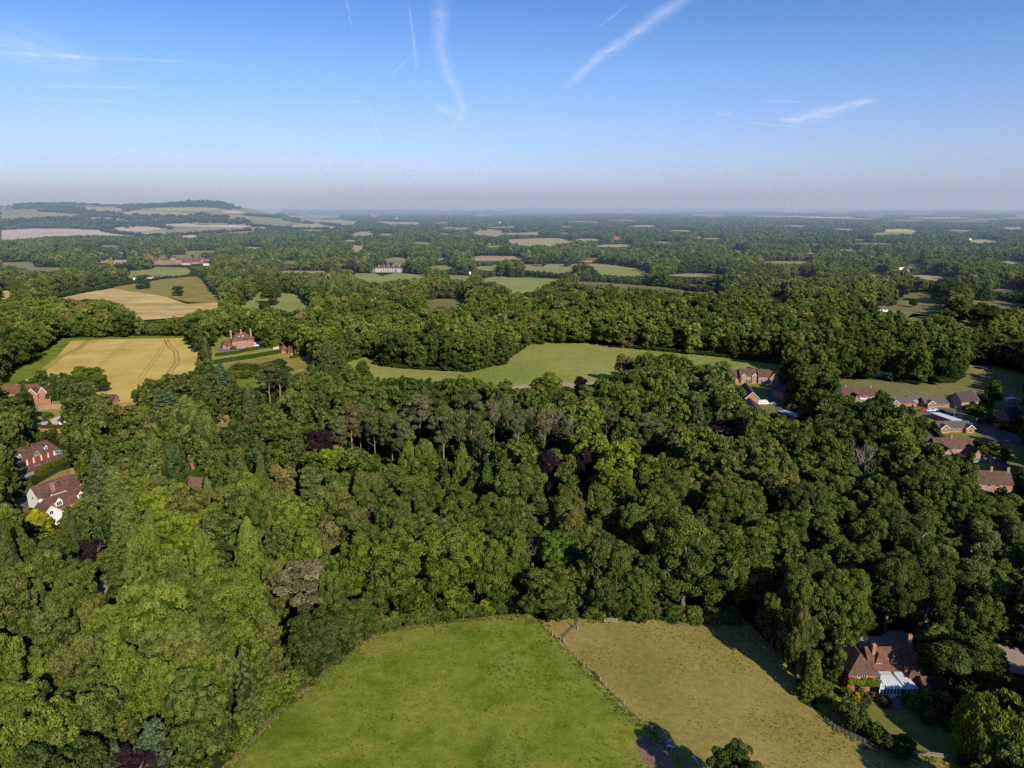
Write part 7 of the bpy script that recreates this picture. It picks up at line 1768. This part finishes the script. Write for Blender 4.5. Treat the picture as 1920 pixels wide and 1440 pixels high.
# ================================================================== PONIES (skin-grown bodies)
def pony(px, py, rot, label, mats, patch, head='down', scale=1.0):
    P = at(px, py)
    J = {'pelvis': (0, -.62, 1.12, .25), 'loin': (0, -.2, 1.16, .29), 'chest': (0, .38, 1.12, .29), 'breast': (0, .66, 1.12, .21)}
    if head == 'down': J.update(neck1=(0, .95, 1.05, .14), neck2=(0, 1.2, .72, .11), poll=(0, 1.34, .5, .11), muz1=(0, 1.42, .3, .085), muz2=(0, 1.46, .13, .06))
    else: J.update(neck1=(0, .86, 1.34, .15), neck2=(0, 1.06, 1.56, .115), poll=(0, 1.22, 1.72, .11), muz1=(0, 1.42, 1.58, .09), muz2=(0, 1.56, 1.47, .062))
    names = list(J); E = [('pelvis', 'loin'), ('loin', 'chest'), ('chest', 'breast'), ('breast', 'neck1'), ('neck1', 'neck2'), ('neck2', 'poll'), ('poll', 'muz1'), ('muz1', 'muz2')]
    for s, n in ((-1, 'l'), (1, 'r')):
        st = .08 * s
        J['ht' + n] = (s * .17, -.66, .86, .15); J['hs' + n] = (s * .18, -.54 + st, .74, .10); J['hh' + n] = (s * .18, -.84 + st, .48, .06); J['hf' + n] = (s * .18, -.78 + st, .14, .045); J['ho' + n] = (s * .18, -.74 + st, .02, .06)
        E += [('pelvis', 'ht' + n), ('ht' + n, 'hs' + n), ('hs' + n, 'hh' + n), ('hh' + n, 'hf' + n), ('hf' + n, 'ho' + n)]
        J['fs' + n] = (s * .17, .5, .84, .12); J['fk' + n] = (s * .16, .5 - st, .46, .06); J['ff' + n] = (s * .16, .5 - st, .14, .042); J['fo' + n] = (s * .16, .53 - st, .02, .058)
        E += [('breast', 'fs' + n), ('fs' + n, 'fk' + n), ('fk' + n, 'ff' + n), ('ff' + n, 'fo' + n)]
    names = list(J); me = bpy.data.meshes.new('pony_body'); me.from_pydata([J[k][:3] for k in names], [(names.index(a), names.index(b)) for a, b in E], [])
    o = link_mesh('pony', me); sk = o.modifiers.new('skin', 'SKIN'); sub = o.modifiers.new('smooth', 'SUBSURF'); sub.levels = 2; sub.render_levels = 2
    for i, k in enumerate(names): r_ = J[k][3]; me.skin_vertices[0].data[i].radius = (r_, r_); me.skin_vertices[0].data[i].use_root = (k == 'pelvis')
    me.materials.append(mats); o.location = P; o.rotation_euler = (0, 0, R(rot)); o.scale = (scale,) * 3; tag(o, label, 'pony', 'ponies in the tree shadow')
    hx = J['poll']; n2 = J['neck1']
    b = MB(); b.add([(0, J['poll'][1] - .02, J['poll'][2] + .12), (0, n2[1], n2[2] + .2), (0, J['breast'][1] - .1, 1.36), (.05, J['breast'][1] - .1, 1.22), (.06, n2[1] - .03, n2[2] + .06), (.05, J['poll'][1] - .05, J['poll'][2])], [(0, 1, 4, 5), (1, 2, 3, 4), (5, 4, 1, 0), (4, 3, 2, 1)]); b.build('mane', patch, o)
    b = MB(); b.tube([(0, -.86, 1.16), (0, -.98, .95), (0, -1.0, .55), (0, -.97, .3)], [.05, .075, .07, .02], 6); b.build('tail', patch, o)
    for s in (-1, 1): MB().tube([(s * .05, hx[1] - .02, hx[2] + .07), (s * .07, hx[1] - .04, hx[2] + .22)], [.035, .008], 5).build('ear', patch, o)
    return o
def piebald():
    m, nt, n, l = new_mat('piebald_coat'); out = n.new('ShaderNodeOutputMaterial'); d = n.new('ShaderNodeBsdfPrincipled'); tc = n.new('ShaderNodeTexCoord')
    f = noise(n, l, 1.3, 1, 0.4, tc.outputs['Object']); r = ramp(n, [(0.47, (0.75, 0.70, 0.64)), (0.50, (0.30, 0.14, 0.08))]); l.new(f, r.inputs[0]); l.new(r.outputs[0], d.inputs['Base Color']); d.inputs['Roughness'].default_value = .7; l.new(d.outputs[0], out.inputs[0]); return m
PIE = piebald(); GREYH = plain('grey_coat', (0.62, 0.62, 0.64), 0.7, 0.06, 1.0); WHITEH = plain('white_hair', (0.70, 0.66, 0.60), 0.8, 0.06, 1.0); DARKH = plain('dark_hair', (0.10, 0.08, 0.07), 0.8, 0.1, 1.0)
pony(1247, 1417, 215, 'brown and white pony grazing on the bare earth at the shadow edge', PIE, WHITEH, 'down', 0.85)
pony(1256, 1406, 230, 'pale grey pony standing by the metal gate in the shadow', GREYH, WHITEH, 'up', 0.85)
pony(1300, 1427, 210, 'dim grey pony standing deep in the tree shadow', GREYH, DARKH, 'down', 0.85)
o = MB().box(-1.3, 1.3, -.45, .45, 0, .05).build('water_trough', METALG); b = MB()
o.location = at(1252, 1395); o.rotation_euler = (0, 0, R(-55)); tag(o, 'low steel water trough beside the metal field gate', 'trough')
b.box(-1.3, 1.3, -.5, -.455, 0, .55); b.box(-1.3, 1.3, .455, .5, 0, .55); b.box(-1.35, -1.305, -.5, .5, 0, .55); b.box(1.305, 1.35, -.5, .5, 0, .55); b.build('side', METALG, o)
for i, (px, py) in enumerate([(413, 905 - 242), (424, 661), (437, 659)]): pass

# ================================================================== CONTRAILS AND CIRRUS
def cloud_mat(name, dens, su, sv_, streak):
    m, nt, n, l = new_mat(name); out = n.new('ShaderNodeOutputMaterial')
    a = N(n, 'ShaderNodeAttribute', attribute_name='across', attribute_type='GEOMETRY'); e = N(n, 'ShaderNodeAttribute', attribute_name='along', attribute_type='GEOMETRY')
    p = world_pos(n, l, (su, sv_, 1)); f = noise(n, l, 1.0, 6, 0.68, p, 0.6)
    r = ramp(n, [(0.36, (0, 0, 0)), (0.66, (1, 1, 1))]); l.new(f, r.inputs[0])
    sm = math_node(n, l, 'POWER', a.outputs['Fac'], 1.3)
    k = math_node(n, l, 'MULTIPLY', sm, e.outputs['Fac'])
    k2 = math_node(n, l, 'MULTIPLY', k, math_node(n, l, 'ADD', math_node(n, l, 'MULTIPLY', r.outputs[0], streak), 1 - streak))
    k3 = math_node(n, l, 'MULTIPLY', k2, dens)
    d = n.new('ShaderNodeBsdfTranslucent'); d.inputs[0].default_value = (1, 0.98, 0.98, 1); df = n.new('ShaderNodeBsdfDiffuse'); df.inputs[0].default_value = (1, 1, 1, 1)
    ad = n.new('ShaderNodeAddShader'); l.new(d.outputs[0], ad.inputs[0]); l.new(df.outputs[0], ad.inputs[1])
    t = n.new('ShaderNodeBsdfTransparent'); ms = n.new('ShaderNodeMixShader'); l.new(k3, ms.inputs[0]); l.new(t.outputs[0], ms.inputs[1]); l.new(ad.outputs[0], ms.inputs[2]); l.new(ms.outputs[0], out.inputs[0])
    return m
ALT = 7000.0
CM_TRAIL = cloud_mat('contrail_ice', 0.38, 0.0009, 0.0005, 0.65); CM_SOFT = cloud_mat('soft_cirrus', 0.30, 0.00055, 0.00025, 0.85)
def skyp(px, py):
    dx, dy, dz = ray(px, py); t = (ALT - CAM_H) / dz; return Vector((dx * t, dy * t, ALT))
def trail(pts, mat, label, strength=1.0, name='contrail', cat='contrail'):
    """pts: (px, py, width px) along the streak, laid out at its altitude"""
    K = []; 
    for i in range(len(pts) - 1):
        for t in np.linspace(0, 1, 7)[:-1 if i < len(pts) - 2 else None]:
            K.append(tuple(pts[i][k] * (1 - t) + pts[i + 1][k] * t for k in range(3)))
    V = []; ac = []; al = []; fs = []; M_ = 6; n = len(K)
    for i, (x, y, w) in enumerate(K):
        j0, j1 = K[max(0, i - 1)], K[min(n - 1, i + 1)]; dx, dy = j1[0] - j0[0], j1[1] - j0[1]; L = math.hypot(dx, dy) or 1; nx, ny = -dy / L, dx / L
        for j in range(M_ + 1):
            s = j / M_ * 2 - 1; V.append(tuple(skyp(x + nx * s * w / 2, min(y + ny * s * w / 2, 360)))); ac.append(1 - abs(s)); u = i / (n - 1); al.append(strength * min(1, u / 0.16 if u < 0.16 else 1) * min(1, (1 - u) / 0.16 if u > 0.84 else 1))
    for i in range(n - 1):
        for j in range(M_): a = i * (M_ + 1) + j; fs.append((a, a + 1, a + M_ + 2, a + M_ + 1))
    me = bpy.data.meshes.new(name); me.from_pydata(V, [], fs); me.materials.append(mat)
    for nm, ar in (('across', ac), ('along', al)):
        at_ = me.attributes.new(nm, 'FLOAT', 'POINT'); at_.data.foreach_set('value', ar)
    link_mesh(name, me, label=label, cat=cat)
trail([(835, -50, 60), (826, 20, 52), (824, 90, 40), (840, 140, 34), (858, 175, 30), (868, 205, 24), (858, 232, 20), (820, 262, 14)], CM_TRAIL, 'broad wavering vapour trail falling down the middle of the sky', 0.8)
trail([(1310, -20, 44), (1240, 25, 40), (1180, 70, 34), (1120, 110, 30), (1075, 150, 24), (1054, 168, 16)], CM_TRAIL, 'bold slanting contrail in the upper right of the sky', 1.0)
trail([(-30, 96, 18), (70, 102, 16), (170, 108, 12), (280, 112, 9), (380, 117, 6)], CM_TRAIL, 'long thin level contrail at the left, upper one', 0.8)
trail([(70, 160, 8), (180, 162, 10), (290, 166, 7)], CM_TRAIL, 'short level contrail at the left, below the long one', 0.9)
trail([(30, 186, 10), (140, 188, 12), (240, 190, 8)], CM_SOFT, 'faint level streak at the left, lowest of three', 0.7)
trail([(765, -5, 7), (772, 50, 8), (779, 100, 12), (781, 138, 7)], CM_TRAIL, 'thin steep contrail just left of the broad wavering one', 0.65)
trail([(649, -6, 6), (654, 25, 6), (660, 54, 4)], CM_TRAIL, 'short thin steep contrail at the top, left of centre', 0.6)
trail([(780, 98, 8), (752, 122, 8), (725, 150, 5)], CM_TRAIL, 'small side branch slanting from the thin steep contrail', 0.4)
trail([(690, 195, 5), (705, 235, 8), (717, 275, 5)], CM_TRAIL, 'tiny steep streak low in the sky left of centre', 0.55)
trail([(940, 245, 4), (905, 262, 7), (885, 275, 5)], CM_TRAIL, 'tiny slanting streak low in the middle of the sky', 0.4)
trail([(1180, 4, 6), (1150, 30, 8), (1118, 54, 5)], CM_TRAIL, 'faint short streak left of the bold slanting contrail', 0.4)
trail([(1390, 229, 4), (1440, 233, 6), (1500, 238, 4)], CM_TRAIL, 'thin level streak left of the small feather cloud', 0.7)
trail([(1415, 188, 4), (1470, 190, 6), (1515, 191, 4)], CM_TRAIL, 'thin level streak above the small feather cloud', 0.5)
trail([(1450, 222, 18), (1500, 226, 34), (1545, 212, 38), (1590, 198, 30), (1655, 184, 14)], CM_SOFT, 'small feathery white cloud low on the right', 1.7, 'cirrus_cloud', 'cloud')
trail([(812, 196, 10), (836, 206, 26), (858, 212, 12)], CM_SOFT, 'small white tuft at the foot of the wavering trail', 1.6, 'cirrus_cloud', 'cloud')
trail([(1340, 212, 6), (1358, 214, 12), (1378, 214, 6)], CM_SOFT, 'tiny pale tuft left of the feather cloud', 1.0, 'cirrus_cloud', 'cloud')
trail([(656, 192, 5), (664, 191, 9), (672, 190, 5)], CM_SOFT, 'tiny pale tuft left of the middle of the sky', 1.3, 'cirrus_cloud', 'cloud')
trail([(-60, 60, 90), (60, 90, 120), (200, 130, 60)], CM_SOFT, 'very faint broad veil of cloud at the upper left', 1.0, 'cirrus_cloud', 'cloud')
trail([(-40, 300, 34), (200, 292, 44), (420, 298, 40), (700, 305, 38), (980, 318, 30), (1250, 330, 18)], CM_SOFT, 'long pale bank of thin cloud low over the hills', 0.9, 'cirrus_cloud', 'cloud')

# ================================================================== GRASS TUFTS (uncountable)
def tufts(name, pts_, scl_, tint_, label, seed, blade=0.34, w=0.09, nb=12):
    q_ = g(seed); V = []; base = 0; Fc = []; T = []
    for i in range(nb):
        a = q_.random() * 6.283; r_ = 0.16 * q_.random() ** .5; c = np.array([math.cos(a) * r_, math.sin(a) * r_, 0]); d_ = np.array([math.cos(a) * .5, math.sin(a) * .5, 1.0]) * blade * (.6 + .6 * q_.random()); s_ = np.array([-math.sin(a), math.cos(a), 0]) * w
        V += [c - s_, c + s_, c + d_]; Fc += [base, base + 1, base + 2]; base += 3; T.append(q_.random())
    src = bpy.data.objects.new(name + '_tuft', np_mesh(name, np.array(V), np.array(Fc), np.full(nb, 3), [LM['leaf_i']], None, np.array(T)))
    c_ = bpy.data.collections.new(name + '_kinds'); c_.objects.link(src)
    me = bpy.data.meshes.new(name); me.vertices.add(len(pts_)); me.vertices.foreach_set('co', np.array(pts_, np.float32).ravel())
    for nm, ty, arr, key in (('scale_v', 'FLOAT_VECTOR', scl_, 'vector'), ('rot_z', 'FLOAT', q_.random(len(pts_)) * 6.283, 'value'), ('variant', 'INT', np.zeros(len(pts_)), 'value')):
        a = me.attributes.new(nm, ty, 'POINT'); a.data.foreach_set(key, np.array(arr, np.int32 if ty == 'INT' else np.float32).ravel())
    a = me.attributes.new('tint', 'FLOAT_COLOR', 'POINT'); a.data.foreach_set('color', np.c_[np.array(tint_), np.ones(len(pts_))].astype(np.float32).ravel())
    o = link_mesh(name, me, kind='stuff', label=label, cat='grass'); n2 = ng.copy(); n2.nodes[[x.name for x in n2.nodes if x.type == 'COLLECTION_INFO'][0]].inputs['Collection'].default_value = c_
    m_ = o.modifiers.new('grow', 'NODES'); m_.node_group = n2
q = g(123)
def in_world(poly, n):
    P = [at(*p) for p in poly]; P = [(p.x, p.y) for p in P]; xs = [p[0] for p in P]; ys = [p[1] for p in P]
    A = np.stack((min(xs) + q.random(n) * (max(xs) - min(xs)), min(ys) + q.random(n) * (max(ys) - min(ys))), -1)
    X, Y = proj(A[:, 0], A[:, 1], 0.0); return A[inside(P, A[:, 0], A[:, 1]) & (X > -60) & (X < 1980) & (Y < 1500)]
A = in_world(MEADOW, 60000); v1 = vn(A[:, 0], A[:, 1], 9, 3); v2 = vn(A[:, 0], A[:, 1], 2.6, 8); keep = v1 * .25 + v2 * .35 + .6 * q.random(len(A)) > 0.86; A = A[keep]
s_ = 0.35 + 0.5 * q.random(len(A)); B_ = np.array([0.95, 1.12, 0.5]) * (0.75 + 0.5 * q.random((len(A), 1)))
tufts('meadow_grass', np.c_[A, np.full(len(A), .02)], np.c_[s_ * 1.2, s_ * 1.2, s_ * .6], B_, 'uneven tufts of rough grass in the green meadow', 1)
A2 = in_world(PADDOCK, 16000); A2 = A2[(vn(A2[:, 0], A2[:, 1], 7, 12) + .4 * q.random(len(A2))) > 0.72]; s_ = 0.35 + 0.5 * q.random(len(A2))
tufts('paddock_grass', np.c_[A2, np.full(len(A2), .02)], np.c_[s_, s_, s_ * .5], np.array([1.5, 1.25, .9]) * (0.8 + 0.6 * q.random((len(A2), 1))), 'short dry grass tufts scattered over the paddock', 2)
EDGE = [[(425, 1448), (462, 1402), (508, 1355), (558, 1308), (610, 1264), (655, 1226), (700, 1192), (745, 1180), (812, 1170), (870, 1164), (930, 1158), (985, 1155)], [(1012, 1166), (1037, 1192), (1060, 1219), (1090, 1250), (1120, 1284), (1160, 1323), (1200, 1357), (1240, 1390)], [(1085, 1160), (1130, 1166), (1180, 1159), (1225, 1159), (1315, 1168), (1350, 1162)], [(1545, 1352), (1590, 1381), (1660, 1408), (1720, 1419), (1784, 1425)]]
E3 = []
for li, ln in enumerate(EDGE):
    L_ = [at(*p) for p in ln]
    for i in range(len(L_) - 1):
        for k in range(int((L_[i + 1] - L_[i]).length * (9 if li in (0, 2) else 3.5))): p_ = L_[i].lerp(L_[i + 1], q.random()); E3.append((p_.x + q.normal() * 0.7, p_.y + q.normal() * 0.7))
E3 = np.array(E3); s_ = 0.5 + 0.9 * q.random(len(E3)); dry = q.random((len(E3), 1)) < 0.45
tufts('verge_grass', np.c_[E3, np.zeros(len(E3))], np.c_[s_, s_, s_ * 1.1], np.where(dry, np.array([[2.0, 1.6, 1.5]]), np.array([[1.1, 1.15, 0.7]])) * (0.85 + .5 * q.random((len(E3), 1))), 'long dry and green grass along the field edges and fence lines', 3)

# ================================================================== LABELS of the woodland trees
LAND = [('beside the green meadow', 560, 1230, 150), ('on the edge above the green meadow', 850, 1080, 170), ('on the edge behind the dry paddock', 1240, 1080, 180), ('by the paddock corner', 1540, 1130, 130), ('near the weeping willow', 1850, 1250, 170),
        ('in the lower left corner', 90, 1370, 190), ('in the near left canopy', 320, 1260, 170), ('below the white house', 90, 1110, 150), ('right of the white house', 300, 980, 150), ('left of the grey-brown pine', 480, 1050, 140),
        ('in the middle of the wood', 760, 940, 170), ('near the narrow copper beeches', 1080, 930, 140), ('in the right part of the wood', 1400, 970, 170), ('below the dead tree', 1620, 1000, 160), ('near the orange brick pair', 1830, 990, 130), ('in the upper left wood', 330, 840, 150), ('near the coach house', 80, 860, 110), ('below the long meadow', 900, 780, 200), ('below the caravan lane', 1400, 830, 150)]
ORD = ['first', 'second', 'third', 'fourth', 'fifth', 'sixth', 'seventh', 'eighth', 'ninth', 'tenth', 'eleventh', 'twelfth', 'thirteenth', 'fourteenth']
def shape_word(t):
    k = t['h'] / t['r']
    return 'slim' if k > 4.3 else 'small round' if t['r'] < 4.2 else 'broad spreading' if t['r'] > 6.6 else 'rounded'
buckets = {}
for t in TREES:
    if t['label']: 
        if t['obj'].get('group') is None: pass
        continue
    X, Y = proj(t['x'], t['y'], t['h'] * 0.8); t['X'] = float(X); t['Y'] = float(Y)
    place = min(LAND, key=lambda L: ((L[1] - X) ** 2 + (1.6 * (L[2] - Y)) ** 2) / L[3] ** 2)[0]
    if t['kind'] == 'bush': key = ('bush', t['tone'], '', t['group'])
    else: key = ('tree', t['tone'], shape_word(t), place)
    buckets.setdefault(key, []).append(t)
for (kd, tn, sh, place), L in buckets.items():
    rows = [L]
    if len(L) > 4 and kd == 'tree':
        L.sort(key=lambda t: -t['Y']); k = math.ceil(len(L) / 4); n = math.ceil(len(L) / k); rows = [L[i:i + n] for i in range(0, len(L), n)]
    for ri, row in enumerate(rows):
        row.sort(key=lambda t: t['X'])
        where = '' if len(rows) == 1 else ('front row, ' if ri == 0 else 'back row, ' if ri == len(rows) - 1 else ORD[ri] + ' row, ')
        for i, t in enumerate(row):
            n = len(row)
            pos = '' if n == 1 else 'left one' if (n == 2 and i == 0) else 'right one' if n == 2 else 'leftmost' if i == 0 else 'rightmost' if i == n - 1 else ORD[i] + ' from left'
            if kd == 'bush':
                pl = place.replace('wild bushes of the hedge ', 'in the hedge ').replace('low bushes ', '')
                lab = '%s bush %s%s' % (tn, pl, ', ' + pos if pos else '')
            else:
                tail = (where + pos).strip(', ')
                lab = '%s %s tree %s%s' % (sh, tn, place, ', ' + tail if tail else '')
            t['obj']['label'] = lab
            if kd == 'tree': t['obj']['group'] = 'broadleaf trees of the near wood'
